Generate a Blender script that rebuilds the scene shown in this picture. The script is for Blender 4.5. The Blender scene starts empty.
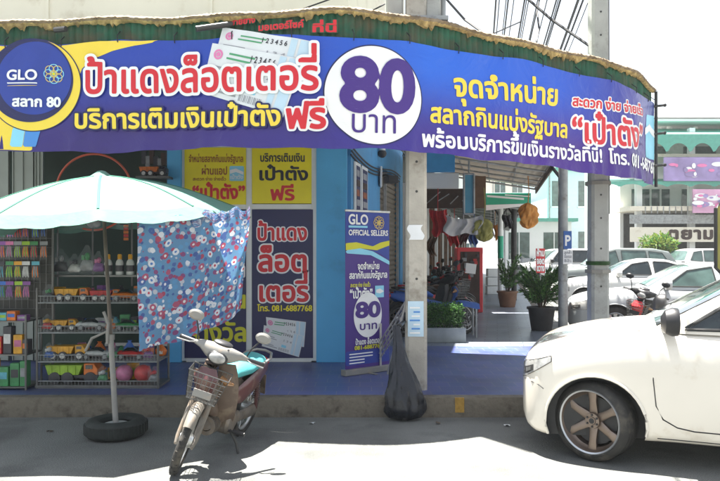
import bpy, math, random
import numpy as np
from mathutils import Vector, Matrix, Euler
R = math.radians
PI = math.pi
random.seed(7)
S = bpy.context.scene
COL = S.collection

# ------------------------------------------------------------------ camera, sky, sun, exposure
FPX = 700.0                      # focal length in pixels of the 720 px wide photograph
EYE = 1.7
HOR = 250.0
cam = bpy.data.cameras.new('camera')
cam.lens = 35.0; cam.sensor_width = 36.0; cam.shift_y = (HOR - 240.5) / 720.0
cam.clip_start = 0.05; cam.clip_end = 2000
co = bpy.data.objects.new('camera', cam); COL.objects.link(co)
co.location = (0, 0, EYE); co.rotation_euler = (PI / 2, 0, 0)
S.camera = co

SUN_TO = Vector((-0.14, 0.21, 1.0)).normalized()      # towards the sun
w = bpy.data.worlds.new('World'); S.world = w; w.use_nodes = True
nt = w.node_tree
bg = nt.nodes['Background']
sky = nt.nodes.new('ShaderNodeTexSky'); sky.sky_type = 'NISHITA'; sky.sun_disc = False
sky.sun_elevation = math.asin(SUN_TO.z); sky.sun_rotation = math.atan2(SUN_TO.x, SUN_TO.y)
sky.air_density = 1.3; sky.dust_density = 1.5; sky.ozone_density = 1.0
hz = nt.nodes.new('ShaderNodeHueSaturation'); hz.inputs['Saturation'].default_value = 0.42; hz.inputs['Value'].default_value = 1.0   # milky tropical haze
nt.links.new(sky.outputs[0], hz.inputs['Color']); nt.links.new(hz.outputs[0], bg.inputs[0]); bg.inputs[1].default_value = 0.05
sl = bpy.data.lights.new('sun', 'SUN'); sl.energy = 5.0; sl.angle = R(0.5); sl.color = (1.0, 0.955, 0.88)
so = bpy.data.objects.new('sun', sl); COL.objects.link(so)
so.rotation_euler = SUN_TO.to_track_quat('Z', 'Y').to_euler(); so.location = (0, 0, 30)
S.view_settings.view_transform = 'Standard'; S.view_settings.look = 'None'
S.view_settings.gamma = 1.0; S.view_settings.use_curve_mapping = False
S.view_settings.exposure = 2.5
S.render.engine = 'CYCLES'
S.cycles.max_bounces = 10; S.cycles.diffuse_bounces = 5; S.cycles.transparent_max_bounces = 16

def at(px, py, d):
    return Vector(((px - 360) * d / FPX, d, EYE - (py - HOR) * d / FPX))
def ax(px, d): return (px - 360) * d / FPX
def az(py, d): return EYE - (py - HOR) * d / FPX

# ------------------------------------------------------------------ materials
MATS = {}
def mat(name, col, rough=0.6, metal=0.0, var=0.14, vs=5.0, bump=0.0, bs=60.0, dirt=None, coat=0.0, spec=0.5, trans=0.0, sheen=0.0, ior=1.45, transl=0.0, sep=None):
    m = bpy.data.materials.new(name); m.use_nodes = True
    n = m.node_tree.nodes; l = m.node_tree.links
    p = n['Principled BSDF']
    tc = n.new('ShaderNodeTexCoord')
    no = n.new('ShaderNodeTexNoise'); no.inputs['Scale'].default_value = vs; no.inputs['Detail'].default_value = 5
    l.new(tc.outputs['Object'], no.inputs['Vector'])
    rp = n.new('ShaderNodeValToRGB')
    c = np.array(col)
    rp.color_ramp.elements[0].position = 0.3; rp.color_ramp.elements[1].position = 0.7
    rp.color_ramp.elements[0].color = (*np.clip(c * (1 - var), 0, 1), 1)
    rp.color_ramp.elements[1].color = (*np.clip(c * (1 + var), 0, 1), 1)
    l.new(no.outputs['Fac'], rp.inputs['Fac'])
    out = rp.outputs['Color']
    if dirt:
        dc, amt, ds = dirt
        d = n.new('ShaderNodeTexNoise'); d.inputs['Scale'].default_value = ds; d.inputs['Detail'].default_value = 8; d.inputs['Roughness'].default_value = 0.65
        l.new(tc.outputs['Object'], d.inputs['Vector'])
        dr = n.new('ShaderNodeValToRGB')
        dr.color_ramp.elements[0].position = 0.62 - 0.3 * amt; dr.color_ramp.elements[1].position = 0.80 - 0.2 * amt
        l.new(d.outputs['Fac'], dr.inputs['Fac'])
        mx = n.new('ShaderNodeMix'); mx.data_type = 'RGBA'
        l.new(dr.outputs['Color'], mx.inputs['Factor']); l.new(out, mx.inputs['A']); mx.inputs['B'].default_value = (*dc, 1)
        out = mx.outputs['Result']
    l.new(out, p.inputs['Base Color'])
    p.inputs['Roughness'].default_value = rough; p.inputs['Metallic'].default_value = metal
    p.inputs['Specular IOR Level'].default_value = spec
    p.inputs['Coat Weight'].default_value = coat; p.inputs['Coat Roughness'].default_value = 0.06
    p.inputs['Transmission Weight'].default_value = trans; p.inputs['IOR'].default_value = ior
    if bump:
        b = n.new('ShaderNodeTexNoise'); b.inputs['Scale'].default_value = bs; b.inputs['Detail'].default_value = 4
        l.new(tc.outputs['Object'], b.inputs['Vector'])
        bp = n.new('ShaderNodeBump'); bp.inputs['Strength'].default_value = bump; bp.inputs['Distance'].default_value = 0.02
        l.new(b.outputs['Fac'], bp.inputs['Height']); l.new(bp.outputs['Normal'], p.inputs['Normal'])
    if transl:
        t = n.new('ShaderNodeBsdfTranslucent'); l.new(out, t.inputs['Color'])
        ms = n.new('ShaderNodeMixShader'); ms.inputs[0].default_value = transl
        l.new(p.outputs[0], ms.inputs[1]); l.new(t.outputs[0], ms.inputs[2])
        l.new(ms.outputs[0], n['Material Output'].inputs['Surface'])
    MATS[name] = m
    return m

def M(name): return MATS[name]
mat('white_paint', (0.58, 0.58, 0.57), 0.28, coat=0.6, var=0.03, dirt=((0.50, 0.42, 0.30), 0.12, 3.0))
mat('truck_paint', (0.74, 0.69, 0.60), 0.22, coat=0.9, var=0.03, vs=2, dirt=((0.55, 0.47, 0.36), 0.16, 3.0))
mat('silver_paint', (0.42, 0.44, 0.45), 0.3, coat=0.8, var=0.03)
mat('grey_paint', (0.14, 0.16, 0.155), 0.3, coat=0.7, var=0.05)
mat('black_plastic', (0.022, 0.022, 0.024), 0.45, var=0.3)
mat('dark_trim', (0.03, 0.03, 0.03), 0.6, var=0.3)
mat('tyre_rubber', (0.028, 0.027, 0.025), 0.8, var=0.25, vs=12, dirt=((0.11, 0.095, 0.075), 0.35, 6))
mat('old_rubber', (0.018, 0.022, 0.02), 0.75, var=0.3, vs=10, bump=0.2, bs=50)
mat('bronze', (0.22, 0.175, 0.145), 0.42, metal=0.85, var=0.12, dirt=((0.2, 0.15, 0.11), 0.3, 8))
mat('steel', (0.5, 0.5, 0.48), 0.38, metal=0.9, var=0.15, vs=9)
mat('alloy', (0.45, 0.46, 0.47), 0.35, metal=0.8, var=0.1)
mat('galv', (0.30, 0.31, 0.31), 0.5, metal=0.4, var=0.2, vs=7, dirt=((0.14, 0.12, 0.10), 0.25, 5))
mat('dark_steel', (0.05, 0.05, 0.05), 0.45, metal=0.5, var=0.3)
mat('car_glass', (0.012, 0.018, 0.02), 0.04, var=0.3, coat=0.5)
mat('pale_glass', (0.06, 0.10, 0.09), 0.04, var=0.4, vs=3, coat=0.6)
mat('lamp_glass', (0.30, 0.30, 0.29), 0.12, var=0.4, vs=14, coat=1.0)
mat('amber', (0.22, 0.10, 0.03), 0.25, coat=0.5)
mat('red_lens', (0.5, 0.02, 0.02), 0.2, coat=0.7)
mat('silver_plastic', (0.21, 0.205, 0.19), 0.28, var=0.08, coat=0.4, dirt=((0.30, 0.24, 0.18), 0.3, 9))
mat('dusty_plastic', (0.10, 0.068, 0.05), 0.55, var=0.2, vs=7, dirt=((0.19, 0.15, 0.105), 0.4, 7))
mat('dusty_cream', (0.15, 0.135, 0.115), 0.55, var=0.15, dirt=((0.24, 0.17, 0.11), 0.4, 9))
mat('maroon', (0.095, 0.035, 0.035), 0.35, coat=0.5, var=0.2, dirt=((0.25, 0.18, 0.13), 0.3, 8))
mat('teal_seat', (0.06, 0.30, 0.31), 0.5, var=0.15, bump=0.15, bs=90)
mat('black_seat', (0.02, 0.02, 0.022), 0.5, var=0.2)
mat('blue_seat', (0.03, 0.09, 0.30), 0.55, var=0.2)
mat('engine', (0.16, 0.14, 0.12), 0.55, metal=0.5, var=0.3, vs=12, dirt=((0.2, 0.15, 0.1), 0.4, 10))
mat('concrete_pole', (0.40, 0.375, 0.33), 0.85, var=0.16, vs=4, bump=0.25, bs=40, dirt=((0.19, 0.165, 0.13), 0.35, 5))
mat('concrete_grey', (0.36, 0.365, 0.35), 0.85, var=0.14, vs=3, bump=0.2, bs=40, dirt=((0.2, 0.19, 0.17), 0.3, 4))
mat('kerb', (0.155, 0.135, 0.105), 0.9, var=0.25, vs=6, bump=0.6, bs=25, dirt=((0.055, 0.045, 0.035), 0.5, 6))
mat('yellow_mark', (0.34, 0.20, 0.04), 0.8, var=0.3, vs=18)
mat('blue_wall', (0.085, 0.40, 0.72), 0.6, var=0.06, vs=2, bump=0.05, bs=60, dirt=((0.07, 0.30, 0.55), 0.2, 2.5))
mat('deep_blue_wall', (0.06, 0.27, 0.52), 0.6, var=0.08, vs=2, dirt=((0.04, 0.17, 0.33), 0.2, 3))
mat('cream_wall', (0.74, 0.69, 0.58), 0.8, var=0.05, vs=1.5, dirt=((0.52, 0.45, 0.34), 0.2, 2))
mat('white_wall', (0.76, 0.77, 0.76), 0.8, var=0.05, vs=1.0, dirt=((0.55, 0.55, 0.53), 0.15, 1))
mat('white_frame', (0.72, 0.74, 0.73), 0.45, var=0.05)
mat('door_panel', (0.30, 0.33, 0.29), 0.6, var=0.08, vs=3)
mat('inner_green_light', (0.025, 0.05, 0.035), 0.7, var=0.2, vs=2)  # dark green stands in for dim light filtered by awning and umbrella
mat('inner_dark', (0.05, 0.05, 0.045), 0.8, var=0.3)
mat('awning_green', (0.012, 0.085, 0.045), 0.6, var=0.35, vs=6, dirt=((0.085, 0.075, 0.04), 0.55, 4))
mat('awning_sheet', (0.22, 0.26, 0.22), 0.6, var=0.2, vs=2, dirt=((0.13, 0.10, 0.06), 0.3, 2))
mat('foam_edge', (0.40, 0.29, 0.12), 0.95, var=0.5, vs=14, bump=0.8, bs=60, dirt=((0.20, 0.13, 0.06), 0.45, 9))
mat('rust_edge', (0.20, 0.145, 0.09), 0.9, var=0.4, vs=10, bump=0.6, bs=40, dirt=((0.28, 0.23, 0.17), 0.4, 7))
mat('clear_sheet', (0.22, 0.205, 0.175), 0.6, var=0.15, vs=2, transl=0.07, dirt=((0.25, 0.21, 0.15), 0.3, 2))
mat('brown_wood', (0.12, 0.06, 0.03), 0.6, var=0.3, vs=6)
mat('dark_brown', (0.05, 0.028, 0.022), 0.7, var=0.3, vs=6)
mat('sign_blue', (0.03, 0.26, 0.55), 0.4, var=0.08)
mat('sign_teal', (0.05, 0.22, 0.32), 0.4, var=0.15)
mat('sign_green', (0.02, 0.36, 0.22), 0.4, var=0.1)
mat('sign_red', (0.60, 0.04, 0.05), 0.4, var=0.1)
mat('parking_blue', (0.03, 0.11, 0.36), 0.4, var=0.1)
mat('market_green', (0.10, 0.36, 0.28), 0.5, var=0.1)
mat('market_purple', (0.34, 0.26, 0.50), 0.5, var=0.4, vs=0.6)
mat('market_pink', (0.62, 0.34, 0.50), 0.5, var=0.4, vs=0.5)
mat('market_navy', (0.05, 0.05, 0.22), 0.5)
mat('ink_white', (0.82, 0.82, 0.82), 0.45, var=0.02)
mat('ink_yellow', (0.85, 0.62, 0.06), 0.45, var=0.03)
mat('ink_lime', (0.62, 0.60, 0.02), 0.45, var=0.03)
mat('ink_red', (0.62, 0.018, 0.03), 0.45, var=0.03)
mat('ink_brown', (0.28, 0.07, 0.02), 0.45, var=0.03)
mat('ink_black', (0.02, 0.02, 0.03), 0.45, var=0.03)
mat('ink_purple', (0.055, 0.02, 0.21), 0.45, var=0.03)
mat('ink_navy', (0.012, 0.014, 0.085), 0.4, var=0.08)
mat('ink_blue', (0.018, 0.045, 0.30), 0.4, var=0.06)
mat('ink_mid', (0.06, 0.24, 0.62), 0.4, var=0.06)
mat('ink_cyan', (0.25, 0.62, 0.80), 0.4, var=0.05)
mat('ink_pink', (0.72, 0.20, 0.42), 0.4, var=0.05)
mat('ink_green', (0.08, 0.33, 0.16), 0.4, var=0.05)
mat('ink_grey', (0.30, 0.31, 0.34), 0.4, var=0.05)
mat('ink_gold', (0.60, 0.45, 0.14), 0.4, var=0.05)
mat('ticket_paper', (0.70, 0.72, 0.74), 0.5, var=0.07, vs=3)
mat('ticket_blue', (0.50, 0.66, 0.78), 0.5, var=0.05)
mat('sign_yellow', (0.82, 0.70, 0.012), 0.4, var=0.04)
mat('canopy_green', (0.125, 0.25, 0.205), 0.75, var=0.06, vs=2, transl=0.10, spec=0.2, bump=0.5, bs=7, dirt=((0.09, 0.22, 0.175), 0.25, 3))
mat('valance_green', (0.02, 0.20, 0.13), 0.7, var=0.15, transl=0.2)
mat('pole_brown', (0.14, 0.11, 0.085), 0.5, metal=0.3, var=0.3)
mat('pvc', (0.24, 0.23, 0.21), 0.5, var=0.1, dirt=((0.3, 0.27, 0.22), 0.3, 8))
mat('bag_black', (0.013, 0.015, 0.020), 0.24, var=0.3, bump=1.0, bs=11)
mat('hoop_red', (0.55, 0.10, 0.05), 0.4)
mat('plant_green', (0.085, 0.20, 0.04), 0.55, var=0.4, vs=9, transl=0.25)
mat('plant_dark', (0.035, 0.095, 0.025), 0.55, var=0.45, vs=9, transl=0.2)
mat('plant_lime', (0.16, 0.22, 0.03), 0.6, var=0.3, transl=0.3)
mat('bark', (0.09, 0.065, 0.045), 0.9, var=0.3)
mat('soil', (0.05, 0.04, 0.03), 0.95, var=0.3)
mat('pot_brown', (0.19, 0.10, 0.06), 0.7, var=0.2)
mat('pot_black', (0.025, 0.025, 0.028), 0.6, var=0.3)
mat('trough', (0.24, 0.26, 0.26), 0.8, var=0.15, bump=0.2)
mat('cloth_red', (0.45, 0.02, 0.03), 0.8, var=0.2)
mat('cloth_white', (0.55, 0.53, 0.52), 0.85, var=0.1)
mat('bag_olive', (0.26, 0.24, 0.06), 0.7, var=0.2)
mat('bag_orange', (0.62, 0.28, 0.06), 0.6, var=0.25, vs=8, transl=0.3)
mat('cable', (0.02, 0.02, 0.025), 0.6, var=0.2)
mat('shutter', (0.20, 0.175, 0.14), 0.55, metal=0.3, var=0.2, vs=4, dirt=((0.10, 0.08, 0.06), 0.3, 4))
mat('wire_grey', (0.13, 0.13, 0.125), 0.45, metal=0.6, var=0.2)
TOY = {}
for k, c in dict(toy_yellow=(0.70, 0.34, 0.02), toy_red=(0.55, 0.03, 0.03), toy_green=(0.30, 0.50, 0.03), toy_blue=(0.04, 0.14, 0.48), toy_orange=(0.70, 0.17, 0.02),
                 toy_white=(0.60, 0.60, 0.58), toy_pink=(0.55, 0.15, 0.30), toy_dark=(0.04, 0.04, 0.05), toy_cyan=(0.10, 0.40, 0.50), toy_purple=(0.22, 0.07, 0.28), toy_grey=(0.28, 0.29, 0.30), toy_leaf=(0.05, 0.26, 0.09)).items():
    TOY[k] = mat(k, tuple(.8 * q for q in c), 0.4, var=0.25, vs=14)
def clear_bag():
    m = mat('clear_bag', (0.75, 0.78, 0.80), 0.12, var=0.05)
    p = m.node_tree.nodes['Principled BSDF']; p.inputs['Alpha'].default_value = 0.06
    return m
clear_bag()

# ------------------------------------------------------------------ mesh builder
class MB:
    def __init__(s): s.v = []; s.f = []; s.m = []; s.uv = None
    def add(s, vs, fs, mi=0):
        o = len(s.v); s.v.extend([tuple(p) for p in vs])
        for f in fs: s.f.append([i + o for i in f]); s.m.append(mi)
        return s
    def box(s, c, d, rz=0.0, mi=0, rot=None):
        x, y, z = d[0] / 2, d[1] / 2, d[2] / 2
        vs = [Vector((a * x, b * y, e * z)) for a in (-1, 1) for b in (-1, 1) for e in (-1, 1)]
        mt = rot if rot is not None else Matrix.Rotation(rz, 3, 'Z')
        vs = [mt @ p + Vector(c) for p in vs]
        return s.add(vs, [(0, 1, 3, 2), (4, 6, 7, 5), (0, 4, 5, 1), (2, 3, 7, 6), (0, 2, 6, 4), (1, 5, 7, 3)], mi)
    def span(s, p, q, mi=0):
        return s.box([(a + b) / 2 for a, b in zip(p, q)], [abs(b - a) for a, b in zip(p, q)], mi=mi)
    def sweep(s, pts, rads, n=10, mi=0, cap=True, up=(0, 0, 1), closed=False):
        pts = [Vector(p) for p in pts]; k = len(pts)
        if not isinstance(rads, (list, tuple)): rads = [rads] * k
        vs = []; fs = []
        for i, p in enumerate(pts):
            if closed: t = pts[(i + 1) % k] - pts[i - 1]
            else: t = pts[min(i + 1, k - 1)] - pts[max(i - 1, 0)]
            if t.length < 1e-9: t = Vector((0, 0, 1))
            t.normalize(); u = Vector(up)
            if abs(t.dot(u)) > 0.97: u = Vector((1, 0, 0)) if abs(t.x) < 0.9 else Vector((0, 1, 0))
            a = t.cross(u).normalized(); b = a.cross(t).normalized()
            r = rads[i]; ra, rb = (r, r) if not isinstance(r, (tuple, list)) else r
            for j in range(n):
                an = 2 * PI * j / n
                vs.append(p + a * (ra * math.cos(an)) + b * (rb * math.sin(an)))
        kk = k if closed else k - 1
        for i in range(kk):
            for j in range(n):
                i2 = (i + 1) % k
                fs.append((i * n + j, i * n + (j + 1) % n, i2 * n + (j + 1) % n, i2 * n + j))
        if cap and not closed:
            fs.append(tuple(range(n - 1, -1, -1))); fs.append(tuple(range((k - 1) * n, k * n)))
        return s.add(vs, fs, mi)
    def cyl(s, p, q, r, r2=None, n=12, mi=0): return s.sweep([p, q], [r, r if r2 is None else r2], n, mi)
    def lathe(s, prof, c=(0, 0, 0), axis='Z', n=24, mi=0, a0=0.0, a1=2 * PI, closed=False):
        vs = []; fs = []; k = len(prof); full = abs(a1 - a0 - 2 * PI) < 1e-6
        m = n if full else n + 1
        for j in range(m):
            an = a0 + (a1 - a0) * j / n
            for r, h in prof:
                x, y = r * math.cos(an), r * math.sin(an)
                p = (x, y, h) if axis == 'Z' else ((x, h, y) if axis == 'Y' else (h, x, y))
                vs.append((p[0] + c[0], p[1] + c[1], p[2] + c[2]))
        for j in range(n):
            j2 = (j + 1) % m
            for i in range(k if closed else k - 1):
                i2 = (i + 1) % k
                fs.append((j * k + i, j2 * k + i, j2 * k + i2, j * k + i2))
        return s.add(vs, fs, mi)
    def torus(s, c, r0, r, axis='Z', n=32, k=8, mi=0):
        return s.lathe([(r0 + r * math.cos(2 * PI * i / k), r * math.sin(2 * PI * i / k)) for i in range(k)], c, axis, n, mi, closed=True)
    def ball(s, c, r, n=12, mi=0):
        rr = r if isinstance(r, (tuple, list)) else (r, r, r)
        vs = []; fs = []; k = n // 2 + 1
        for i in range(k + 1):
            th = PI * i / k
            for j in range(n):
                an = 2 * PI * j / n
                vs.append((c[0] + rr[0] * math.sin(th) * math.cos(an), c[1] + rr[1] * math.sin(th) * math.sin(an), c[2] + rr[2] * math.cos(th)))
        for i in range(k):
            for j in range(n): fs.append((i * n + j, i * n + (j + 1) % n, (i + 1) * n + (j + 1) % n, (i + 1) * n + j))
        return s.add(vs, fs, mi)
    def grid(s, fn, us, vs_, mi=0, uv=False):
        o = len(s.v); nu, nv = len(us), len(vs_)
        pts = [fn(u, v) for u in us for v in vs_]
        fs = [(i * nv + j, (i + 1) * nv + j, (i + 1) * nv + j + 1, i * nv + j + 1) for i in range(nu - 1) for j in range(nv - 1)]
        s.add(pts, fs, mi)
        if uv:
            if s.uv is None: s.uv = {}
            for i, u in enumerate(us):
                for j, v in enumerate(vs_): s.uv[o + i * nv + j] = (u, v)
        return s
    def polys(s, polys, fn, mi=0):
        for P in polys: s.add([fn(x, y) for x, y in P], [tuple(range(len(P)))], mi)
        return s
    def build(s, name, mats, parent=None, origin=None, smooth=True, angle=35, bevel=0.0, loc=None, seg=2, weld=False, subsurf=0):
        if origin is not None: ox, oy, oz = origin
        else: ox = oy = oz = 0.0
        me = bpy.data.meshes.new(name)
        me.from_pydata([(x - ox, y - oy, z - oz) for x, y, z in s.v], [], s.f)
        if not isinstance(mats, (list, tuple)): mats = [mats]
        for m in mats: me.materials.append(M(m) if isinstance(m, str) else m)
        me.polygons.foreach_set('material_index', s.m)
        if s.uv:
            ul = me.uv_layers.new(name='UVMap')
            li = np.zeros(len(me.loops), dtype=np.int32); me.loops.foreach_get('vertex_index', li)
            ul.data.foreach_set('uv', np.array([s.uv.get(int(i), (0, 0)) for i in li], dtype=np.float32).ravel())
        if smooth:
            me.polygons.foreach_set('use_smooth', [True] * len(me.polygons))
            me.set_sharp_from_angle(angle=R(angle))
        me.update()
        o = bpy.data.objects.new(name, me); COL.objects.link(o)
        if parent is not None: o.parent = parent
        if loc is not None: o.location = loc
        elif origin is not None and parent is None: o.location = origin
        if bevel:
            b = o.modifiers.new('bevel', 'BEVEL'); b.width = bevel; b.segments = seg; b.limit_method = 'ANGLE'; b.angle_limit = R(40); b.harden_normals = False
        if subsurf:
            b = o.modifiers.new('sub', 'SUBSURF'); b.levels = subsurf; b.render_levels = subsurf
        return o

def tag(o, label=None, cat=None, group=None, kind=None):
    if label: o['label'] = label
    if cat: o['category'] = cat
    if group: o['group'] = group
    if kind: o['kind'] = kind
    return o
def thing(name, label, cat, loc=(0, 0, 0), rz=0.0, group=None):
    o = bpy.data.objects.new(name, None); COL.objects.link(o); o.location = loc; o.rotation_euler = (0, 0, rz)
    o.empty_display_size = 0.2
    return tag(o, label, cat, group)
def dup(root, loc=None, rz=None, label=None, group=None, rot=None, scale=None, swap=None):
    def cp(o, parent):
        c = o.copy(); COL.objects.link(c)
        if parent is not None: c.parent = parent
        if swap and o.type == 'MESH':
            for i, ms in enumerate(c.material_slots):
                if ms.material and ms.material.name in swap:
                    nm = swap[ms.material.name]; ms.link = 'OBJECT'; c.material_slots[i].material = M(nm)
        for ch in list(o.children): cp(ch, c)
        return c
    r = cp(root, None)
    if loc is not None: r.location = loc
    if rz is not None: r.rotation_euler = (0, 0, rz)
    if rot is not None: r.rotation_euler = rot
    if scale is not None: r.scale = (scale, scale, scale)
    if label: r['label'] = label
    if group: r['group'] = group
    return r

# ------------------------------------------------------------------ flat printing: distance fields cut into polygons
def march(f, xs, ys, maxrun=5):
    """polygons of the region f>0 on a grid f[iy, ix]"""
    out = []; ins = f > 0
    full = ins[:-1, :-1] & ins[1:, :-1] & ins[:-1, 1:] & ins[1:, 1:]
    anyc = ins[:-1, :-1] | ins[1:, :-1] | ins[:-1, 1:] | ins[1:, 1:]
    for iy in range(full.shape[0]):
        row = full[iy]; ix = 0; n = row.shape[0]
        nz = np.nonzero(row)[0]
        if len(nz):
            st = nz[0]; pv = st
            for k in list(nz[1:]) + [None]:
                if k is None or k != pv + 1 or k - st >= maxrun:
                    out.append([(xs[st], ys[iy]), (xs[pv + 1], ys[iy]), (xs[pv + 1], ys[iy + 1]), (xs[st], ys[iy + 1])])
                    st = k
                pv = k
    by, bx = np.nonzero(anyc & ~full)
    for iy, ix in zip(by, bx):
        c = [(xs[ix], ys[iy], f[iy, ix]), (xs[ix + 1], ys[iy], f[iy, ix + 1]), (xs[ix + 1], ys[iy + 1], f[iy + 1, ix + 1]), (xs[ix], ys[iy + 1], f[iy + 1, ix])]
        P = []
        for a in range(4):
            x0, y0, v0 = c[a]; x1, y1, v1 = c[(a + 1) % 4]
            if v0 > 0: P.append((x0, y0))
            if (v0 > 0) != (v1 > 0):
                t = v0 / (v0 - v1); P.append((x0 + (x1 - x0) * t, y0 + (y1 - y0) * t))
        if len(P) >= 3: out.append(P)
    return out
def region(fn, x0, x1, y0, y1, cell, maxrun=5):
    xs = np.linspace(x0, x1, max(3, int(round((x1 - x0) / cell)) + 1)); ys = np.linspace(y0, y1, max(3, int(round((y1 - y0) / cell)) + 1))
    X, Y = np.meshgrid(xs, ys)
    return march(fn(X, Y), xs, ys, maxrun)
def sd_poly(pts):
    P = np.array(pts, float)
    def fn(X, Y):
        d = np.full(X.shape, 1e9); w_ = np.zeros(X.shape, int); n = len(P)
        for i in range(n):
            ax_, ay = P[i]; bx, by = P[(i + 1) % n]
            ex, ey = bx - ax_, by - ay
            t = np.clip(((X - ax_) * ex + (Y - ay) * ey) / (ex * ex + ey * ey + 1e-12), 0, 1)
            d = np.minimum(d, np.hypot(X - ax_ - t * ex, Y - ay - t * ey))
            cr = ex * (Y - ay) - ey * (X - ax_)
            w_ = w_ + ((ay <= Y) & (by > Y) & (cr > 0)).astype(int) - ((ay > Y) & (by <= Y) & (cr < 0)).astype(int)
        return np.where(w_ != 0, d, -d)
    return fn
def poly_region(pts, cell, r=0.0):
    xs = [p[0] for p in pts]; ys = [p[1] for p in pts]; f = sd_poly(pts)
    return region(lambda X, Y: f(X, Y) + r, min(xs) - r - cell, max(xs) + r + cell, min(ys) - r - cell, max(ys) + r + cell, cell)
def disc(cx, cy, r, cell, r_in=0.0, sx=1.0):
    def fn(X, Y):
        h = np.hypot((X - cx) / sx, Y - cy)
        return np.minimum(r - h, h - r_in) if r_in else r - h
    return region(fn, cx - r * sx - cell, cx + r * sx + cell, cy - r - cell, cy + r + cell, cell)

TXT = {}
NSP = {}
def n_outlines(ch):
    if ch not in NSP:
        cu = bpy.data.curves.new('text_temp', 'FONT'); cu.body = ch
        ob = bpy.data.objects.new('text_temp', cu); COL.objects.link(ob)
        dg = bpy.context.evaluated_depsgraph_get(); dg.update()
        ev = ob.evaluated_get(dg); NSP[ch] = 0 if ch == ' ' else len(ev.to_curve(dg).splines); ev.to_curve_clear(); bpy.data.objects.remove(ob); bpy.data.curves.remove(cu)
    return NSP[ch]
def thai_shifts(txt):
    """which letter every outline belongs to, and how far its mark is lifted (tone marks stack over vowels)"""
    UP = '\u0e31\u0e34\u0e35\u0e36\u0e37\u0e47'; TONE = '\u0e48\u0e49\u0e4a\u0e4b\u0e4c'; LOW = '\u0e38\u0e39'; TALL = '\u0e1b\u0e1d\u0e1f'
    own = []; sh = []; base = ''
    for i, ch in enumerate(txt):
        dx = dy = 0.0; pv = txt[i - 1] if i else ''
        if ch not in UP + TONE + LOW: base = ch
        if ch in UP: dy = .035
        elif ch in TONE: dy = .235 if pv in UP else .045
        elif ch in LOW: dy = -.04
        if ch in UP + TONE and base in TALL: dx = -.10
        sh.append((dx, dy)); own += [i] * n_outlines(ch)
    return own, sh
def text_field(txt, res):
    key = (txt, res)
    if key in TXT: return TXT[key]
    cu = bpy.data.curves.new('text_temp', 'FONT'); cu.body = txt; cu.size = 1.0
    ob = bpy.data.objects.new('text_temp', cu); COL.objects.link(ob)
    dg = bpy.context.evaluated_depsgraph_get(); dg.update()
    ev = ob.evaluated_get(dg); cc = ev.to_curve(dg)
    A = []; B = []
    own, shift = thai_shifts(txt)
    for si, sp in enumerate(cc.splines):
        bp = sp.bezier_points; n = len(bp); pl = []
        for i in range(n):
            p0, p1 = bp[i], bp[(i + 1) % n]
            a, b, c, d = [np.array(q[:2]) for q in (p0.co, p0.handle_right, p1.handle_left, p1.co)]
            e = d - a; L = math.hypot(*e) + 1e-9
            flat = max(abs(e[0] * (b - a)[1] - e[1] * (b - a)[0]), abs(e[0] * (c - a)[1] - e[1] * (c - a)[0])) / L
            k = 1 if flat < 0.002 else 5
            for j in range(k):
                t = j / k
                pl.append((1 - t) ** 3 * a + 3 * (1 - t) ** 2 * t * b + 3 * (1 - t) * t * t * c + t ** 3 * d)
        if len(pl) < 3: continue
        pl = np.array(pl)
        if si < len(own): pl = pl + np.array(shift[own[si]])
        A.append(pl); B.append(np.roll(pl, -1, axis=0))
    ev.to_curve_clear(); bpy.data.objects.remove(ob); bpy.data.curves.remove(cu)
    A = np.concatenate(A); B = np.concatenate(B); A = A + 1.37e-5
    B = B + 1.37e-5
    pad = 0.15; cell = 1.0 / res
    x0, y0 = A.min(0); x1, y1 = A.max(0)
    xs = np.arange(x0 - pad, x1 + pad + cell, cell); ys = np.arange(y0 - pad, y1 + pad + cell, cell)
    F = np.full((len(ys), len(xs)), -pad)
    step = 24
    for c0 in range(0, len(xs), step):
        cx = xs[c0:c0 + step]
        k = (np.maximum(A[:, 0], B[:, 0]) > cx[0] - pad) & (np.minimum(A[:, 0], B[:, 0]) < cx[-1] + pad)
        if not k.any(): continue
        a = A[k]; b = B[k]; e = b - a
        X, Y = np.meshgrid(cx, ys); X = X[..., None]; Y = Y[..., None]
        t = np.clip(((X - a[:, 0]) * e[:, 0] + (Y - a[:, 1]) * e[:, 1]) / ((e ** 2).sum(1) + 1e-12), 0, 1)
        D = np.hypot(X - a[:, 0] - t * e[:, 0], Y - a[:, 1] - t * e[:, 1]).min(-1)
        up = (a[:, 0] <= X) & (b[:, 0] > X); dn = (a[:, 0] > X) & (b[:, 0] <= X)
        yc = a[:, 1] + (X - a[:, 0]) * e[:, 1] / np.where(np.abs(e[:, 0]) < 1e-12, 1, e[:, 0])
        W = ((up & (yc > Y)).astype(int) - (dn & (yc > Y)).astype(int)).sum(-1)
        F[:, c0:c0 + step] = np.where(W != 0, D, -D)
    TXT[key] = (F, xs, ys, x0, x1)
    return TXT[key]
THAI_H = 0.56
def write(mb, txt, x0, x1, yb, h, fn, mi, bold=0.02, outline=None, res=30, slope=0.0, latin=False):
    """txt from x0 to x1 on baseline yb, letters h tall; fn(x, y, layer) -> point; outline = (material index, width)"""
    F, xs, ys, gx0, gx1 = text_field(txt, res)
    sy = h / (0.72 if latin else THAI_H); sx = (x1 - x0) / (gx1 - gx0)
    def mp(layer):
        return lambda x, y: fn(x0 + (x - gx0) * sx, yb + y * sy + slope * (x - gx0) * sx, layer)
    if outline: mb.polys(march(F + outline[1], xs, ys), mp(1), outline[0])
    mb.polys(march(F + bold, xs, ys), mp(2), mi)
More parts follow.
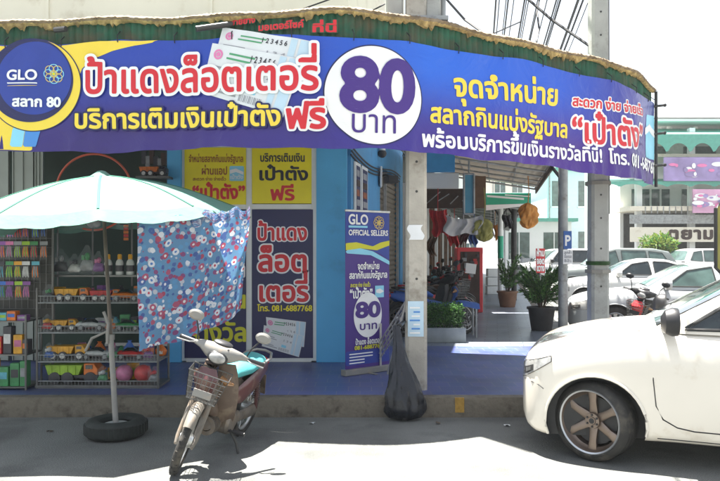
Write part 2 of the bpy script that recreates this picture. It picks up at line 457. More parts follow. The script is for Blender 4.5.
# ------------------------------------------------------------------ setting: road, pavement, kerb
def road_mat():
    m = mat('road', (0.138, 0.142, 0.134), 0.9, var=0.26, vs=0.9, bump=0.6, bs=70, dirt=((0.078, 0.082, 0.078), 0.45, 1.6))
    n = m.node_tree.nodes; l = m.node_tree.links; p = n['Principled BSDF']
    tc = n.new('ShaderNodeTexCoord')
    src = p.inputs['Base Color'].links[0].from_socket
    f = n.new('ShaderNodeTexNoise'); f.inputs['Scale'].default_value = 120; f.inputs['Detail'].default_value = 3
    l.new(tc.outputs['Object'], f.inputs['Vector'])
    gr = n.new('ShaderNodeMapRange'); gr.inputs['From Min'].default_value = 0.3; gr.inputs['From Max'].default_value = 0.7; gr.inputs['To Min'].default_value = 0.62; gr.inputs['To Max'].default_value = 1.35
    l.new(f.outputs['Fac'], gr.inputs['Value'])
    
    mu = n.new('ShaderNodeVectorMath'); mu.operation = 'SCALE'; l.new(src, mu.inputs[0]); l.new(gr.outputs[0], mu.inputs['Scale'])
    l.new(mu.outputs[0], p.inputs['Base Color'])
road_mat()
def tile_mat(name, c1, c2, mortar, scale, rough=0.32, bw=0.5, rh=0.25, rot=0.0):
    m = bpy.data.materials.new(name); m.use_nodes = True; MATS[name] = m
    n = m.node_tree.nodes; l = m.node_tree.links; p = n['Principled BSDF']
    tc = n.new('ShaderNodeTexCoord'); mp = n.new('ShaderNodeMapping'); mp.inputs['Rotation'].default_value = (0, 0, rot)
    l.new(tc.outputs['Object'], mp.inputs['Vector'])
    b = n.new('ShaderNodeTexBrick'); b.inputs['Scale'].default_value = scale; b.inputs['Mortar Size'].default_value = 0.016
    b.inputs['Brick Width'].default_value = bw; b.inputs['Row Height'].default_value = rh; b.inputs['Bias'].default_value = -0.1
    b.inputs['Color1'].default_value = (*c1, 1); b.inputs['Color2'].default_value = (*c2, 1); b.inputs['Mortar'].default_value = (*mortar, 1)
    l.new(mp.outputs[0], b.inputs['Vector'])
    no = n.new('ShaderNodeTexNoise'); no.inputs['Scale'].default_value = 1.3; no.inputs['Detail'].default_value = 7; l.new(tc.outputs['Object'], no.inputs['Vector'])
    mr = n.new('ShaderNodeMapRange'); mr.inputs['From Min'].default_value = 0.3; mr.inputs['From Max'].default_value = 0.7; mr.inputs['To Min'].default_value = 0.65; mr.inputs['To Max'].default_value = 1.35
    l.new(no.outputs['Fac'], mr.inputs['Value'])
    sc = n.new('ShaderNodeVectorMath'); sc.operation = 'SCALE'; l.new(b.outputs['Color'], sc.inputs[0]); l.new(mr.outputs[0], sc.inputs['Scale'])
    l.new(sc.outputs[0], p.inputs['Base Color'])
    r2 = n.new('ShaderNodeMapRange'); r2.inputs['To Min'].default_value = rough - 0.12; r2.inputs['To Max'].default_value = rough + 0.25; l.new(no.outputs['Fac'], r2.inputs['Value'])
    l.new(r2.outputs[0], p.inputs['Roughness'])
    bp = n.new('ShaderNodeBump'); bp.inputs['Strength'].default_value = 0.25; bp.inputs['Distance'].default_value = 0.004; bp.invert = True
    l.new(b.outputs['Fac'], bp.inputs['Height']); l.new(bp.outputs[0], p.inputs['Normal'])
    return m
SD = 0.196                                  # the side street runs this much to the right per metre of depth
SA = math.atan(SD)
tile_mat('blue_tile', (0.052, 0.082, 0.215), (0.075, 0.090, 0.25), (0.15, 0.16, 0.22), 4.0, bw=1.0, rh=1.0)
tile_mat('grey_tile', (0.19, 0.21, 0.245), (0.145, 0.165, 0.205), (0.09, 0.095, 0.11), 2.2, bw=0.9, rh=0.45, rot=SA)

KY = 7.12; PH = 0.19                        # kerb face, pavement height
def WX(y): return -0.175 + SD * (y - 9.44)  # the line of the shop walls along the side street
def KX(y): return 2.49 + SD * (y - KY)      # the kerb line along the side street

mb = MB(); mb.add([(-250, -60, 0), (250, -60, 0), (250, 400, 0), (-250, 400, 0)], [(0, 1, 2, 3)])
tag(mb.build('road', 'road', smooth=False), kind='structure')
mb = MB()
mb.add([(-30, KY + .17, PH), (KX(KY + .17) - .17, KY + .17, PH), (KX(11.0) - .17, 11.0, PH), (WX(11.0), 11.0, PH), (-30, 11.0, PH)], [(0, 1, 2, 3, 4)])
tag(mb.build('pavement', 'blue_tile', smooth=False), kind='structure')
mb = MB()
mb.add([(WX(11.0) - 1, 11.0, PH), (KX(11.0) - .17, 11.0, PH), (KX(90) - .17, 90, PH), (WX(90) - 1, 90, PH)], [(0, 1, 2, 3)])
tag(mb.build('walkway', 'grey_tile', smooth=False), kind='structure')
# kerb: front run, rounded corner, side run; a chipped concrete edge
def kerb_path():
    P = [(-30, KY)]
    x = -29.5
    while x < KX(KY) - 0.9: P.append((x, KY)); x += 0.35
    c0 = Vector((KX(KY) - 0.8, KY)); c1 = Vector((KX(KY), KY)); c2 = Vector((KX(KY + 0.9), KY + 0.9))
    for i in range(9):
        t = i / 8; q = (1 - t) ** 2 * c0 + 2 * t * (1 - t) * c1 + t * t * c2; P.append((q.x, q.y))
    y = KY + 1.3
    while y < 90: P.append((KX(y), y)); y += 0.5
    return [Vector(p) for p in P]
KP = kerb_path()
mb = MB(); rnd = random.Random(3)
prof = [(0.17, 0.0), (0.17, PH - .002), (0.16, PH + .004), (0.03, PH + .004), (0.008, PH - .012), (0.0, PH - .035), (-0.004, 0.09), (-0.012, -0.02)]
vs = []
for i, p in enumerate(KP):
    t = (KP[min(i + 1, len(KP) - 1)] - KP[max(i - 1, 0)]).normalized(); n_ = Vector((-t.y, t.x))
    chip = rnd.random() < 0.22
    for j, (o, h) in enumerate(prof):
        jo = rnd.uniform(-.006, .006) + (0.02 if chip and 3 < j < 6 else 0); jh = -0.022 if chip and 3 < j < 6 else rnd.uniform(-.003, .003)
        if j < 3: jo = jh = 0
        q = p + n_ * (o + jo); vs.append((q.x, q.y, h + jh))
k = len(prof)
mb.add(vs, [(i * k + j, (i + 1) * k + j, (i + 1) * k + j + 1, i * k + j + 1) for i in range(len(KP) - 1) for j in range(k - 1)])
mb.span((ax(455, KY), KY - .0135, .05), (ax(464, KY), KY + .02, PH + .007), 1)
tag(mb.build('kerb', ['kerb', 'yellow_mark'], angle=30), kind='structure')
# ------------------------------------------------------------------ corner shop building
FY = 9.44
shop = thing('shop_building', 'bright blue corner shop with cream upper storey and open front under the long banner', 'shop', (-2.5, FY, 0))
so_ = tuple(shop.location)
def sp(name, mb, mats, **k): return mb.build(name, mats, shop, so_, **k)
TOPZ = 4.15
XL0, XL1 = ax(168, FY), ax(182, FY); XR0, XR1 = ax(316.5, FY), ax(347, FY)
mb = MB(); mb.span((XL0, FY - .05, PH), (XL1, FY + .25, TOPZ)); sp('pillar', mb, 'blue_wall', bevel=.006)
mb = MB(); mb.span((XR0, FY - .04, PH), (XR1, FY + .26, TOPZ)); sp('pillar', mb, 'blue_wall', bevel=.006)
# side wall, blue to 2.7 m, then the plain dark core behind the shutter
def side(y0, y1, z0, z1, th, off=0.0):
    return [(WX(y0) + off, y0, z0), (WX(y1) + off, y1, z0), (WX(y1) + off - th, y1, z0), (WX(y0) + off - th, y0, z0),
            (WX(y0) + off, y0, z1), (WX(y1) + off, y1, z1), (WX(y1) + off - th, y1, z1), (WX(y0) + off - th, y0, z1)]
HEX = [(0, 3, 2, 1), (4, 5, 6, 7), (0, 1, 5, 4), (1, 2, 6, 5), (2, 3, 7, 6), (3, 0, 4, 7)]
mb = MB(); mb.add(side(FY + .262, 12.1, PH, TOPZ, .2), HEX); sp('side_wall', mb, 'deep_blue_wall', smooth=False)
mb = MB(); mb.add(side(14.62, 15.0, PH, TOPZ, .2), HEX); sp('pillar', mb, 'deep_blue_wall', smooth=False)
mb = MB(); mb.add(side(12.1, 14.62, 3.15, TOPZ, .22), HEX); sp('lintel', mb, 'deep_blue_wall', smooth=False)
# roller shutter in its opening
mb = MB()
nz = 60
vs = []
for i in range(nz + 1):
    z = PH + (3.15 - PH) * i / nz; o = -0.10 + 0.018 * (1 if i % 2 else -1)
    vs += [(WX(12.1) + o, 12.1, z), (WX(14.62) + o, 14.62, z)]
mb.add(vs, [(2 * i, 2 * i + 1, 2 * i + 3, 2 * i + 2) for i in range(nz)])
sh = sp('roller_shutter', mb, 'shutter', smooth=False)
for y in (12.13, 13.0, 14.59): mb = MB(); mb.add(side(y - .03, y + .03, PH, 3.15, .05, -.03), HEX); mb.build('guide_rail', 'galv', sh, so_, smooth=False)
# upper storey and closing walls
mb = MB()
mb.add([(-9, FY - .02, TOPZ), (WX(FY) + .02, FY - .02, TOPZ), (WX(15) + .02, 15, TOPZ), (-9, 15, TOPZ), (-9, FY - .02, 7.6), (WX(FY) + .02, FY - .02, 7.6), (WX(15) + .02, 15, 7.6), (-9, 15, 7.6)], HEX)
up = sp('upper_wall', mb, 'cream_wall', smooth=False)
mb = MB()
for x in (-6.6, -4.2, -2.0): mb.span((x - .02, FY - .045, TOPZ + .05), (x + .02, FY - .02, 7.6))
mb.span((-9, FY - .12, 5.55), (WX(FY), FY - .02, 5.7))
mb.build('wall_band', 'cream_wall', up, so_, smooth=False)
# left open bay: metal folding door leaves, interior with dim green light painted into its walls
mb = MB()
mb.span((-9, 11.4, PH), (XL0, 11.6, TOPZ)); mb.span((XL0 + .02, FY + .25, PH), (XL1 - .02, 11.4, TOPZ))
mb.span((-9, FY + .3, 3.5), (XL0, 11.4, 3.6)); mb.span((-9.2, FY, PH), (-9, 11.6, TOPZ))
sp('inner_wall', mb, 'inner_green_light', smooth=False)
mb = MB(); mb.span((-9, FY - .04, 3.32), (XL0, FY + .2, TOPZ)); sp('lintel', mb, 'blue_wall', smooth=False)
for x0, x1 in ((ax(-22, FY), ax(8, FY)), (ax(12, FY), ax(32.5, FY)), (ax(34.5, FY), ax(42, FY))):
    mb = MB(); mb.span((x0, FY + .02, PH + .02), (x1, FY + .06, 3.3))
    for f in (0.0, .48, .97): mb.span((x0 + (x1 - x0) * f, FY, PH + .02), (x0 + (x1 - x0) * f + .015, FY + .021, 3.3))
    sp('door_leaf', mb, 'door_panel', bevel=.003)
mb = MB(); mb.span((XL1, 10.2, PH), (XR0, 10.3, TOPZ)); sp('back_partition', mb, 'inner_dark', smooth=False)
# white shop-window frame with four pasted posters
fr = MB()
GZ0, GZ1 = az(361, FY), 3.5
fx = [ax(182, FY), ax(249, FY), ax(314, FY)]
for x in (fx[0] + .015, fx[1], fx[2] + .005): fr.span((x - .04, FY + .0, GZ0), (x + .04, FY + .07, GZ1))
for z in (GZ0 + .02, az(206.7, FY), az(145.5, FY), GZ1 - .02):
    for a, b in ((fx[0] + .055, fx[1] - .04), (fx[1] + .04, fx[2] - .035)): fr.span((a, FY + .005, z - .035), (b, FY + .065, z + .035))
sp('window_frame', fr, 'white_frame', bevel=.004)
mb = MB(); mb.span((fx[0] + .05, FY + .04, GZ0 + .05), (fx[2] - .03, FY + .05, GZ1 - .05)); sp('window_pane', mb, 'car_glass', smooth=False)
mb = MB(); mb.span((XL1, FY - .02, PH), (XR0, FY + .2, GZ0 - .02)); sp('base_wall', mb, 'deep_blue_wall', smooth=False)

def flat(y):                               # printing on an upright sheet facing the street, pixel grid of the photograph
    return lambda x, z, layer: (x, y - .0025 * layer, z)
def pw(mb, txt, p0, p1, pyb, ph, mi, y, **k):
    write(mb, txt, ax(p0, y), ax(p1, y), az(pyb, y), ph * y / FPX, flat(y), mi, **k)
def pflat(layer, y): return lambda x, z: (x, y - .0025 * layer, z)
def ppx(pts, y): return [(ax(a, y), az(b, y)) for a, b in pts]
INKS = ['sign_yellow', 'ink_navy', 'ink_red', 'ink_white', 'ink_black', 'ink_brown', 'ink_cyan', 'ticket_paper', 'ink_lime', 'ink_green', 'ink_pink', 'ticket_blue', 'ink_grey', 'ink_blue']
IX = {n: i for i, n in enumerate(INKS)}
def poster(name, label, x0, y0, x1, y1, base, d):
    mb = MB(); mb.span((ax(x0, d), d, az(y1, d)), (ax(x1, d), d + .006, az(y0, d)), IX[base]); return mb
PY = FY - .008
def fin(mb, name, label):
    c = (sum(v[0] for v in mb.v) / len(mb.v), PY, min(v[2] for v in mb.v))
    return tag(mb.build(name, INKS, None, c, smooth=False), label, 'poster', 'posters pasted on the shop window')
def ticket(mb, pts, fn, n0=1, cell=.012, IX=IX, digits='123456', res=26):
    """a lottery ticket drawn in its own square: pts = TL, TR, BR, BL"""
    a, b, c, d = [Vector(p) for p in pts]
    def q(u, v): return (a * (1 - u) + b * u) * (1 - v) + (d * (1 - u) + c * u) * v
    def L(layer): return lambda u, v: fn(*q(u, v), n0 + layer)
    def rect(u0, v0, u1, v1, mi, layer):
        ni = max(1, int((u1 - u0) * 24)); nj = max(1, int((v1 - v0) * 16)); du = (u1 - u0) / ni; dv_ = (v1 - v0) / nj
        mb.polys([[(u0 + du * i, v0 + dv_ * j), (u0 + du * (i + 1), v0 + dv_ * j), (u0 + du * (i + 1), v0 + dv_ * (j + 1)), (u0 + du * i, v0 + dv_ * (j + 1))] for i in range(ni) for j in range(nj)], L(layer), mi)
    rect(0, 0, 1, 1, IX['ticket_paper'], 0)
    rect(.76, .02, .83, .98, IX['ticket_blue'], 1); rect(.86, .02, .98, .98, IX['ticket_blue'], 1)
    asp = (b - a).length / (d - a).length
    for r0, r1, mi in ((.10, .06, 'ink_pink'), (.045, 0, 'ink_pink')):
        mb.polys([[(.10 + r0 / asp * math.cos(t), .2 + r0 * math.sin(t)), (.10 + r0 / asp * math.cos(t + .4), .2 + r0 * math.sin(t + .4)), (.10 + r1 / asp * math.cos(t + .4), .2 + r1 * math.sin(t + .4)), (.10 + r1 / asp * math.cos(t), .2 + r1 * math.sin(t))] for t in np.arange(0, 6.2, .4)], L(1), IX[mi])
    for v, u0, u1, mi in ((.13, .22, .5, 'ink_green'), (.22, .2, .46, 'ink_green'), (.42, .06, .3, 'ink_grey'), (.5, .06, .36, 'ink_grey'), (.8, .06, .3, 'ink_grey'), (.87, .06, .4, 'ink_grey')):
        rect(u0, v, u1, v + .035, IX[mi], 1)
    rect(.5, .66, .62, .78, IX['ink_cyan'], 1)
    for i in range(14): rect(.44 + i * .02, .82, .44 + i * .02 + (.007 if i % 3 else .013), .95, IX['ink_grey'], 1)
    F = lambda u, v, layer: fn(*q(u, 1 - v), n0 + 1 + layer * .5)
    write(mb, ' '.join(digits), .46, .73, .78, .12, F, IX['ink_black'], res=res, latin=True)
    write(mb, '1 3 4', .54, .74, .5, .10, F, IX['ink_grey'], res=res, latin=True)
mb = poster('', '', 184.5, 147.5, 246, 204.5, 'sign_yellow', PY)
pw(mb, 'จำหน่ายสลากกินแบ่งรัฐบาล', 189, 243, 162, 5.2, IX['ink_brown'], PY)
pw(mb, 'ผ่านแอป', 202, 227, 174.5, 6, IX['ink_brown'], PY)
pw(mb, 'สะดวก ง่าย จ่ายเร็ว', 193, 226, 180.5, 2.4, IX['ink_brown'], PY)
pw(mb, '“เป๋าตัง”', 193, 244.5, 198.5, 10, IX['ink_red'], PY, bold=.04)
mb.polys(poly_region(ppx([(231, 167.5), (242.5, 167.5), (242.5, 179.5), (231, 179.5)], PY), .008, .02), pflat(1, PY), IX['ink_cyan'])
mb.polys(poly_region(ppx([(230, 170), (236, 168.5), (243.5, 172), (243.5, 175), (236, 172), (230, 174)], PY), .006), pflat(2, PY), IX['ink_white'])
pw(mb, 'เป๋าตัง', 230.5, 243, 179, 3, IX['ink_white'], PY)
fin(mb, 'poster', 'yellow poster with a small cyan app icon and red quoted word')
mb = poster('', '', 252, 147.5, 311.5, 203.5, 'sign_yellow', PY)
pw(mb, 'บริการเติมเงิน', 260.5, 304.5, 161.5, 6, IX['ink_black'], PY, bold=.03)
pw(mb, 'เป๋าตัง', 260, 307.5, 180, 9.5, IX['ink_black'], PY, bold=.032)
pw(mb, 'ฟรี', 271, 294, 200, 10.5, IX['ink_red'], PY, bold=.032)
fin(mb, 'poster', 'yellow poster with black heading and a red last word, right of the other yellow one')
mb = poster('', '', 252, 209.5, 313, 358, 'ink_navy', PY)
ol = (IX['ink_white'], .085)
pw(mb, 'ป้าแดง', 258, 306.5, 240, 12, IX['ink_red'], PY, bold=.032, outline=ol)
pw(mb, 'ล็อต', 259, 306, 271, 16, IX['ink_red'], PY, bold=.032, outline=ol)
pw(mb, 'เตอรี่', 260, 308, 301, 15, IX['ink_red'], PY, bold=.032, outline=ol)
pw(mb, 'โทร. 081-6887768', 257.5, 312, 311, 4.6, IX['sign_yellow'], PY, bold=.03)
ticket(mb, [ppx([p], PY)[0] for p in ((266, 317), (306, 322), (304, 347), (268, 343))], flat(PY), 1)
ticket(mb, [ppx([p], PY)[0] for p in ((264, 325), (304, 336), (299, 357), (262, 346))], flat(PY), 4)
fin(mb, 'poster', 'navy poster with big red words outlined white, a phone number and two lottery tickets')
mb = poster('', '', 184.5, 209.5, 246, 358, 'ink_navy', PY)
pw(mb, 'จำหน่าย', 188, 243, 250, 11, IX['ink_red'], PY, bold=.032, outline=ol)
pw(mb, 'สลาก', 190, 243, 276, 12, IX['ink_red'], PY, bold=.032, outline=ol)
pw(mb, 'ขึ้นเงิน', 190, 245, 308, 13, IX['ink_lime'], PY, bold=.032)
pw(mb, 'รางวัล', 189, 245.5, 341, 13.5, IX['ink_lime'], PY, bold=.032)
fin(mb, 'poster', 'navy poster with yellow words, half hidden behind the flowered cloth')

# framed notices on the blue side wall, wires, camera
for y0, y1, lab in ((9.85, 10.22, 'dark framed notice on blue side wall, nearer the shop corner'), (10.32, 10.78, 'dark framed notice on blue side wall, farther from the corner')):
    t = thing('framed_notice', lab, 'notice', (WX(y0), y0, 2.2), 0, 'framed notices on the blue side wall')
    mb = MB(); mb.add(side(y0, y1, 2.22, 2.95, .03, .034), HEX); mb.build('frame', 'white_frame', t, tuple(t.location), bevel=.004)
    mb = MB(); mb.add(side(y0 + .05, y1 - .05, 2.27, 2.90, .004, .0375), HEX, 0)
    for k in range(4): mb.add(side(y0 + .06, y1 - .08 - .04 * (k % 2), 2.33 + .14 * k, 2.42 + .14 * k, .003, .0405), HEX, 1 + k % 3)
    mb.build('print', ['ink_navy', 'ink_grey', 'ink_brown', 'dark_brown'], t, tuple(t.location), smooth=False)
t = thing('security_camera', 'small black dome camera under the awning at the blue corner', 'camera', (WX(11.9) + .07, 11.9, 3.36))
mb = MB(); mb.lathe([(0, .12), (.05, .12), (.055, .04), (.05, .0)], n=16); mb.build('mount', 'white_frame', t)
mb = MB(); mb.ball((0, 0, -.02), .075, 16); mb.build('dome', 'black_plastic', t)
t = thing('security_camera', 'black box camera on a white wall plate beside the concrete pole', 'camera', (WX(12.0), 12.0, 2.85))
mb = MB(); mb.box((.03, 0, .1), (.04, .3, .34)); mb.build('wall_plate', 'white_frame', t, bevel=.01)
mb = MB(); mb.box((.2, -.05, .05), (.18, .26, .12), rz=.3); mb.sweep([(.04, 0, .12), (.12, 0, .14), (.2, -.03, .11)], .018, 8); mb.build('housing', 'black_plastic', t, bevel=.012)
t = MB()
for k in range(3):
    t.sweep([(WX(y) + .02 + .01 * k, y, 3.02 + .05 * k - .10 * math.sin((y - 9.5) * 1.1)) for y in np.arange(9.6, 14.6, .25)], .012, 6)
tag(t.build('wiring', 'cable', None, (WX(9.6), 9.6, 2.9)), 'loose black wires sagging along the top of the blue side wall', 'wires')
# ------------------------------------------------------------------ long awning and banner
def spline_path(P, step=.05):
    pts = []
    P = [Vector(p) for p in P]
    for i in range(1, len(P) - 1):
        a = P[i - 1].lerp(P[i], .5) if i > 1 else P[0]
        b = P[i]; c = P[i].lerp(P[i + 1], .5) if i < len(P) - 2 else P[-1]
        for k in range(40): t = k / 40; pts.append((1 - t) ** 2 * a + 2 * t * (1 - t) * b + t * t * c)
    pts.append(P[-1])
    L = [0.0]
    for a, b in zip(pts, pts[1:]): L.append(L[-1] + (b - a).length)
    n = int(L[-1] / step); out = []
    xs = np.interp(np.linspace(0, L[-1], n + 1), L, [p.x for p in pts]); ys = np.interp(np.linspace(0, L[-1], n + 1), L, [p.y for p in pts])
    return np.linspace(0, L[-1], n + 1), xs, ys
BU, BX, BYY = spline_path([(-4.05, 7.44), (-2.2, 7.28), (-.75, 6.98), (-.05, 6.98), (.75, 7.36), (2.2, 8.2), (3.15, 8.82), (3.55, 9.14), (3.75, 9.38), (4.25, 10.1)])
BL = BU[-1]
def bpath(u):
    x = np.interp(u, BU, BX); y = np.interp(u, BU, BYY)
    e = .06; dx = np.interp(u + e, BU, BX) - np.interp(u - e, BU, BX); dy = np.interp(u + e, BU, BYY) - np.interp(u - e, BU, BYY)
    h = math.hypot(dx, dy) + 1e-9
    return float(x), float(y), float(dy / h), float(-dx / h)      # outward normal faces the street
_u0 = np.linspace(0, BL, 4000); _px = 360 + FPX * np.interp(_u0, BU, BX) / np.interp(_u0, BU, BYY)
def bu(px): return float(np.interp(px, _px, _u0))
BZ1 = 3.89; BH = 1.16
def drop(u): return .075 * min(max((u - 6.3) / 2.7, 0), 1)
def btop(u): return BZ1 - drop(u) - .035 * abs(math.sin(u * PI / 1.55)) - .03 * math.exp(-((u - 4.2) / 1.2) ** 2)
def bbot(u): return BZ1 - drop(u) - BH + .012 * math.sin(u * 3.1) + .008 * math.sin(u * 7.7) - .05 * math.exp(-((u - 7.4) / 2.2) ** 2)
def bsurf(u, z, layer=0):
    """point of the hung banner at length u and height z; the sheet billows and creases a little"""
    x, y, nx, ny = bpath(u)
    f = (BZ1 - z) / BH
    r = .030 * math.sin(u * 2.3 + f * 1.5) * f + .012 * math.sin(u * 9.1 + f * 4) * f * f + .010 * math.sin((u * 3.0 + f * 5.0)) * math.sin(f * 3.1)
    r += .010 * math.sin(u * 6.3 + f * 7 + math.sin(u * 2.1) * 2) * math.sin(u * 1.3 + 1) + .007 * math.sin(u * 13 - f * 6) * max(0, .4 - f)
    r += .012 * math.sin(u * 21 + math.sin(u * 5) * 2) * max(0, f - .72) / .28 + .006 * math.sin(u * 17) * max(0, .12 - f) / .12
    o = r + .0036 * layer
    return (x + nx * o, y + ny * o, z)
def bz(px, py):
    u = bu(px); d = float(np.interp(u, BU, BYY)); return az(py, d)
def bp_(px, py): return (bu(px), bz(px, py))
def bmap(layer): return lambda u, z: bsurf(u, z, layer)
def bwrite(mb, txt, px0, y0, px1, y1, h, mi, **k):
    u0, u1 = bu(px0), bu(px1); z0, z1 = bz(px0, y0), bz(px1, y1)
    dm = float(np.interp((u0 + u1) / 2, BU, BYY))
    write(mb, txt, u0, u1, z0, h * dm / FPX, bsurf, mi, slope=(z1 - z0) / (u1 - u0), **k)

def banner_mat():
    m = bpy.data.materials.new('banner_print'); m.use_nodes = True; MATS['banner_print'] = m
    n = m.node_tree.nodes; l = m.node_tree.links; p = n['Principled BSDF']
    uv = n.new('ShaderNodeUVMap'); uv.uv_map = 'UVMap'; sep = n.new('ShaderNodeSeparateXYZ'); l.new(uv.outputs[0], sep.inputs[0])
    def ramp(st):
        r = n.new('ShaderNodeValToRGB'); e = r.color_ramp.elements
        while len(e) < len(st): e.new(.5)
        for k, (pos, c) in enumerate(st): e[k].position = pos; e[k].color = (*c, 1)
        l.new(sep.outputs[0], r.inputs[0]); return r
    top = ramp([(0.0, (.02, .06, .45)), (.20, (.012, .05, .40)), (.38, (.014, .075, .50)), (.52, (.018, .14, .72)), (.72, (.02, .10, .62)), (.84, (.03, .04, .36)), (.92, (.11, .09, .34)), (1.0, (.08, .11, .36))])
    bot = ramp([(0.0, (.03, .016, .18)), (.25, (.035, .015, .18)), (.45, (.032, .02, .25)), (.7, (.065, .018, .26)), (.86, (.055, .015, .22)), (1.0, (.07, .03, .20))])
    mr = n.new('ShaderNodeMapRange'); mr.inputs['From Min'].default_value = .15; mr.inputs['From Max'].default_value = .85; mr.interpolation_type = 'SMOOTHSTEP'
    l.new(sep.outputs[1], mr.inputs[0])
    mx = n.new('ShaderNodeMix'); mx.data_type = 'RGBA'; l.new(mr.outputs[0], mx.inputs['Factor']); l.new(bot.outputs[0], mx.inputs['A']); l.new(top.outputs[0], mx.inputs['B'])
    l.new(mx.outputs['Result'], p.inputs['Base Color']); p.inputs['Roughness'].default_value = .3
    tc = n.new('ShaderNodeTexCoord'); no = n.new('ShaderNodeTexNoise'); no.inputs['Scale'].default_value = 3.0; no.inputs['Detail'].default_value = 5; no.inputs['Distortion'].default_value = 1.0
    l.new(tc.outputs['Object'], no.inputs['Vector'])
    b = n.new('ShaderNodeBump'); b.inputs['Strength'].default_value = .6; b.inputs['Distance'].default_value = .06; l.new(no.outputs['Fac'], b.inputs['Height']); l.new(b.outputs[0], p.inputs['Normal'])
    tl = n.new('ShaderNodeBsdfTranslucent'); l.new(mx.outputs['Result'], tl.inputs['Color'])
    ms = n.new('ShaderNodeMixShader'); ms.inputs[0].default_value = .12; l.new(p.outputs[0], ms.inputs[1]); l.new(tl.outputs[0], ms.inputs[2])
    l.new(ms.outputs[0], n['Material Output'].inputs['Surface'])
banner_mat()
BI = ['banner_print', 'ink_yellow', 'ink_red', 'ink_white', 'ink_purple', 'ink_navy', 'ink_blue', 'ink_mid', 'ink_cyan', 'ticket_paper', 'ticket_blue', 'ink_pink', 'ink_green', 'ink_grey', 'ink_black', 'ink_gold', 'ink_lime']
BX_ = {n: i for i, n in enumerate(BI)}
BO = (0.0, 7.0, BZ1)
banner = thing('banner', 'long blue purple lottery banner with a big white 80 disc, hung along the awning', 'banner', BO)
mb = MB()
mb.uv = {}
nu = int(BL / .045); nv = 26
us = np.linspace(0, BL, nu + 1)
for i, u in enumerate(us):
    for j in range(nv + 1):
        f = j / nv; z = bbot(u) + (btop(u) - bbot(u)) * f
        mb.v.append(bsurf(u, z)); mb.uv[len(mb.v) - 1] = (u / BL, f)
mb.f = [(i * (nv + 1) + j, (i + 1) * (nv + 1) + j, (i + 1) * (nv + 1) + j + 1, i * (nv + 1) + j + 1) for i in range(nu) for j in range(nv)]; mb.m = [0] * len(mb.f)
mb.build('sheet', 'banner_print', banner, BO, angle=60)
mb = MB(); K = .03
def bpoly(pts, mi, layer, cell=.02): mb.polys(poly_region([bp_(*p) for p in pts], cell), bmap(layer), BX_[mi])
def bdisc(cx, cy, r, mi, layer, r_in=0, cell=.018, sx=1.0):
    u, z = bp_(cx, cy); d = float(np.interp(u, BU, BYY)); s = d / FPX
    # arc length per pixel along the sheet
    k = (bu(cx + 2) - bu(cx - 2)) / 4 / s
    mb.polys(disc(u, z, r * s, cell, r_in * s, sx=k * sx), bmap(layer), BX_[mi])
u_l = 0.02
def clipu(pts): return pts
# yellow corner, light stripes, blue swoosh
zt = lambda u: btop(u) - .012
zb = lambda u: bbot(u) + .012
Lp = []
for px in np.linspace(bu(-40), bu(62), 16): Lp.append((px, zt(px)))
Lp += [bp_(100, 41), bp_(130, 41), bp_(168, 40.5)]
Lp += [bp_(135, 45.5), bp_(112, 51), bp_(95, 58), bp_(82, 68), bp_(77, 80), bp_(70, 100), bp_(55, 118), bp_(40, 128), bp_(33, 146)]
for px in np.linspace(bu(33), bu(-40), 8): Lp.append((px, zb(px)))
for L_, mi in ((Lp, 'ink_yellow'),): mb.polys(poly_region([(max(a, .02), b) for a, b in L_], .02), bmap(1), BX_[mi])
bpoly([(14, 128), (26, 128), (23, 147), (11, 147)], 'ink_cyan', 2); bpoly([(26.5, 128), (42, 127), (37, 147), (23.5, 147)], 'ink_mid', 2)
bdisc(34.5, 85.5, 46.5, 'ink_navy', 2.2); bdisc(34.5, 85.5, 45.5, 'ink_yellow', 3); bdisc(31, 80.5, 42, 'ink_navy', 4); bdisc(35, 78.5, 36.5, 'ink_blue', 5)

def emblem(cx, cy, r, layer):
    for k in range(8):
        t = k * PI / 4
        bdisc(cx + .52 * r * math.cos(t), cy + .52 * r * math.sin(t), .46 * r, 'ink_gold' if k % 2 else 'ink_cyan', layer + .2 * (k % 2), .38 * r, cell=.008)
    bdisc(cx, cy, .36 * r, 'ink_gold', layer + .6, .24 * r, cell=.008); bdisc(cx, cy, .15 * r, 'ink_lime', layer + .6, cell=.008)
emblem(55, 74.5, 10, 6.4)
W3 = BX_['ink_white']; RD = BX_['ink_red']; YL = BX_['ink_yellow']
def bw(txt, a, b, c, d, h, mi, lift=0, **k):
    f0 = globals()['bsurf']
    u0, u1 = bu(a), bu(c); z0, z1 = bz(a, b), bz(c, d); dm = float(np.interp((u0 + u1) / 2, BU, BYY))
    write(mb, txt, u0, u1, z0, h * dm / FPX, lambda u, z, ly: f0(u, z, ly + lift), mi, slope=(z1 - z0) / (u1 - u0), **k)
bw('GLO', 9, 80.5, 39, 80.5, 10.2, W3, 6, latin=True, bold=.03); bpoly([(9, 83.2), (39, 83.2), (39, 84.4), (9, 84.4)], 'ink_white', 7, .01); bpoly([(9, 86), (39, 86), (39, 86.8), (9, 86.8)], 'ink_gold', 7, .01)
bpoly([(42, 70), (42.7, 70), (42.7, 88), (42, 88)], 'ink_white', 7, .01)
bw('สลาก 80', 15, 107, 61, 107, 7.5, W3, 6, bold=.04)
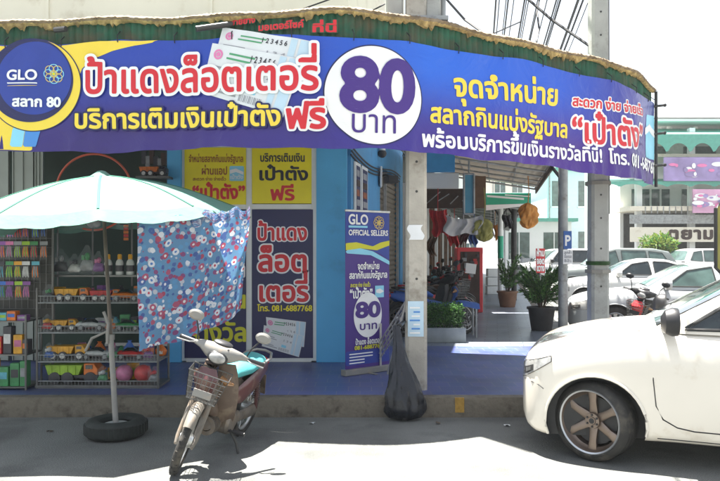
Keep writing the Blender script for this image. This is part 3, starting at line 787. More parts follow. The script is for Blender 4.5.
# tickets behind the red words
ticket(mb, [bp_(*p) for p in ((223, 27.5), (315, 42), (303, 83), (213, 66))], lambda u, z, ly: bsurf(u, z, ly), 1, IX=BX_)
ticket(mb, [bp_(*p) for p in ((213, 43.5), (304, 60), (284, 118), (202, 93))], lambda u, z, ly: bsurf(u, z, ly), 4.2, IX=BX_)
OL = (W3, .095)
bw('ป้าแดงล็อตเตอรี่', 87, 93.5, 318, 90.5, 23, RD, 7, bold=.024, outline=OL, res=36)
bw('บริการเติมเงินเป๋าตัง', 77, 128.5, 281, 126, 14.5, YL, 7, bold=.03, outline=(BX_['ink_navy'], .10), res=36)
bw('ฟรี', 288, 129, 325, 128, 19, RD, 7, bold=.035, outline=OL, res=36)
bdisc(376, 95, 50, 'ink_navy', 1); bdisc(376, 95, 48.6, 'ink_white', 2); 
PU = BX_['ink_purple']
bw('80', 342, 110, 413, 112, 53, PU, 2, latin=True, bold=.035, res=40); bw('บาท', 352, 132, 396.5, 133.5, 18.5, PU, 2, bold=.0, res=36)
bw('จุดจำหน่าย', 454, 95.5, 557, 105.5, 16.5, YL, 0, bold=.03, res=36)
bw('สลากกินแบ่งรัฐบาล', 431, 121.5, 568, 137.5, 13.5, YL, 0, bold=.03, res=36)
bw('พร้อมบริการขึ้นเงินรางวัลที่นี่!  โทร. 081-6887768', 423, 146, 656, 174, 10.5, W3, 0, bold=.03, res=36)
bw('สะดวก ง่าย จ่ายเร็ว', 573, 105.5, 641, 116, 7.2, RD, 0, bold=.03, outline=(W3, .12), res=30)
bw('“เป๋าตัง”', 574, 141.5, 641, 148.5, 19, RD, 0, bold=.03, outline=OL, res=34)
mb.polys(poly_region([bp_(*p) for p in ((646, 117), (654, 118), (654, 158), (645, 155))], .02, .03), bmap(1), BX_['ink_cyan'])
mb.polys(poly_region([bp_(*p) for p in ((644, 128), (649, 124), (655, 131), (655, 138), (649, 131), (644, 135))], .015), bmap(2), BX_['ink_white'])
mb.build('lettering', BI, banner, BO, smooth=False)
# ties at the hem
for u in list(np.arange(.3, BL, .62)) + [BL - .03]:
    mb = MB()
    x, y, nx, ny = bpath(u); z = btop(u)
    mb.sweep([(x + nx * .012, y + ny * .012, z - .03), (x + nx * .02, y + ny * .02, z + .04), (x - nx * .05, y - ny * .05, z + .10)], .006, 6)
    mb.build('tie_cord', 'cable', banner, BO)
mb = MB(); x, y, nx, ny = bpath(BL)
mb.cyl((x + .03, y + .02, BZ1 - BH - .12), (x + .03, y + .02, BZ1 + .10), .022, n=10)
for z in (BZ1 - .12, BZ1 - .52, BZ1 - .98): mb.cyl((x - .02, y, z), (x + .13, y - .02, z + .015), .018, n=8); mb.ball((x + .14, y - .02, z + .015), .026, 8)
mb.build('end_rod', 'dark_steel', banner, BO)

# awning: steel frame, sheet roof, corrugated fascia, ragged foam lip
AO = (0, 8.0, 3.9)
aw = thing('awning', 'green corrugated awning with a ragged golden foam edge running round the shop corner', 'awning', AO)
def rim(u, off, z):
    if u < 0: x, y, nx, ny = bpath(0.0); x += u; 
    else: x, y, nx, ny = bpath(min(u, BL))
    if u > BL: t = u - BL; x += -ny * t; y += nx * t
    return (x + nx * off, y + ny * off, z - drop(u))
ru = list(np.arange(-3.0, BL + .05, .02))
rnd = random.Random(5)
mb = MB(); vs = []
tear = 0.0
for i, u in enumerate(ru):
    c = .014 * math.cos(u * 2 * PI / .076)
    tear = max(0, tear * .8 + rnd.uniform(-.02, .021))
    zb_ = 3.80 + .012 * math.sin(u * 4) + (.02 if rnd.random() < .1 else 0)
    for z in (zb_, 3.95, 4.085): vs.append(rim(u, -.06 + c, z))
mb.add(vs, [(i * 3 + j, (i + 1) * 3 + j, (i + 1) * 3 + j + 1, i * 3 + j + 1) for i in range(len(ru) - 1) for j in range(2)])
fa = mb.build('fascia', 'awning_green', aw, AO, angle=60)
mb = MB()
def fw(txt, a, b, c, d, h):
    u0, u1 = bu(a), bu(c); z0, z1 = bz(a, b), bz(c, d)
    write(mb, txt, u0, u1, z0, h * 7.1 / FPX, lambda u, z, ly: rim(u, -.034 + .003 * ly, z), 0, slope=(z1 - z0) / (u1 - u0), bold=.04, outline=(1, .12))
fw('ขายยาง', 230, 24.5, 254, 21.5, 4.5); fw('มอเตอร์ไซค์', 258, 30, 303, 26, 5.0); fw('ที่นี่', 313, 31, 336, 31, 6)
mb.build('painted_words', ['ink_red', 'awning_green'], fa, AO, smooth=False)
# foam lip: lumpy strip with a torn lower edge, lying over the fascia
mb = MB(); vs = []
n1 = np.random.RandomState(4)
lo = np.convolve(n1.rand(len(ru) + 30) * .15, np.ones(5) / 6, 'same')[:len(ru)] + np.convolve(n1.rand(len(ru) + 30) * .13, np.ones(30) / 30, 'same')[:len(ru)] - .122
lo = lo + np.where(n1.rand(len(ru)) < .16, -.03, 0) + np.where(n1.rand(len(ru)) < .06, .035, 0)
for i, u in enumerate(ru):
    j = n1.uniform(-.006, .006, 8)
    zt_ = 4.10 + .018 * math.sin(u * 1.7) + .012 * math.sin(u * 5.3)
    vs += [rim(u, -.040 + j[0] * .3, zt_ - .040 - max(0, lo[i])), rim(u, -.012 + j[1], zt_ - .036 - .92 * max(0, lo[i])), rim(u, .006 + j[2] * 1.6, zt_ - .022 + j[3]), rim(u, .022 + j[4], zt_ + .0 + j[5]), rim(u, -.02 + j[6], zt_ + .028 + j[7]), rim(u, -.30, zt_ + .055)]
k = 6
F_ = []; MI = []
mb.v = [tuple(p) for p in vs]
for i in range(len(ru) - 1):
    for j in range(k - 1): mb.f.append((i * k + j, (i + 1) * k + j, (i + 1) * k + j + 1, i * k + j + 1)); mb.m.append(0 if j < 2 else 1)
mb.build('foam_lip', ['foam_edge', 'rust_edge'], aw, AO, angle=50)
# roof sheet back to the walls
mb = MB(); vs = []
ru2 = list(np.arange(-3.0, BL + .05, .1))
for u in ru2:
    p = rim(u, -.30, 4.14); x, y, nx, ny = bpath(min(max(u, 0), BL))
    if u < BL * .52: q = (p[0] if u < 3.2 else min(p[0] - (u - 3.2) * .25, WX(FY)), FY - .03, 4.55)
    else:
        yq = FY + (u - BL * .52) * .42; q = (WX(yq) + .03, yq, 4.55)
    vs += [p, q]
mb.add(vs, [(2 * i, 2 * i + 2, 2 * i + 3, 2 * i + 1) for i in range(len(ru2) - 1)])
mb.build('roof_sheet', 'awning_sheet', aw, AO, smooth=False)
mb = MB()
mb.sweep([rim(u, -.12, 3.86) for u in np.arange(-3, BL, .1)], .03, 8)
for u in np.arange(-2.6, BL, 1.3):
    p = Vector(rim(u, -.12, 3.88)); x, y, nx, ny = bpath(min(max(u, 0), BL))
    yq = FY - .05 if u < 4.6 else FY + (u - 4.6) * .42
    q = Vector((p.x, FY - .05, 4.4)) if u < 3.9 else Vector((WX(yq) + .05, yq, 4.4))
    mb.sweep([p, q], .025, 8)
mb.build('frame', 'dark_steel', aw, AO)
# a bracket pipe sticking out over the banner
t = MB(); a = at(196, 29, 6.95); b = at(232, 24, 7.1); t.cyl(a, b, .028, n=10)
tag(t.build('bracket_pipe', 'dark_steel', None, tuple(a)), 'dark stub of steel pipe poking over the banner above the tickets', 'pipe')
t = MB(); t.cyl(at(55, 30, 7.3), at(66, 29, 7.25), .03, n=8)
tag(t.build('bracket_pipe', 'dark_steel', None, tuple(at(55, 30, 7.3))), 'dark stub of steel pipe poking over the banner above its round logo', 'pipe')
# ------------------------------------------------------------------ umbrella in a tyre, flowered cloth
UC = Vector((-2.57, 7.03, 2.05))                       # centre of the canopy rim
UR = 1.34; UH = .40
Utilt = Euler((R(1.5), R(-3.2), 0)).to_matrix()
um = thing('market_umbrella', 'large pale green market umbrella with scalloped edge, its pole set in a tyre', 'umbrella', (-2.23, 6.40, 0))
uo = tuple(um.location)
NP_ = 10
def canopy(r, a, drop=0.0):
    """r 0..1 from apex to rim"""
    k = a / (2 * PI) * NP_; fr_ = k - math.floor(k)
    rr = r * UR * (1 - .06 * math.sin(PI * fr_) * r)
    z = UH * (1 - r) ** 1.0 + .07 * math.sin(PI * r) - .030 * math.sin(PI * fr_) * r - drop
    return UC + Utilt @ Vector((rr * math.cos(a), rr * math.sin(a), z))
mb = MB(); mb.grid(lambda r, a: canopy(r, a), np.linspace(.02, 1, 14), np.linspace(0, 2 * PI, NP_ * 10 + 1))
cp_ = mb.build('canopy', 'canopy_green', um, uo, angle=70)
mb = MB(); mb.grid(lambda d, a: canopy(1.0 + d * .1, a, .05 * d * (.75 + .25 * abs(math.sin(a * NP_ * 1.5)))), [0, .3, .6, 1], np.linspace(0, 2 * PI, NP_ * 12 + 1))
mb.build('valance', 'canopy_green', cp_, uo, angle=70)
for k in range(NP_):
    mb = MB(); a = 2 * PI * k / NP_; mb.sweep([canopy(r, a, -.004) for r in np.linspace(.04, 1, 12)], [(.011, .003)] * 12, 6); mb.build('seam', 'valance_green', cp_, uo)
mb = MB(); top = canopy(0.0, 0); mb.lathe([(0, .05), (.04, .04), (.10, -.005), (.16, -.04)], top, n=16); mb.build('crown_cap', 'canopy_green', cp_, uo)
for k in range(NP_):
    a = 2 * PI * k / NP_
    mb = MB(); mb.sweep([canopy(r, a, .02) for r in (0.0, .2, .4, .6, .8, .99)], .006, 6)
    mb.sweep([UC + Utilt @ Vector((0, 0, .12)), canopy(.55, a, .025)], .005, 6); mb.build('rib', 'steel', um, uo)
b0 = Vector((-2.23, 6.40, .06)); mid = b0.lerp(top, .34)
mb = MB(); mb.cyl(b0.lerp(top, .32), top, .018, n=12); mb.build('pole', 'pole_brown', um, uo)
mb = MB(); mb.cyl(b0, mid, .026, n=14); mb.lathe([(.028, -.02), (.036, -.02), (.036, .03), (.02, .035)], mid, n=14); mb.build('pole_sleeve', 'pvc', um, uo)
mb = MB(); mb.sweep([mid + Vector((-.22, -.05, -.12)), mid + Vector((-.16, -.05, .0)), mid + Vector((-.03, -.04, .06)), mid + Vector((-.02, -.04, -.05)), mid + Vector((-.01, -.04, .14)), mid + Vector((-.05, -.05, .25))], .014, 8); mb.build('hook', 'pvc', um, uo)
tb = thing('umbrella_tyre', 'worn black tyre lying flat on the road as the umbrella foot', 'tyre', (-2.23, 6.40, 0))
mb = MB(); pr = [(.15, .02), (.20, .004), (.245, .012), (.268, .04), (.272, .085), (.268, .13), (.245, .158), (.20, .168), (.15, .15), (.14, .12)]
mb.lathe(pr, n=48, closed=False)
for k in range(40):
    a = 2 * PI * k / 40; mb.box((.272 * math.cos(a), .272 * math.sin(a), .086), (.008, .028, .085), rz=a + .3)
mb.build('tyre', 'old_rubber', tb, angle=50)
mb = MB(); mb.lathe([(0, .125), (.1, .12), (.152, .10), (.152, .02), (0, .02)], n=24); mb.build('concrete_fill', 'concrete_grey', tb)

def flower_cloth():
    m = bpy.data.materials.new('flower_cloth'); m.use_nodes = True; MATS['flower_cloth'] = m
    n = m.node_tree.nodes; l = m.node_tree.links; p = n['Principled BSDF']
    uv = n.new('ShaderNodeUVMap'); uv.uv_map = 'UVMap'
    def layer(scale, off, r0, r1, cols, base):
        mp = n.new('ShaderNodeMapping'); mp.inputs['Scale'].default_value = (scale, scale, scale); mp.inputs['Location'].default_value = (off, off * .7, 0); l.new(uv.outputs[0], mp.inputs[0])
        nz = n.new('ShaderNodeTexNoise'); nz.inputs['Scale'].default_value = 3.0; l.new(mp.outputs[0], nz.inputs['Vector'])
        mv = n.new('ShaderNodeMix'); mv.data_type = 'VECTOR'; mv.inputs['Factor'].default_value = .14; l.new(mp.outputs[0], mv.inputs['A']); l.new(nz.outputs['Color'], mv.inputs['B'])
        v = n.new('ShaderNodeTexVoronoi'); v.inputs['Scale'].default_value = 1.0; v.inputs['Randomness'].default_value = .75; l.new(mv.outputs['Result'], v.inputs['Vector'])
        sp_ = n.new('ShaderNodeSeparateColor'); l.new(v.outputs['Color'], sp_.inputs[0])
        cr = n.new('ShaderNodeValToRGB'); cr.color_ramp.interpolation = 'CONSTANT'; e = cr.color_ramp.elements
        while len(e) < len(cols): e.new(.5)
        for k, c in enumerate(cols): e[k].position = k / len(cols); e[k].color = (*c, 1)
        l.new(sp_.outputs[0], cr.inputs[0])
        ring = n.new('ShaderNodeValToRGB'); ring.color_ramp.interpolation = 'CONSTANT'; e = ring.color_ramp.elements
        e[0].position = 0; e[0].color = (0, 0, 0, 1); e[1].position = r0; e[1].color = (1, 1, 1, 1); q = e.new(r1); q.color = (0, 0, 0, 1)
        l.new(v.outputs['Distance'], ring.inputs[0])
        mx = n.new('ShaderNodeMix'); mx.data_type = 'RGBA'; l.new(ring.outputs[0], mx.inputs['Factor']); l.new(base, mx.inputs['A']); l.new(cr.outputs[0], mx.inputs['B'])
        return mx.outputs['Result']
    rgb = n.new('ShaderNodeRGB'); rgb.outputs[0].default_value = (.13, .27, .45, 1)
    o = layer(27, 0.3, 0.0, .47, [(.07, .12, .32), (.36, .07, .12), (.12, .30, .52), (.50, .52, .58), (.24, .08, .20)], rgb.outputs[0])
    o = layer(18, 0.9, 0.0, .42, [(.66, .68, .74), (.42, .08, .13), (.08, .14, .36), (.70, .71, .75), (.40, .10, .17)], o)
    o = layer(18, 0.9, 0.0, .17, [(.50, .06, .10), (.70, .70, .74), (.72, .72, .76), (.08, .20, .50), (.70, .68, .70)], o)
    l.new(o, p.inputs['Base Color']); p.inputs['Roughness'].default_value = .85
    t = n.new('ShaderNodeBsdfTranslucent'); l.new(o, t.inputs['Color']); ms = n.new('ShaderNodeMixShader'); ms.inputs[0].default_value = .45
    l.new(p.outputs[0], ms.inputs[1]); l.new(t.outputs[0], ms.inputs[2]); l.new(ms.outputs[0], n['Material Output'].inputs['Surface'])
flower_cloth()
C0 = Vector((ax(137, 5.95), 5.95)); C1 = Vector((ax(250, 6.62), 6.62))
def cloth(u, v):
    p = C0.lerp(C1, u); bulge = -.16 * math.sin(PI * u)
    d = (C1 - C0).normalized(); nrm = Vector((d.y, -d.x))
    zt_ = (1 - u) * az(219, 5.95) + u * az(208.5, 6.62) + .015 * math.sin(u * 25) - .05 * math.sin(PI * u) * .3
    zbm = (1 - u) * az(351, 5.95) + u * az(311, 6.62) - .03 * math.sin(u * PI) + .012 * math.sin(u * 15)
    z = zt_ + (zbm - zt_) * v
    f = (.010 + .028 * v) * math.sin(u * 15 + v * 1.2) + .010 * v * math.sin(u * 37 + 1) + .01 * math.sin(v * 9 + u * 6)
    sl_ = -.10 * v * u
    q = p + nrm * (-bulge * .6 + f) + d * sl_
    return (q.x, q.y, z)
mb = MB(); mb.grid(cloth, np.linspace(0, 1, 90), np.linspace(0, 1, 40), uv=True)
mb.grid(lambda u, v: (lambda a, b: (a[0], a[1] - .012 - .02 * math.sin(u * 40), a[2] + .01 - v * .09 - .02 * math.sin(u * 23)))(cloth(.42 + u * .58, 0), 0), np.linspace(0, 1, 50), np.linspace(0, 1, 8), uv=True)
tag(mb.build('sun_cloth', 'flower_cloth', None, (C0.x, C0.y, 1.0), angle=80), 'blue cloth printed with white and red flowers, hung from the umbrella edge as a sunshade', 'cloth')

# ------------------------------------------------------------------ motorbike
def make_bike(name, label, loc, heading, lean, steer=18.0, group=None):
    root = thing(name, label, 'motorbike', loc, 0, group)
    root.rotation_mode = 'XYZ'; root.rotation_euler = (R(-lean), 0, heading)
    def P(n, mb, m, par=None, **k): return mb.build(n, m, par or root, None, **k)
    ST = Matrix.Translation((.36, 0, .78)) @ Matrix.Rotation(R(-26), 4, 'Y') @ Matrix.Rotation(R(steer), 4, 'Z') @ Matrix.Rotation(R(26), 4, 'Y') @ Matrix.Translation((-.36, 0, -.78))
    def steer_mb(mb): mb.v = [tuple(ST @ Vector(p)) for p in mb.v]; return mb
    def wheel(cx, st):
        f = steer_mb if st else (lambda q: q)
        t = MB(); prof = [(.222, -.028), (.245, -.036), (.272, -.031), (.286, -.012), (.289, 0), (.286, .012), (.272, .031), (.245, .036), (.222, .028)]
        t.lathe(prof, (cx, 0, .289), 'Y', 44)
        for k in range(44):
            a = 2 * PI * k / 44
            t.box((cx + .285 * math.cos(a), .014 * (1 if k % 2 else -1), .289 + .285 * math.sin(a)), (.012, .02, .012), rot=Matrix.Rotation(-a, 3, 'Y'))
        w_ = P('wheel', f(t), 'tyre_rubber', angle=50)
        r = MB(); r.lathe([(.228, -.024), (.215, -.018), (.208, 0), (.215, .018), (.228, .024)], (cx, 0, .289), 'Y', 36)
        P('rim', f(r), 'steel', w_)
        s_ = MB()
        for k in range(18):
            a = 2 * PI * k / 18; b = a + (.5 if k % 2 else -.5); y = .03 if k % 4 < 2 else -.03
            s_.cyl((cx + .05 * math.cos(b), y, .289 + .05 * math.sin(b)), (cx + .212 * math.cos(a), 0, .289 + .212 * math.sin(a)), .0025, n=4)
        s_.lathe([(0, -.055), (.05, -.055), (.06, -.03), (.06, .03), (.05, .055), (0, .055)], (cx, 0, .289), 'Y', 20)
        P('spokes', f(s_), 'steel', w_)
    wheel(.61, True); wheel(-.61, False)
    # fork with dusty covers, mudguard
    for sgn in (-1, 1):
        t = MB(); t.sweep([(.61, .062 * sgn, .289), (.565, .066 * sgn, .40), (.52, .068 * sgn, .50), (.43, .068 * sgn, .68)], [.022, .026, .027, .022], 10)
        t.sweep([(.655, .066 * sgn, .25), (.61, .075 * sgn, .30), (.55, .08 * sgn, .42)], [(.014, .03), (.018, .045), (.015, .03)], 10)
        P('fork_leg', steer_mb(t), 'dusty_cream')
    t = MB()
    def guard(u, v):
        a = R(150) - u * R(112); w_ = (.040 + .010 * math.sin(PI * u)); y = (v - .5) * 2 * w_
        r = .318 - .035 * (abs(v - .5) * 2) ** 2.5
        return (.61 + r * math.cos(a), y, .289 + r * math.sin(a))
    t.grid(guard, np.linspace(0, 1, 22), np.linspace(0, 1, 9)); P('front_mudguard', steer_mb(t), 'dusty_cream', angle=60)
    # leg shields: two swept wings and the spine
    for sgn in (-1, 1):
        t = MB()
        def wing(u, v):
            z = .90 - .64 * u; x = .345 - .26 * u + .05 * math.sin(PI * u) ; out = (.055 + .105 * math.sin(PI * min(1, u * .9 + .1)) ** .8 * (1 - .25 * u))
            y = sgn * (.035 + out * v); xx = x - .12 * v ** 1.6 - .03 * u * v
            return (xx, y, z - .02 * v)
        t.grid(wing, np.linspace(0, 1, 18), np.linspace(0, 1, 9))
        q = MB(); q.v = [(x - .016, y * .985, z) for x, y, z in t.v]; q.f = [tuple(reversed(f)) for f in t.f]; t.add(q.v, q.f)
        P('leg_shield', t, 'dusty_plastic', angle=60)
        t = MB(); t.sweep([(.42, .10 * sgn, .80), (.40, .155 * sgn, .765), (.33, .19 * sgn, .74)], [(.02, .022), (.035, .03), (.01, .012)], 10); P('turn_signal', t, 'amber')
    t = MB(); t.sweep([(.40, 0, .90), (.36, 0, .72), (.28, 0, .50), (.12, 0, .40), (-.05, 0, .47), (-.25, 0, .60)], [(.07, .05), (.075, .06), (.06, .07), (.05, .07), (.06, .07), (.09, .08)], 14); P('frame_cover', t, 'dusty_plastic')
    t = MB(); t.sweep([(.455, 0, .86), (.475, 0, .78), (.455, 0, .68), (.40, 0, .60)], [(.07, .03), (.115, .05), (.09, .045), (.04, .03)], 14, up=(1, 0, 0)); P('front_cowl', t, 'maroon')
    # handlebar nacelle with lamp, bars, grips, mirrors
    t = MB(); t.sweep([(.34, -.23, 1.0), (.37, -.17, 1.01), (.40, -.09, 1.0), (.415, 0, .985), (.40, .09, 1.0), (.37, .17, 1.01), (.34, .23, 1.0)], [(.018, .018), (.032, .036), (.060, .066), (.072, .080), (.060, .066), (.032, .036), (.018, .018)], 16)
    hb = P('handlebar_cover', steer_mb(t), 'silver_plastic', angle=60)
    t = MB(); t.ball((.468, 0, .965), (.042, .075, .05), 18); P('headlamp', steer_mb(t), 'lamp_glass', hb)
    t = MB(); t.ball((.458, 0, .963), (.042, .088, .062), 18); P('lamp_bezel', steer_mb(t), 'black_plastic', hb)
    for sgn in (-1, 1): t = MB(); t.sweep([(.435, .085 * sgn, 1.025), (.405, .13 * sgn, 1.03), (.37, .185 * sgn, 1.025)], [(.006, .014), (.01, .018), (.005, .010)], 8); P('decal_stripe', steer_mb(t), 'maroon', hb)
    t = MB(); t.ball((.375, 0, 1.07), (.06, .085, .025), 16); P('speedometer', steer_mb(t), 'black_plastic', hb)
    for sgn in (-1, 1):
        t = MB(); t.cyl((.345, .21 * sgn, 1.0), (.275, .355 * sgn, .985), .019, n=12); t.ball((.273, .36 * sgn, .985), .02, 8); P('grip', steer_mb(t), 'black_plastic')
        t = MB(); t.sweep([(.35, .225 * sgn, 1.0), (.39, .27 * sgn, .995), (.37, .38 * sgn, .985)], .006, 6); P('brake_lever', steer_mb(t), 'steel')
        t = MB(); t.sweep([(.345, .215 * sgn, 1.01), (.35, .235 * sgn, 1.10), (.335, .285 * sgn, 1.19)], .007, 8); mr_ = P('mirror', steer_mb(t), 'black_plastic')
        t = MB(); t.sweep([(.36, .295 * sgn, 1.215), (.345, .295 * sgn, 1.215), (.325, .295 * sgn, 1.215)], [(.048, .03), (.068, .046), (.066, .044)], 18, up=(0, 0, 1)); P('mirror_shell', steer_mb(t), 'silver_plastic', mr_)
    # wire basket
    bk = MB()
    def bp3(y, z, x): return (x, y, z)
    x0, x1, yw, yb_, zt_, zb_ = .43, .66, .165, .12, .86, .62
    def rectp(f):
        z = zb_ + (zt_ - zb_) * f; w_ = yb_ + (yw - yb_) * f; xx = x1 - .05 * (1 - f)
        return [(x0, -w_, z), (xx, -w_, z), (xx, w_, z), (x0, w_, z)]
    for f in (0, .2, .4, .6, .8, 1.0): bk.sweep(rectp(f), .0055 if f in (0, 1.0) else .003, 5, closed=True)
    lo_, hi_ = rectp(0), rectp(1)
    for e in range(4):
        a0, a1 = Vector(lo_[e]), Vector(lo_[(e + 1) % 4]); b0_, b1 = Vector(hi_[e]), Vector(hi_[(e + 1) % 4])
        for k in range(9): bk.cyl(a0.lerp(a1, k / 8), b0_.lerp(b1, k / 8), .0028, n=5)
    for k in range(8): bk.cyl(Vector(lo_[0]).lerp(Vector(lo_[1]), k / 7), Vector(lo_[3]).lerp(Vector(lo_[2]), k / 7), .0028, n=5)
    bkt = P('basket', steer_mb(bk), 'wire_grey')
    t = MB(); t.box((.665, 0, .70), (.006, .15, .06), rot=Matrix.Rotation(R(-10), 3, 'Y')); P('number_plate', steer_mb(t), 'silver_plastic', bkt, bevel=.004)
    # engine, exhaust, chain case, pedals, stand
    t = MB(); t.sweep([(.26, 0, .33), (.14, 0, .31), (.06, 0, .31)], [(.055, .055), (.065, .07), (.07, .08)], 12, up=(0, 0, 1))
    for k in range(6): t.lathe([(.05, -.004), (.085, -.004), (.085, .004), (.05, .004)], (.16 + .02 * k, 0, .315), 'X', 16, closed=True)
    t.lathe([(0, -.13), (.085, -.13), (.105, -.10), (.105, .10), (.085, .125), (0, .125)], (-.02, 0, .30), 'Y', 20); t.lathe([(0, -.11), (.07, -.11), (.08, .10), (0, .10)], (-.13, 0, .31), 'Y', 18)
    P('engine', t, 'engine')
    t = MB(); t.sweep([(.2, -.05, .27), (.16, -.10, .2), (-.02, -.13, .17), (-.22, -.135, .2), (-.62, -.14, .29), (-.78, -.14, .33)], [.016, .017, .017, .04, .045, .03], 12); P('exhaust', t, 'steel')
    t = MB(); t.sweep([(-.12, .085, .31), (-.36, .09, .30), (-.61, .085, .29)], [(.03, .05), (.02, .055), (.035, .065)], 12, up=(0, 0, 1)); t.sweep([(-.15, -.075, .32), (-.61, -.075, .289)], [(.016, .025)] * 2, 8)
    P('swingarm', t, 'engine')
    for sgn in (-1, 1):
        t = MB(); t.cyl((-.50, .10 * sgn, .62), (-.60, .105 * sgn, .31), .018, n=10)
        for k in range(9): a = k / 9; t.lathe([(.022, -.005), (.033, 0), (.022, .005)], (-.51 - .07 * a, .10 * sgn, .59 - .2 * a), 'Z', 12)
        P('shock_absorber', t, 'maroon')
        t = MB(); t.cyl((.04, .09 * sgn, .25), (.04, .27 * sgn, .255), .012, n=8); t.cyl((.04, .17 * sgn, .255), (.04, .28 * sgn, .257), .020, n=10); P('footpeg', t, 'black_plastic')
        t = MB(); t.sweep([(.05, .07 * sgn, .50), (-.15, .105 * sgn, .55), (-.40, .12 * sgn, .635), (-.68, .085 * sgn, .70), (-.80, .03 * sgn, .73)], [(.02, .05), (.028, .10), (.03, .095), (.03, .07), (.015, .03)], 12); P('side_cover', t, 'maroon')
    t = MB(); t.sweep([(.0, .10, .27), (-.02, .20, .14), (-.03, .285, -.066)], .013, 8); t.box((-.03, .29, -.062), (.06, .05, .012)); P('side_stand', t, 'dark_steel')
    # seat, tail, grab rail, rear guard
    t = MB()
    pts = [(.02, 0, .70), (-.08, 0, .735), (-.25, 0, .745), (-.42, 0, .765), (-.58, 0, .785), (-.70, 0, .775)]
    t.sweep(pts, [(.05, .03), (.10, .055), (.135, .06), (.135, .06), (.12, .055), (.06, .03)], 18); P('seat', t, 'teal_seat', angle=60)
    t = MB(); t.sweep([(-.48, .125, .77), (-.66, .13, .80), (-.80, .08, .82), (-.83, 0, .825), (-.80, -.08, .82), (-.66, -.13, .80), (-.48, -.125, .77)], .013, 8); P('grab_rail', t, 'silver_plastic')
    t = MB(); t.ball((-.82, 0, .72), (.035, .07, .045), 14); P('tail_lamp', t, 'red_lens')
    t = MB()
    def rg(u, v):
        a = R(38) + u * R(115); y = (v - .5) * .13; r = .33 - .03 * (abs(v - .5) * 2) ** 2
        return (-.61 + r * math.cos(a), y, .289 + r * math.sin(a))
    t.grid(rg, np.linspace(0, 1, 16), np.linspace(0, 1, 7)); t.box((-.90, 0, .47), (.012, .11, .22), rot=Matrix.Rotation(R(20), 3, 'Y')); P('rear_mudguard', t, 'dusty_plastic', angle=60)
    t = MB()
    for sgn in (-1, 1):
        t.sweep([(.37, .02 * sgn, .93), (.44, .07 * sgn, 1.0), (.42, .12 * sgn, 1.04), (.36, .15 * sgn, 1.0)], .005, 6)
    P('control_cable', t, 'cable')
    return root
HD = math.atan2(-.972, -.235)
bike = make_bike('motorbike', 'dusty silver and maroon motorbike with teal seat and wire basket on its side stand', (-1.245, 5.88, 0.0), HD, 13.0); bike.scale = (.94, .94, .94)

# ------------------------------------------------------------------ roll-up banner on the pavement
RO = (0.095, 8.6, PH); dv = Vector((.54, .42, 0)).normalized(); nv_ = Vector((dv.y, -dv.x, 0))
rb = thing('rollup_banner', 'upright purple roll-up banner with a white 80 disc and small lottery lettering', 'banner stand', RO)
RW = .69; RH = 1.98
def rf(x, z, layer=0): p = Vector((RO[0], RO[1], PH)) + dv * x + nv_ * (.0036 * layer + .006 * math.sin(z * 2.1) * math.sin(PI * (x / RW + .5))) + Vector((0, 0, z)); return tuple(p)
mb = MB(); mb.grid(lambda x, z: rf(x, z), np.linspace(-RW / 2, RW / 2, 8), np.linspace(.07, RH, 40))
for f in mb.f: pass
RI = ['ink_purple', 'ink_blue', 'ink_white', 'ink_cyan', 'ink_yellow', 'ink_mid', 'ink_gold', 'ink_red', 'ink_navy', 'ink_lime']; RX = {n: i for i, n in enumerate(RI)}
sheet = mb.build('sheet', RI, rb, RO)
def rx(px): return (px - 367.3) / 43.3 * RW           # rows and columns measured on the banner's face
def rz_(py): return .02 + (374 - py) / 162.5 * RH
def rmap(l): return lambda x, z: rf(x, z, l)
mb = MB()
def rpoly(pts, mi, l, c=.02): mb.polys(poly_region([(rx(a), rz_(b)) for a, b in pts], c), rmap(l), RX[mi])
rpoly([(345.9, 212), (388.8, 212), (388.8, 262), (380, 256), (366, 250), (345.9, 248)], 'ink_blue', 1)
rpoly([(345.9, 245), (356, 244), (372, 248), (380, 244), (388.8, 242), (388.8, 247), (376, 252), (360, 250), (345.9, 252)], 'ink_lime', 2)
rpoly([(345.9, 252), (360, 250), (372, 253), (388.8, 263), (388.8, 267), (370, 257), (345.9, 255)], 'ink_cyan', 2)
rpoly([(345.9, 352), (388.8, 352), (388.8, 366), (345.9, 366)], 'ink_blue', 1)
def rw(txt, a, b, y, h, mi, **k): write(mb, txt, rx(a), rx(b), rz_(y), h / 162.5 * RH, lambda x, z, l: rf(x, z, l + 1.5), RX[mi], res=24, **k)
rw('GLO', 348.5, 367, 226, 10, 'ink_white', latin=True, bold=.03); rpoly([(348.5, 227.5), (367, 227.5), (367, 229.5), (348.5, 229.5)], 'ink_cyan', 2, .008)
rw('OFFICIAL SELLERS', 348.5, 387, 237, 5.5, 'ink_white', latin=True, bold=.03)
for k in range(8):
    t = k * PI / 4; mb.polys(disc(rx(378) + .045 * math.cos(t), rz_(224) + .045 * math.sin(t), .04, .006, .032), rmap(3 + k % 2), RX['ink_gold'])
mb.polys(disc(rx(378), rz_(224), .025, .006), rmap(4.5), RX['ink_gold'])
rw('จุดจำหน่าย', 357, 378, 271, 5, 'ink_white', bold=.03); rw('สลากกินแบ่งรัฐบาล', 349, 386, 280, 5, 'ink_white', bold=.03)
rw('สะดวก ง่าย จ่ายเร็ว', 350, 369, 288.5, 3, 'ink_lime', bold=.03); rw('“เป๋าตัง”', 349.5, 371, 299.5, 7, 'ink_white', bold=.032)
rpoly([(374, 288), (383, 288), (383, 300), (374, 300)], 'ink_cyan', 2); rpoly([(375, 292), (379, 291), (383, 294), (379, 296), (375, 295)], 'ink_white', 3, .008)
mb.polys(disc(rx(367.0), rz_(317), 22.5 / 162.5 * RH, .015, sx=.80), rmap(2), RX['ink_white'])
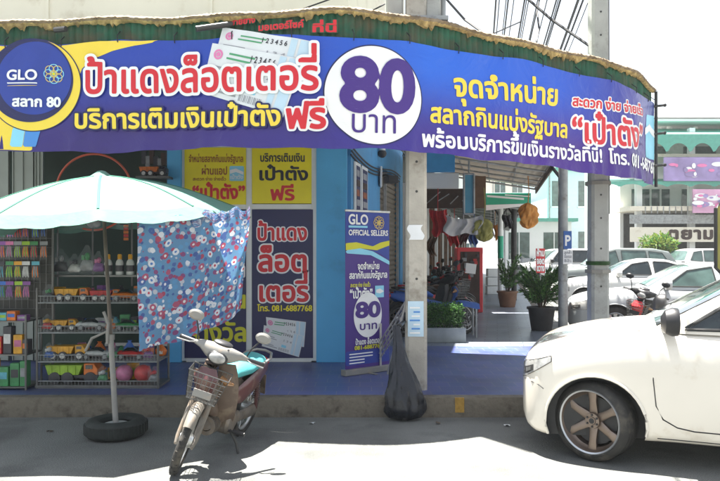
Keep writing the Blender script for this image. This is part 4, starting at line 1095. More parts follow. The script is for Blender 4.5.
rw('80', 355.5, 378.5, 319, 15.5, 'ink_purple', latin=True, bold=.04); rw('บาท', 359, 375.5, 331.5, 6, 'ink_purple', bold=.02)
rw('ป้าแดง ล็อตเตอรี่', 355, 380, 346, 4, 'ink_white', bold=.03); rw('081-6887768', 354, 381, 351, 4, 'ink_lime', latin=True, bold=.03)
for y in (354.5, 357.5, 360.5, 363.5): rpoly([(349, y), (372 if y < 360 else 364, y), (372 if y < 360 else 364, y + 1.1), (349, y + 1.1)], 'ink_white', 2, .008)
mb.build('lettering', RI, sheet, RO, smooth=False)
mb = MB(); rr_ = math.atan2(dv.y, dv.x)
mb.box((RO[0], RO[1], PH + .04), (RW + .06, .10, .075), rz=rr_); mb.box((RO[0], RO[1], PH + .006), (.05, .34, .012), rz=rr_ + .0)
mb.build('base', 'silver_plastic', rb, RO, bevel=.012)
mb = MB(); mb.box(tuple(Vector(RO) + Vector((0, 0, RH + .005)) + nv_ * .003), (RW + .01, .022, .028), rz=rr_); p = Vector(RO) - nv_ * .03; mb.cyl(tuple(p + Vector((0, 0, .05))), tuple(p + Vector((0, 0, RH))), .012, n=8)
mb.build('top_rail', 'steel', rb, RO, bevel=.004)

# small litter along the kerb, and a white fleck painted as a sun spot
for px, py, m, sz, lab in ((312, 424, 'ticket_paper', .05, 'small white paper scrap on the road before the roll-up banner'), (507, 426, 'ticket_paper', .06, 'white fleck painted as a sun spot on the shaded road left of the truck'), (50, 432, 'bark', .05, 'dry brown leaf on the road at the left of the tyre'), (438, 424, 'bark', .045, 'dry brown leaf on the road right of the rubbish bag')):
    d = EYE * FPX / (py - HOR); r = random.Random(px); mb = MB(); ph = r.uniform(0, 6)
    mb.grid(lambda u, v: (ax(px, d) + sz * ((u - .5) * math.cos(ph) - (v - .5) * math.sin(ph)), d + sz * ((u - .5) * math.sin(ph) + (v - .5) * math.cos(ph)), .006 + .012 * abs(math.sin(u * 4 + ph)) * (.4 + v)), np.linspace(0, 1, 6), np.linspace(0, 1, 5))
    nm = 'dry_leaf' if m == 'bark' else 'scrap_sunspot'; o = tag(mb.build(nm, m, None, (ax(px, d), d, 0)), lab, 'leaf' if m == 'bark' else 'paper scrap', kind='thing')
# ------------------------------------------------------------------ concrete poles
def pole(name, label, cx, cy, w0, w1, h, z0, mtl):
    t = thing(name, label, 'pole', (cx, cy, z0), 0, 'concrete utility poles at the corner')
    mb = MB(); vs = []
    n = 14
    for i in range(n + 1):
        f = i / n; w_ = (w0 + (w1 - w0) * f) / 2; c = w_ * .28
        for a, b in ((-w_ + c, -w_), (w_ - c, -w_), (w_, -w_ + c), (w_, w_ - c), (w_ - c, w_), (-w_ + c, w_), (-w_, w_ - c), (-w_, -w_ + c)): vs.append((a, b, h * f - .02))
    mb.add(vs, [(i * 8 + j, i * 8 + (j + 1) % 8, (i + 1) * 8 + (j + 1) % 8, (i + 1) * 8 + j) for i in range(n) for j in range(8)] + [tuple(range(n * 8, n * 8 + 8))])
    sh_ = mb.build('shaft', mtl, t, angle=30)
    for k in range(12):
        mb = MB(); z = 1.2 + .42 * k + (.1 if k % 3 else 0)
        if z > h - .3: break
        w_ = (w0 + (w1 - w0) * z / h) / 2; mb.lathe([(0, -.003), (.014, -.003), (.014, .004)], (0, -w_ - .001, z), 'Y', 10); mb.build('bolt_hole', 'dark_steel', sh_)
    return t
P1 = (ax(415.8, 7.64), 7.64)
p1 = pole('utility_pole', 'nearer square concrete pole with a black rubbish bag and pale blue papers on it', P1[0], P1[1], .232, .20, 8.5, PH, 'concrete_pole')
for dx, w_ in ((-.235, .19), (.185, .17)): mb = MB(); mb.span((dx - w_ / 2, -.06, 3.72), (dx + w_ / 2, .16, 8.0)); mb.build('side_post', 'concrete_grey', p1, bevel=.02)
for z0, z1 in ((5.0, 5.08), (3.98, 4.03)): mb = MB(); mb.span((-.34, -.13, z0), (.34, .2, z1)); mb.build('clamp', 'galv', p1, bevel=.005)
mb = MB(); mb.sweep([(.30, .02, 3.7), (.30, .02, 5.5), (.29, .02, 8)], .03, 8); mb.build('conduit', 'galv', p1)
P2 = (ax(598, 9.75), 9.75)
p2 = pole('utility_pole', 'taller grey concrete pole with bolt holes beside the truck, overhead cables meeting it', P2[0], P2[1], .25, .215, 9.5, 0.0, 'concrete_grey')
mb = MB()
for k in range(3): mb.torus((0, 0, 1.50 + .018 * k), .155, .010, n=20, k=6)
mb.build('wrapped_wire', 'plant_dark', p2)
mb = MB(); mb.lathe([(.178, 0), (.182, 0), (.182, .05), (.178, .05)], (0, 0, 1.38), n=8); mb.lathe([(.178, 0), (.182, 0), (.182, .05), (.178, .05)], (0, 0, 2.6), n=8); mb.build('steel_band', 'pvc', p2)
mb = MB(); mb.cyl((.142, -.03, 2.2), (.128, -.02, 9), .014, n=8); mb.build('conduit', 'wire_grey', p2)
# papers on the pole, rubbish bag, folded rack
for i, (z, h, w_, m_, lab) in enumerate(((.58, .38, .17, 'ticket_blue', 'pale blue printed sheet taped low on the concrete pole'), (1.62, .16, .15, 'ticket_paper', 'torn white paper scrap stuck halfway up the concrete pole'))):
    mb = MB(); yy = P1[1] - .118
    mb.grid(lambda x, q: (P1[0] - .01 + x + (.02 * math.sin(q * 40) if i else 0), yy - .003 - .004 * math.sin(x * 30 + q * 9), PH + z + q), np.linspace(-w_ / 2, w_ / 2, 6), np.linspace(0, h, 8), 0)
    if i == 0:
        for k in range(7): mb.box((P1[0] - .02 + .01 * (k % 3), yy - .0095, PH + z + .04 + .045 * k), (.11 - .02 * (k % 3), .002, .016), mi=1 + k % 2)
    tag(mb.build('taped_paper', [m_, 'ink_white', 'ink_mid'], None, (P1[0], yy, PH + z)), lab, 'paper')
mb = MB(); rnd = random.Random(12); BO_ = Vector((ax(405, 6.97), 6.97, 0))
def bag(u, v):
    a = 2 * PI * v
    rr = np.interp(u, [0, .03, .10, .26, .45, .65, .85, 1], [.03, .14, .20, .185, .13, .075, .045, .03])
    z = .015 + .90 * u
    fold = 1 + .13 * math.sin(a * 7 + u * 3) * (.25 + u) + .10 * math.sin(a * 3 + 6 * u) + .06 * math.sin(a * 11 - u * 9) + .04 * math.sin(a * 17 + u * 20)
    lean = -.085 * u ** 1.3
    return (BO_.x - .005 + rr * fold * math.cos(a) + lean * .75, BO_.y + rr * fold * .55 * math.sin(a) + .30 * u ** 2, z - .015 * math.cos(a * 2) * (1 - u))
mb.grid(bag, np.linspace(0, 1, 34), np.linspace(0, 1, 61))
mb.sweep([bag(1, 0), (P1[0] - .125, P1[1] - .06, .93), (P1[0] - .118, P1[1] - .02, 1.02)], [(.03, .02), (.022, .016), (.01, .01)], 8)
tag(mb.build('rubbish_bag', 'bag_black', None, (BO_.x, BO_.y, 0.05), angle=70), 'limp black plastic rubbish bag tied to the foot of the concrete pole', 'bag')
t = thing('folded_rack', 'folded metal tube rack leaning behind the roll-up banner at the pole', 'rack', (ax(398, 8.4), 8.4, PH))
mb = MB()
a, b = Vector((-.22, .25, .35)), Vector((.14, -.1, .98))
for s_ in (0, .07, .14, .21):
    o = Vector((0, .05, -.0)) + Vector((.05, 0, -.9)) * s_; mb.cyl(a + o, b + o, .011, n=8)
mb.cyl((-.12, .12, 0), (.12, -.06, 1.0), .014, n=8); mb.cyl((.16, .1, 0), (.15, .08, 1.04), .014, n=8); mb.cyl((-.2, .3, 0), (-.2, .28, .6), .014, n=8); mb.cyl((.12, -.06, 1.0), (.15, .08, 1.04), .012, n=8)
mb.build('tube_frame', 'steel', t)
mb = MB()
for s_ in np.linspace(.1, .95, 9): mb.cyl(a.lerp(b, s_), a.lerp(b, s_) + Vector((.03, .05, -.19)), .006, n=6)
mb.build('cross_wires', 'steel', t)
# ------------------------------------------------------------------ cars
def outward(o):
    import bmesh
    bm = bmesh.new(); bm.from_mesh(o.data); bmesh.ops.recalc_face_normals(bm, faces=bm.faces[:]); bm.to_mesh(o.data); bm.free()
def cut(o, cutter):
    outward(o); outward(cutter)
    b = o.modifiers.new('cut', 'BOOLEAN'); b.operation = 'DIFFERENCE'; b.object = cutter; b.solver = 'EXACT'
    dg = bpy.context.evaluated_depsgraph_get(); dg.update()
    me = bpy.data.meshes.new_from_object(o.evaluated_get(dg)); o.modifiers.clear(); old = o.data; o.data = me
    me.set_sharp_from_angle(angle=R(38))
    bpy.data.objects.remove(cutter); bpy.data.meshes.remove(old)
PROF = [(0, 0), (.5, 0), (.84, .005), (.945, .04), (.985, .13), (1.0, .28), (1.0, .46), (.992, .62), (.975, .76), (.945, .87), (.89, .95), (.80, .985), (.62, 1.0), (.3, 1.012), (0, 1.018)]
def cr(P, n):
    P = np.array(P, float); out = []
    for i in range(len(P) - 1):
        p0 = P[max(i - 1, 0)]; p1 = P[i]; p2 = P[i + 1]; p3 = P[min(i + 2, len(P) - 1)]
        for k in range(n):
            t = k / n; out.append(.5 * ((2 * p1) + (-p0 + p2) * t + (2 * p0 - 5 * p1 + 4 * p2 - p3) * t * t + (-p0 + 3 * p1 - 3 * p2 + p3) * t ** 3))
    out.append(P[-1]); return np.array(out)
def tube_wheel(root, cx, cy, r, width, rim_r, style, rim_mat, steer=0.0, spokes=6):
    w_ = bpy.data.objects.new('wheel', None); COL.objects.link(w_); w_.parent = root; w_.location = (cx, cy, r); w_.rotation_euler = (0, 0, steer + (PI if cy < 0 else 0)); w_.empty_display_size = .1
    h = width / 2
    t = MB(); t.lathe([(rim_r, -h * .9), (rim_r + .015, -h), (r - .05, -h * 1.04), (r - .018, -h * .93), (r, -h * .7), (r, h * .7), (r - .018, h * .93), (r - .05, h * 1.04), (rim_r + .015, h), (rim_r, h * .9)], axis='Y', n=48)
    if style == 'hero':
        for y in (-.5, -.17, .17, .5):
            t.lathe([(r + .0015, y * h - .004), (r - .006, y * h), (r + .0015, y * h + .004)], axis='Y', n=48)
    t.build('tyre', 'tyre_rubber', w_, angle=50)
    m = MB(); m.lathe([(rim_r + .002, h * .92), (rim_r - .006, h * .97), (rim_r - .014, h * .9), (rim_r - .022, h * .55), (rim_r - .045, h * .35), (rim_r - .05, -h * .6), (rim_r, -h * .9)], axis='Y', n=48)
    for k in range(spokes):
        a = 2 * PI * k / spokes + PI / 2
        d = Vector((math.cos(a), 0, math.sin(a))); s_ = Vector((-math.sin(a), 0, math.cos(a)))
        vs = []
        for rr, wd, yy in ((.035, .036, h * .22), (.075, .034, h * .34), (rim_r * .62, .029, h * .46), (rim_r - .035, .036, h * .52), (rim_r - .018, .050, h * .48)):
            for sd, y in ((-1, yy - .035), (-1, yy - .006), (-.72, yy), (.72, yy), (1, yy - .006), (1, yy - .035)):
                p = d * rr + s_ * wd * sd; vs.append((p.x, y, p.z))
        m.add(vs, [(i * 6 + j, (i + 1) * 6 + j, (i + 1) * 6 + (j + 1) % 6, i * 6 + (j + 1) % 6) for i in range(4) for j in range(6)])
    m.lathe([(0, h * .56), (.03, h * .56), (.034, h * .5), (.06, h * .48), (.064, h * .2), (0, h * .2)], axis='Y', n=24)
    rm_ = m.build('rim', rim_mat, w_, angle=40)
    if style == 'hero': m = MB(); m.lathe([(rim_r + .004, h * .93), (rim_r - .004, h * .995), (rim_r - .016, h * .93)], axis='Y', n=56); m.build('rim_lip', 'alloy', w_)
    m = MB()
    for k in range(6): a = 2 * PI * k / 6 + .5; m.lathe([(0, h * .56), (.008, h * .56), (.010, h * .46)], (.047 * math.cos(a), 0, .047 * math.sin(a)), 'Y', 8)
    m.lathe([(0, h * .575), (.022, h * .57), (.025, h * .5)], axis='Y', n=16); m.build('hub_cap', 'dark_trim', w_)
    m = MB(); m.lathe([(.06, 0), (rim_r - .065, 0), (rim_r - .065, .012), (.06, .012)], axis='Y', n=32, closed=True); m.lathe([(0, -h * .9), (rim_r - .05, -h * .9), (rim_r - .05, -h * .8), (0, -h * .8)], axis='Y', n=24); m.build('brake_disc', 'dark_trim', w_)
    return w_

def make_car(name, label, cat, loc, rz, paint, st, gh, wb, wr, ww, rim_r, track, rim_mat='alloy', group=None, hero=False, steer=0.0, belt=None, side_win=(), rear_bed=None, mirror=(-.62, 1.08), arch=.07, ws=None, bws=None, lamps=None, glass='car_glass', doors=(), mirror_mat='black_plastic', spokes=6):
    root = thing(name, label, cat, loc, rz, group)
    S_ = np.array(st, float); xs_ = S_[::-1, 0]
    def par(x): return [float(np.interp(x, xs_, S_[::-1, k])) for k in (1, 2, 3)]
    pr = cr(PROF, 3 if hero else 2); nq = len(pr)
    # dense smoothed stations
    xd = []
    for a, b in zip(S_[:-1, 0], S_[1:, 0]):
        k = max(2, int(abs(a - b) / (.05 if hero else .10))); xd += list(np.linspace(a, b, k, endpoint=False))
    xd.append(S_[-1, 0])
    raw = np.array([par(x) for x in xd]); sm = raw.copy()
    for it in range(3 if hero else 1):
        sm[1:-1] = .25 * sm[:-2] + .5 * sm[1:-1] + .25 * sm[2:]
    xa = np.array(xd[::-1]); sa = sm[::-1]
    def bodyP(x, q, off=0.0, sgn=1):
        w_, z0, z1 = [float(np.interp(x, xa, sa[:, k])) for k in range(3)]
        i = np.interp(q, np.linspace(0, 1, nq), np.arange(nq)); y = float(np.interp(i, np.arange(nq), pr[:, 0])); z = float(np.interp(i, np.arange(nq), pr[:, 1]))
        i2 = min(i + .5, nq - 1); i1 = max(i - .5, 0)
        dy = np.interp(i2, np.arange(nq), pr[:, 0]) - np.interp(i1, np.arange(nq), pr[:, 0]); dz = np.interp(i2, np.arange(nq), pr[:, 1]) - np.interp(i1, np.arange(nq), pr[:, 1])
        n_ = Vector((dz * (z1 - z0), -dy * w_)); n_.normalize()
        return Vector((x, sgn * (y * w_ + n_.x * off), z0 + z * (z1 - z0) + n_.y * off))
    def qz(x, z):       # profile parameter on the flank at height z
        _, z0, z1 = [float(np.interp(x, xa, sa[:, k])) for k in range(3)]
        f = (z - z0) / (z1 - z0); k = np.argmax(pr[:, 1] >= f) if (pr[:, 1] >= f).any() else nq - 1
        k = max(k, 1); t = (f - pr[k - 1, 1]) / max(1e-6, pr[k, 1] - pr[k - 1, 1]); return (k - 1 + min(max(t, 0), 1)) / (nq - 1)
    def flank(x, z, off, sgn=1): p = bodyP(x, qz(x, z), off, sgn); return p
    mb = MB(); ring = 2 * nq - 2; vs = []
    for x in xd:
        half = [bodyP(x, q) for q in np.linspace(0, 1, nq)]
        vs += half + [Vector((p.x, -p.y, p.z)) for p in half[-2:0:-1]]
    fs = [(i * ring + j, i * ring + (j + 1) % ring, (i + 1) * ring + (j + 1) % ring, (i + 1) * ring + j) for i in range(len(xd) - 1) for j in range(ring)]
    fs += [tuple(range(ring - 1, -1, -1)), tuple(range((len(xd) - 1) * ring, len(xd) * ring))]
    mb.add(vs, fs)
    body = mb.build('body', [paint, 'dark_trim'], root, angle=38)
    for cx in (0, -wb):
        for sgn in (-1, 1):
            c = MB(); c.sweep([(cx, sgn * (track + .10) - .22, wr * .98), (cx, sgn * (track + .10) + .22, wr * .98)], wr + arch, 40)
            c.m = [0] * len(c.f); co_ = c.build('cutter', 'dark_trim', root, smooth=False); cut(body, co_)
    bpy.context.view_layer.update()
    # arch lips
    for cx in (0, -wb):
        for sgn in (-1, 1):
            a_ = MB(); pts = []
            for k in range(25):
                a = R(-18) + R(216) * k / 24; r_ = wr + arch + .004; x = cx + r_ * math.cos(a); z = max(wr * .98 + r_ * math.sin(a), 0)
                zmin = np.interp(x, xa, sa[:, 1]) + .02
                if z < zmin: continue
                p = flank(x, z, .002, sgn); pts.append(p)
            a_.sweep(pts, (.012 if hero else .01), 6); a_.build('wheel_arch', paint, body)
            l_ = MB(); l_.lathe([(wr + arch - .004, -.10), (wr + arch - .004, .17), (.05, .17)], (cx, sgn * (track - .12), wr * .98), 'Y', 24)
            l_.v = [v if True else v for v in l_.v]
    # greenhouse
    G = np.array(gh, float)                       # x, roof z, base half width, roof half width
    gx = np.linspace(G[0, 0], G[-1, 0], 40)
    def gp(x): return [float(np.interp(-x, -G[:, 0], G[:, k])) for k in (1, 2, 3)]
    def bz_(x): return float(np.interp(x, xa, sa[:, 2])) - .03
    zr_max = G[:, 1].max()
    def gy(x, z):
        zr, wb_, wr_ = gp(x); f = (z - bz_(x)) / max(.05, zr_max - bz_(x)); return wb_ + (wr_ - wb_) * f - .02 * max(0, f) ** 3
    vs = []; NR = 15
    for x in gx:
        zr, wb_, wr_ = gp(x); b = bz_(x); zr = max(zr, b + .01); row = []
        for k in range(6): z = b + (zr - .045 - b) * k / 5 if zr - b > .05 else b + (zr - b) * k / 5 * .6; row.append((x, gy(x, z), z))
        ye = row[-1][1]
        row += [(x, ye - .012, zr - .02), (x, ye - .05, zr - .002), (x, ye * .6, zr + .012 * min(1, (zr - b) * 4)), (x, 0, zr + .018 * min(1, (zr - b) * 4))]
        vs += row + [(p[0], -p[1], p[2]) for p in row[-2::-1]]
    NR = 19
    mb = MB(); mb.add(vs, [(i * NR + j, (i + 1) * NR + j, (i + 1) * NR + j + 1, i * NR + j + 1) for i in range(len(gx) - 1) for j in range(NR - 1)])
    mb.build('roof', paint, root, angle=40)
    for sgn in (-1, 1):
        for pg in side_win:
            g_ = MB(); P_ = poly_region(pg, .05 if not hero else .03, .015)
            g_.polys(P_, lambda x, z: (x, sgn * (gy(x, z) + .005), z)); g_.build('side_window', glass, root, angle=60)
            k_ = MB(); n = len(pg)
            pts = []
            for i in range(n):
                a, b = pg[i], pg[(i + 1) % n]
                for t in np.linspace(0, 1, 6, endpoint=False): x = a[0] + (b[0] - a[0]) * t; z = a[1] + (b[1] - a[1]) * t; pts.append((x, sgn * (gy(x, z) + .006), z))
            k_.sweep(pts, .011, 6, closed=True); k_.build('window_seal', 'dark_trim', root)
    def slope_glass(x0, x1, nm):
        g_ = MB()
        def fn(u, v):
            x = x0 + (x1 - x0) * u; zr, wb_, wr_ = gp(x); zz = zr + .022; y = (gy(x, zr - .04) - .075) * v
            return (x + (.004 if x0 > x1 else -.004), y, zz + .004 - .02 * abs(v) ** 3)
        g_.grid(fn, np.linspace(0, 1, 10), np.linspace(-1, 1, 13)); g_.build(nm, glass, root, angle=60)
    if ws: slope_glass(ws[0], ws[1], 'windscreen')
    if bws: slope_glass(bws[0], bws[1], 'rear_window')
    # seams, sills, handles, lamps, mirrors
    for sgn in (-1, 1):
        for pts in doors:
            d_ = MB(); d_.sweep([flank(x, z, -.001, sgn) for x, z in pts], .0055 if hero else .008, 5); d_.build('door_seam', 'dark_trim', body)
        if lamps:
            l_ = MB(); (la, lb, za, zb0, zb1) = lamps[:5]; za1 = lamps[5] if len(lamps) > 5 else za
            lz = lambda u, v: (za + (za1 - za) * u) * (1 - v) + (zb0 + (zb1 - zb0) * u) * v
            l_.grid(lambda u, v: flank(la + (lb - la) * u, lz(u, v), .007, sgn), np.linspace(0, 1, 12), np.linspace(0, 1, 6)); lp = l_.build('headlight', 'lamp_glass', root, angle=60)
            for (u0_, u1_, v0_, v1_, m__) in ((.06, .42, .15, .62, 'dark_trim'), (.14, .32, .25, .52, 'steel')):
                q_ = MB(); q_.grid(lambda u, v: flank(la + (lb - la) * (u0_ + (u1_ - u0_) * u), lz(u0_ + (u1_ - u0_) * u, v0_ + (v1_ - v0_) * v), .0095 if m__ == 'dark_trim' else .012, sgn), np.linspace(0, 1, 7), np.linspace(0, 1, 5)); q_.build('lamp_bowl', m__, lp, angle=60)
            l_ = MB(); l_.sweep([flank(la + (lb - la) * u, lz(u, v), .006, sgn) for u, v in [(t, 0) for t in np.linspace(0, 1, 8)] + [(1, t) for t in (.5, 1)] + [(t, 1) for t in np.linspace(1, 0, 8)]], .0032, 5, closed=True); l_.build('lamp_rim', 'dark_trim', lp)
        m_ = MB(); mx_, mz_ = mirror; y = gy(mx_, mz_)
        m_.sweep([(mx_ + .08, sgn * (y + .19), mz_ + .02), (mx_ + .05, sgn * (y + .19), mz_ + .02), (mx_, sgn * (y + .185), mz_ + .02), (mx_ - .04, sgn * (y + .18), mz_ + .02)], [(.03, .04), (.085, .09), (.105, .11), (.10, .105)], 16, up=(0, 0, 1))
        m_.sweep([(mx_ + .03, sgn * (y - .02), mz_ - .05), (mx_ + .02, sgn * (y + .12), mz_ - .03)], [(.045, .02), (.035, .018)], 10); m_.build('mirror', mirror_mat, root)
    tw = MB(); xt = S_[-1, 0]
    for sgn in (-1, 1): tw.box((xt + .06, sgn * par(xt + .15)[0] * .88, par(xt + .2)[2] * .78), (.10, .16, .22))
    tw.build('tail_lamp', 'red_lens', root, bevel=.02)
    np_ = MB(); xf = S_[0, 0]; np_.box((xf + .008, 0, par(xf)[1] + .16), (.012, .36, .12)); np_.build('number_plate', 'ink_white', root)
    for cx, s_ in ((0, steer), (-wb, 0)):
        for sgn in (-1, 1): tube_wheel(root, cx, sgn * (track - ww / 2 + .02), wr, ww, rim_r, 'hero' if hero else '', rim_mat, s_, spokes)
    if rear_bed:
        x0, x1 = rear_bed; b_ = MB(); w_ = par((x0 + x1) / 2)[0] - .09; z = par((x0 + x1) / 2)[2] + .012
        b_.add([(x0, -w_, z), (x1, -w_, z), (x1, w_, z), (x0, w_, z)], [(0, 1, 2, 3)]); b_.build('bed_cover', 'dark_trim', root)
    return root, flank, bodyP, body

TH = R(159)
TRK = dict(
    st=[(.615, .40, .40, .64), (.60, .56, .28, .76), (.55, .69, .20, .84), (.47, .775, .17, .90), (.36, .825, .16, .94), (.18, .855, .17, .985), (0, .868, .18, 1.025), (-.3, .875, .19, 1.065), (-.55, .88, .20, 1.085), (-1.0, .885, .20, 1.08), (-2.6, .885, .20, 1.12), (-2.72, .885, .22, 1.09), (-4.3, .87, .30, 1.09), (-4.42, .80, .42, 1.0)],
    gh=[(-.40, 1.06, .74, .60), (-.68, 1.22, .79, .63), (-1.05, 1.42, .80, .64), (-1.38, 1.52, .80, .645), (-2.15, 1.53, .80, .645), (-2.5, 1.45, .80, .64), (-2.68, 1.12, .79, .62)],
    wb=3.0, wr=.318, ww=.24, rim_r=.258, track=.80, belt=1.06,
    side_win=[[(-.66, 1.09), (-1.03, 1.33), (-1.30, 1.43), (-1.52, 1.45), (-1.52, 1.10)], [(-1.62, 1.10), (-1.62, 1.45), (-2.1, 1.445), (-2.36, 1.37), (-2.42, 1.13)]],
    rear_bed=(-2.85, -4.2), mirror=(-.56, 1.135), arch=.066, ws=(-.46, -1.12), bws=(-2.66, -2.52), lamps=(.60, .34, .61, .745, .83, .785),
    doors=[[(-.43, 1.02), (-.43, .70), (-.45, .50), (-.50, .40), (-.60, .345), (-.72, .325), (-1.1, .322), (-1.58, .325)], [(-1.58, .325), (-1.58, .98)], [(-1.58, .325), (-2.0, .33), (-2.3, .40), (-2.48, .60), (-2.52, .98)], [(-.46, .245), (-1.2, .243), (-2.5, .245)]])
truck, tfl, tbp, tbody = make_car('pickup_truck', 'white pickup truck with bronze six-spoke wheels parked in the foreground, nose towards the shop kerb', 'pickup truck', (2.17, 6.36, 0), TH, 'truck_paint', rim_mat='bronze', hero=True, steer=R(-24), **TRK)
# hood line, bumper seam, door handle, wiper cowl
mb = MB()
for sgn in (-1, 1):
    mb.sweep([tbp(x, q, -.001, sgn) for x, q in zip(np.linspace(.50, -.40, 16), np.linspace(.80, .79, 16))], .0045, 5)
mb.build('bonnet_seam', 'dark_trim', tbody)
mb = MB()
for sgn in (-1, 1): mb.sweep([tfl(x, z, -.001, sgn) for x, z in ((.575, .605), (.50, .60), (.44, .585), (.40, .56))], .005, 5)
mb.build('bumper_seam', 'dark_trim', tbody)
for sgn in (-1, 1):
    mb = MB(); mb.sweep([tfl(x, .93, o, sgn) for x, o in ((-1.36, .004), (-1.38, .03), (-1.48, .034), (-1.53, .006))], [(.012, .012)] * 4, 8); mb.build('door_handle', 'truck_paint', truck)
mb = MB(); mb.grid(lambda u, v: (.612 - .03 * abs(v) ** 2 * 1.5, v * .40, .47 + u * .16), np.linspace(0, 1, 4), np.linspace(-1, 1, 10)); mb.build('grille', 'dark_trim', truck)

SED = dict(
    st=[(.86, .50, .30, .55), (.82, .66, .22, .66), (.72, .78, .19, .74), (.5, .86, .18, .82), (.0, .89, .18, .90), (-.6, .90, .19, .97), (-1.5, .90, .19, .99), (-2.9, .90, .19, 1.02), (-3.35, .86, .22, 1.02), (-3.5, .76, .34, .94)],
    gh=[(-.55, .97, .78, .58), (-.9, 1.19, .80, .60), (-1.25, 1.37, .81, .61), (-1.65, 1.45, .81, .61), (-2.2, 1.43, .81, .61), (-2.65, 1.30, .80, .60), (-3.1, 1.02, .76, .58)],
    wb=2.6, wr=.31, ww=.2, rim_r=.205, track=.86, belt=.98,
    side_win=[[(-.90, 1.02), (-1.28, 1.31), (-1.72, 1.385), (-1.78, 1.02)], [(-1.88, 1.02), (-1.84, 1.385), (-2.2, 1.365), (-2.55, 1.26), (-2.72, 1.04)]],
    mirror=(-.92, 1.04), arch=.06, ws=(-.60, -1.35), bws=(-3.05, -2.5), lamps=(.80, .40, .56, .66, .76),
    doors=[[(-.66, .86), (-.66, .45), (-.78, .32), (-1.8, .30)], [(-1.82, .93), (-1.82, .30)], [(-1.82, .30), (-2.2, .31), (-2.5, .62), (-2.75, .93)]])
SUV = dict(
    st=[(.80, .55, .42, .75), (.76, .72, .32, .90), (.62, .84, .30, .98), (.3, .90, .30, 1.04), (-.4, .91, .30, 1.10), (-1.5, .92, .30, 1.12), (-3.2, .92, .32, 1.14), (-3.6, .88, .38, 1.10), (-3.68, .80, .48, 1.0)],
    gh=[(-.45, 1.10, .80, .62), (-.8, 1.40, .82, .64), (-1.1, 1.66, .83, .65), (-1.5, 1.76, .83, .65), (-2.8, 1.75, .83, .65), (-3.3, 1.64, .82, .64), (-3.6, 1.15, .80, .62)],
    wb=2.75, wr=.36, ww=.23, rim_r=.24, track=.87, belt=1.1,
    side_win=[[(-.82, 1.15), (-1.14, 1.58), (-1.5, 1.68), (-1.62, 1.15)], [(-1.72, 1.15), (-1.68, 1.68), (-2.5, 1.67), (-2.55, 1.15)], [(-2.65, 1.15), (-2.6, 1.66), (-3.05, 1.60), (-3.3, 1.2)]],
    mirror=(-.85, 1.2), arch=.07, ws=(-.5, -1.2), bws=(-3.58, -3.3), lamps=(.76, .40, .80, .92, .98),
    doors=[[(-.6, 1.05), (-.6, .55), (-.7, .42), (-1.66, .4)], [(-1.66, 1.06), (-1.66, .4)], [(-1.66, .4), (-2.2, .42), (-2.4, .8), (-2.6, 1.06)]])
GC = 'cars parked along the side street'
# every car noses towards the side kerb; loc = middle of the front axle
carA, *_ = make_car('sedan', 'silver white sedan behind the truck, pale green windows, nose towards the walkway', 'car', (5.05, 14.1, 0), R(166), 'silver_paint', group=GC, glass='pale_glass', rim_mat='alloy', mirror_mat='silver_paint', spokes=9, **SED)
carB, *_ = make_car('sedan', 'white sedan with black tinted side windows behind the silver one', 'car', (6.35, 20.2, 0), R(170), 'white_paint', group=GC, rim_mat='alloy', mirror_mat='white_paint', spokes=9, **SED)
carC, *_ = make_car('suv', 'dark grey tall car between the steel column and the grey concrete pole', 'car', (7.6, 25.5, 0), R(172), 'grey_paint', group=GC, glass='pale_glass', spokes=8, **SUV)
carD = dup(carC, (7.9, 32.5, 0), R(174), 'white tall car farthest along the walkway, beside the red sign', swap={'grey_paint': 'white_paint', 'pale_glass': 'car_glass'})
carE = dup(carB, (9.4, 41, 0), R(176), 'small white sedan far down the side street before the white buildings')
for i, (x, y, src, sw, lab) in enumerate(((15.6, 33.5, carB, {}, 'white low car in the far row before the market, nearer the green bush'), (19.0, 35.2, carC, {'grey_paint': 'white_paint'}, 'white tall car in the far row before the market, near the picture edge'), (13.2, 38.5, carC, {'grey_paint': 'silver_paint'}, 'silver tall car under the market arcade, mostly hidden by the row before it'))):
    dup(src, (x, y, 0), R(8 + 4 * i), lab, 'cars parked before the market building', swap=sw or None)
# ------------------------------------------------------------------ arcade along the side street
def sd(x_off, y): return WX(y) + x_off
arc = thing('shop_row', 'row of older arcade shops with brown and white fronts beyond the corner shop', 'shops', (WX(20), 20, 0)); ao = tuple(arc.location)
def apart(n, mb, m, **k): return mb.build(n, m, arc, ao, **k)
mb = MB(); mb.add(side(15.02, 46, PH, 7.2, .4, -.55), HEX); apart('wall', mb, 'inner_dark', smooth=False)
rnd = random.Random(21)
cols = ['brown_wood', 'dark_brown', 'cream_wall', 'brown_wood', 'shutter', 'dark_brown', 'white_wall', 'brown_wood']
y = 15.1; k = 0
while y < 45:
    w_ = rnd.uniform(.5, 1.3); mb = MB(); mb.add(side(y, y + w_ * .8, PH, rnd.uniform(2.3, 3.0), .3, -.12 - .2 * (k % 2)), HEX); mb.add(side(y + w_ * .82, y + w_ * .9, PH, 3.2, .3, 0), HEX, 1)
    apart('shop_front', mb, [cols[k % 8], 'white_frame' if k % 3 == 0 else 'brown_wood'], smooth=False); y += w_; k += 1
mb = MB(); mb.add(side(15.02, 46, 4.2, 7.4, .3, .0), HEX); apart('upper_wall', mb, 'white_wall', smooth=False)
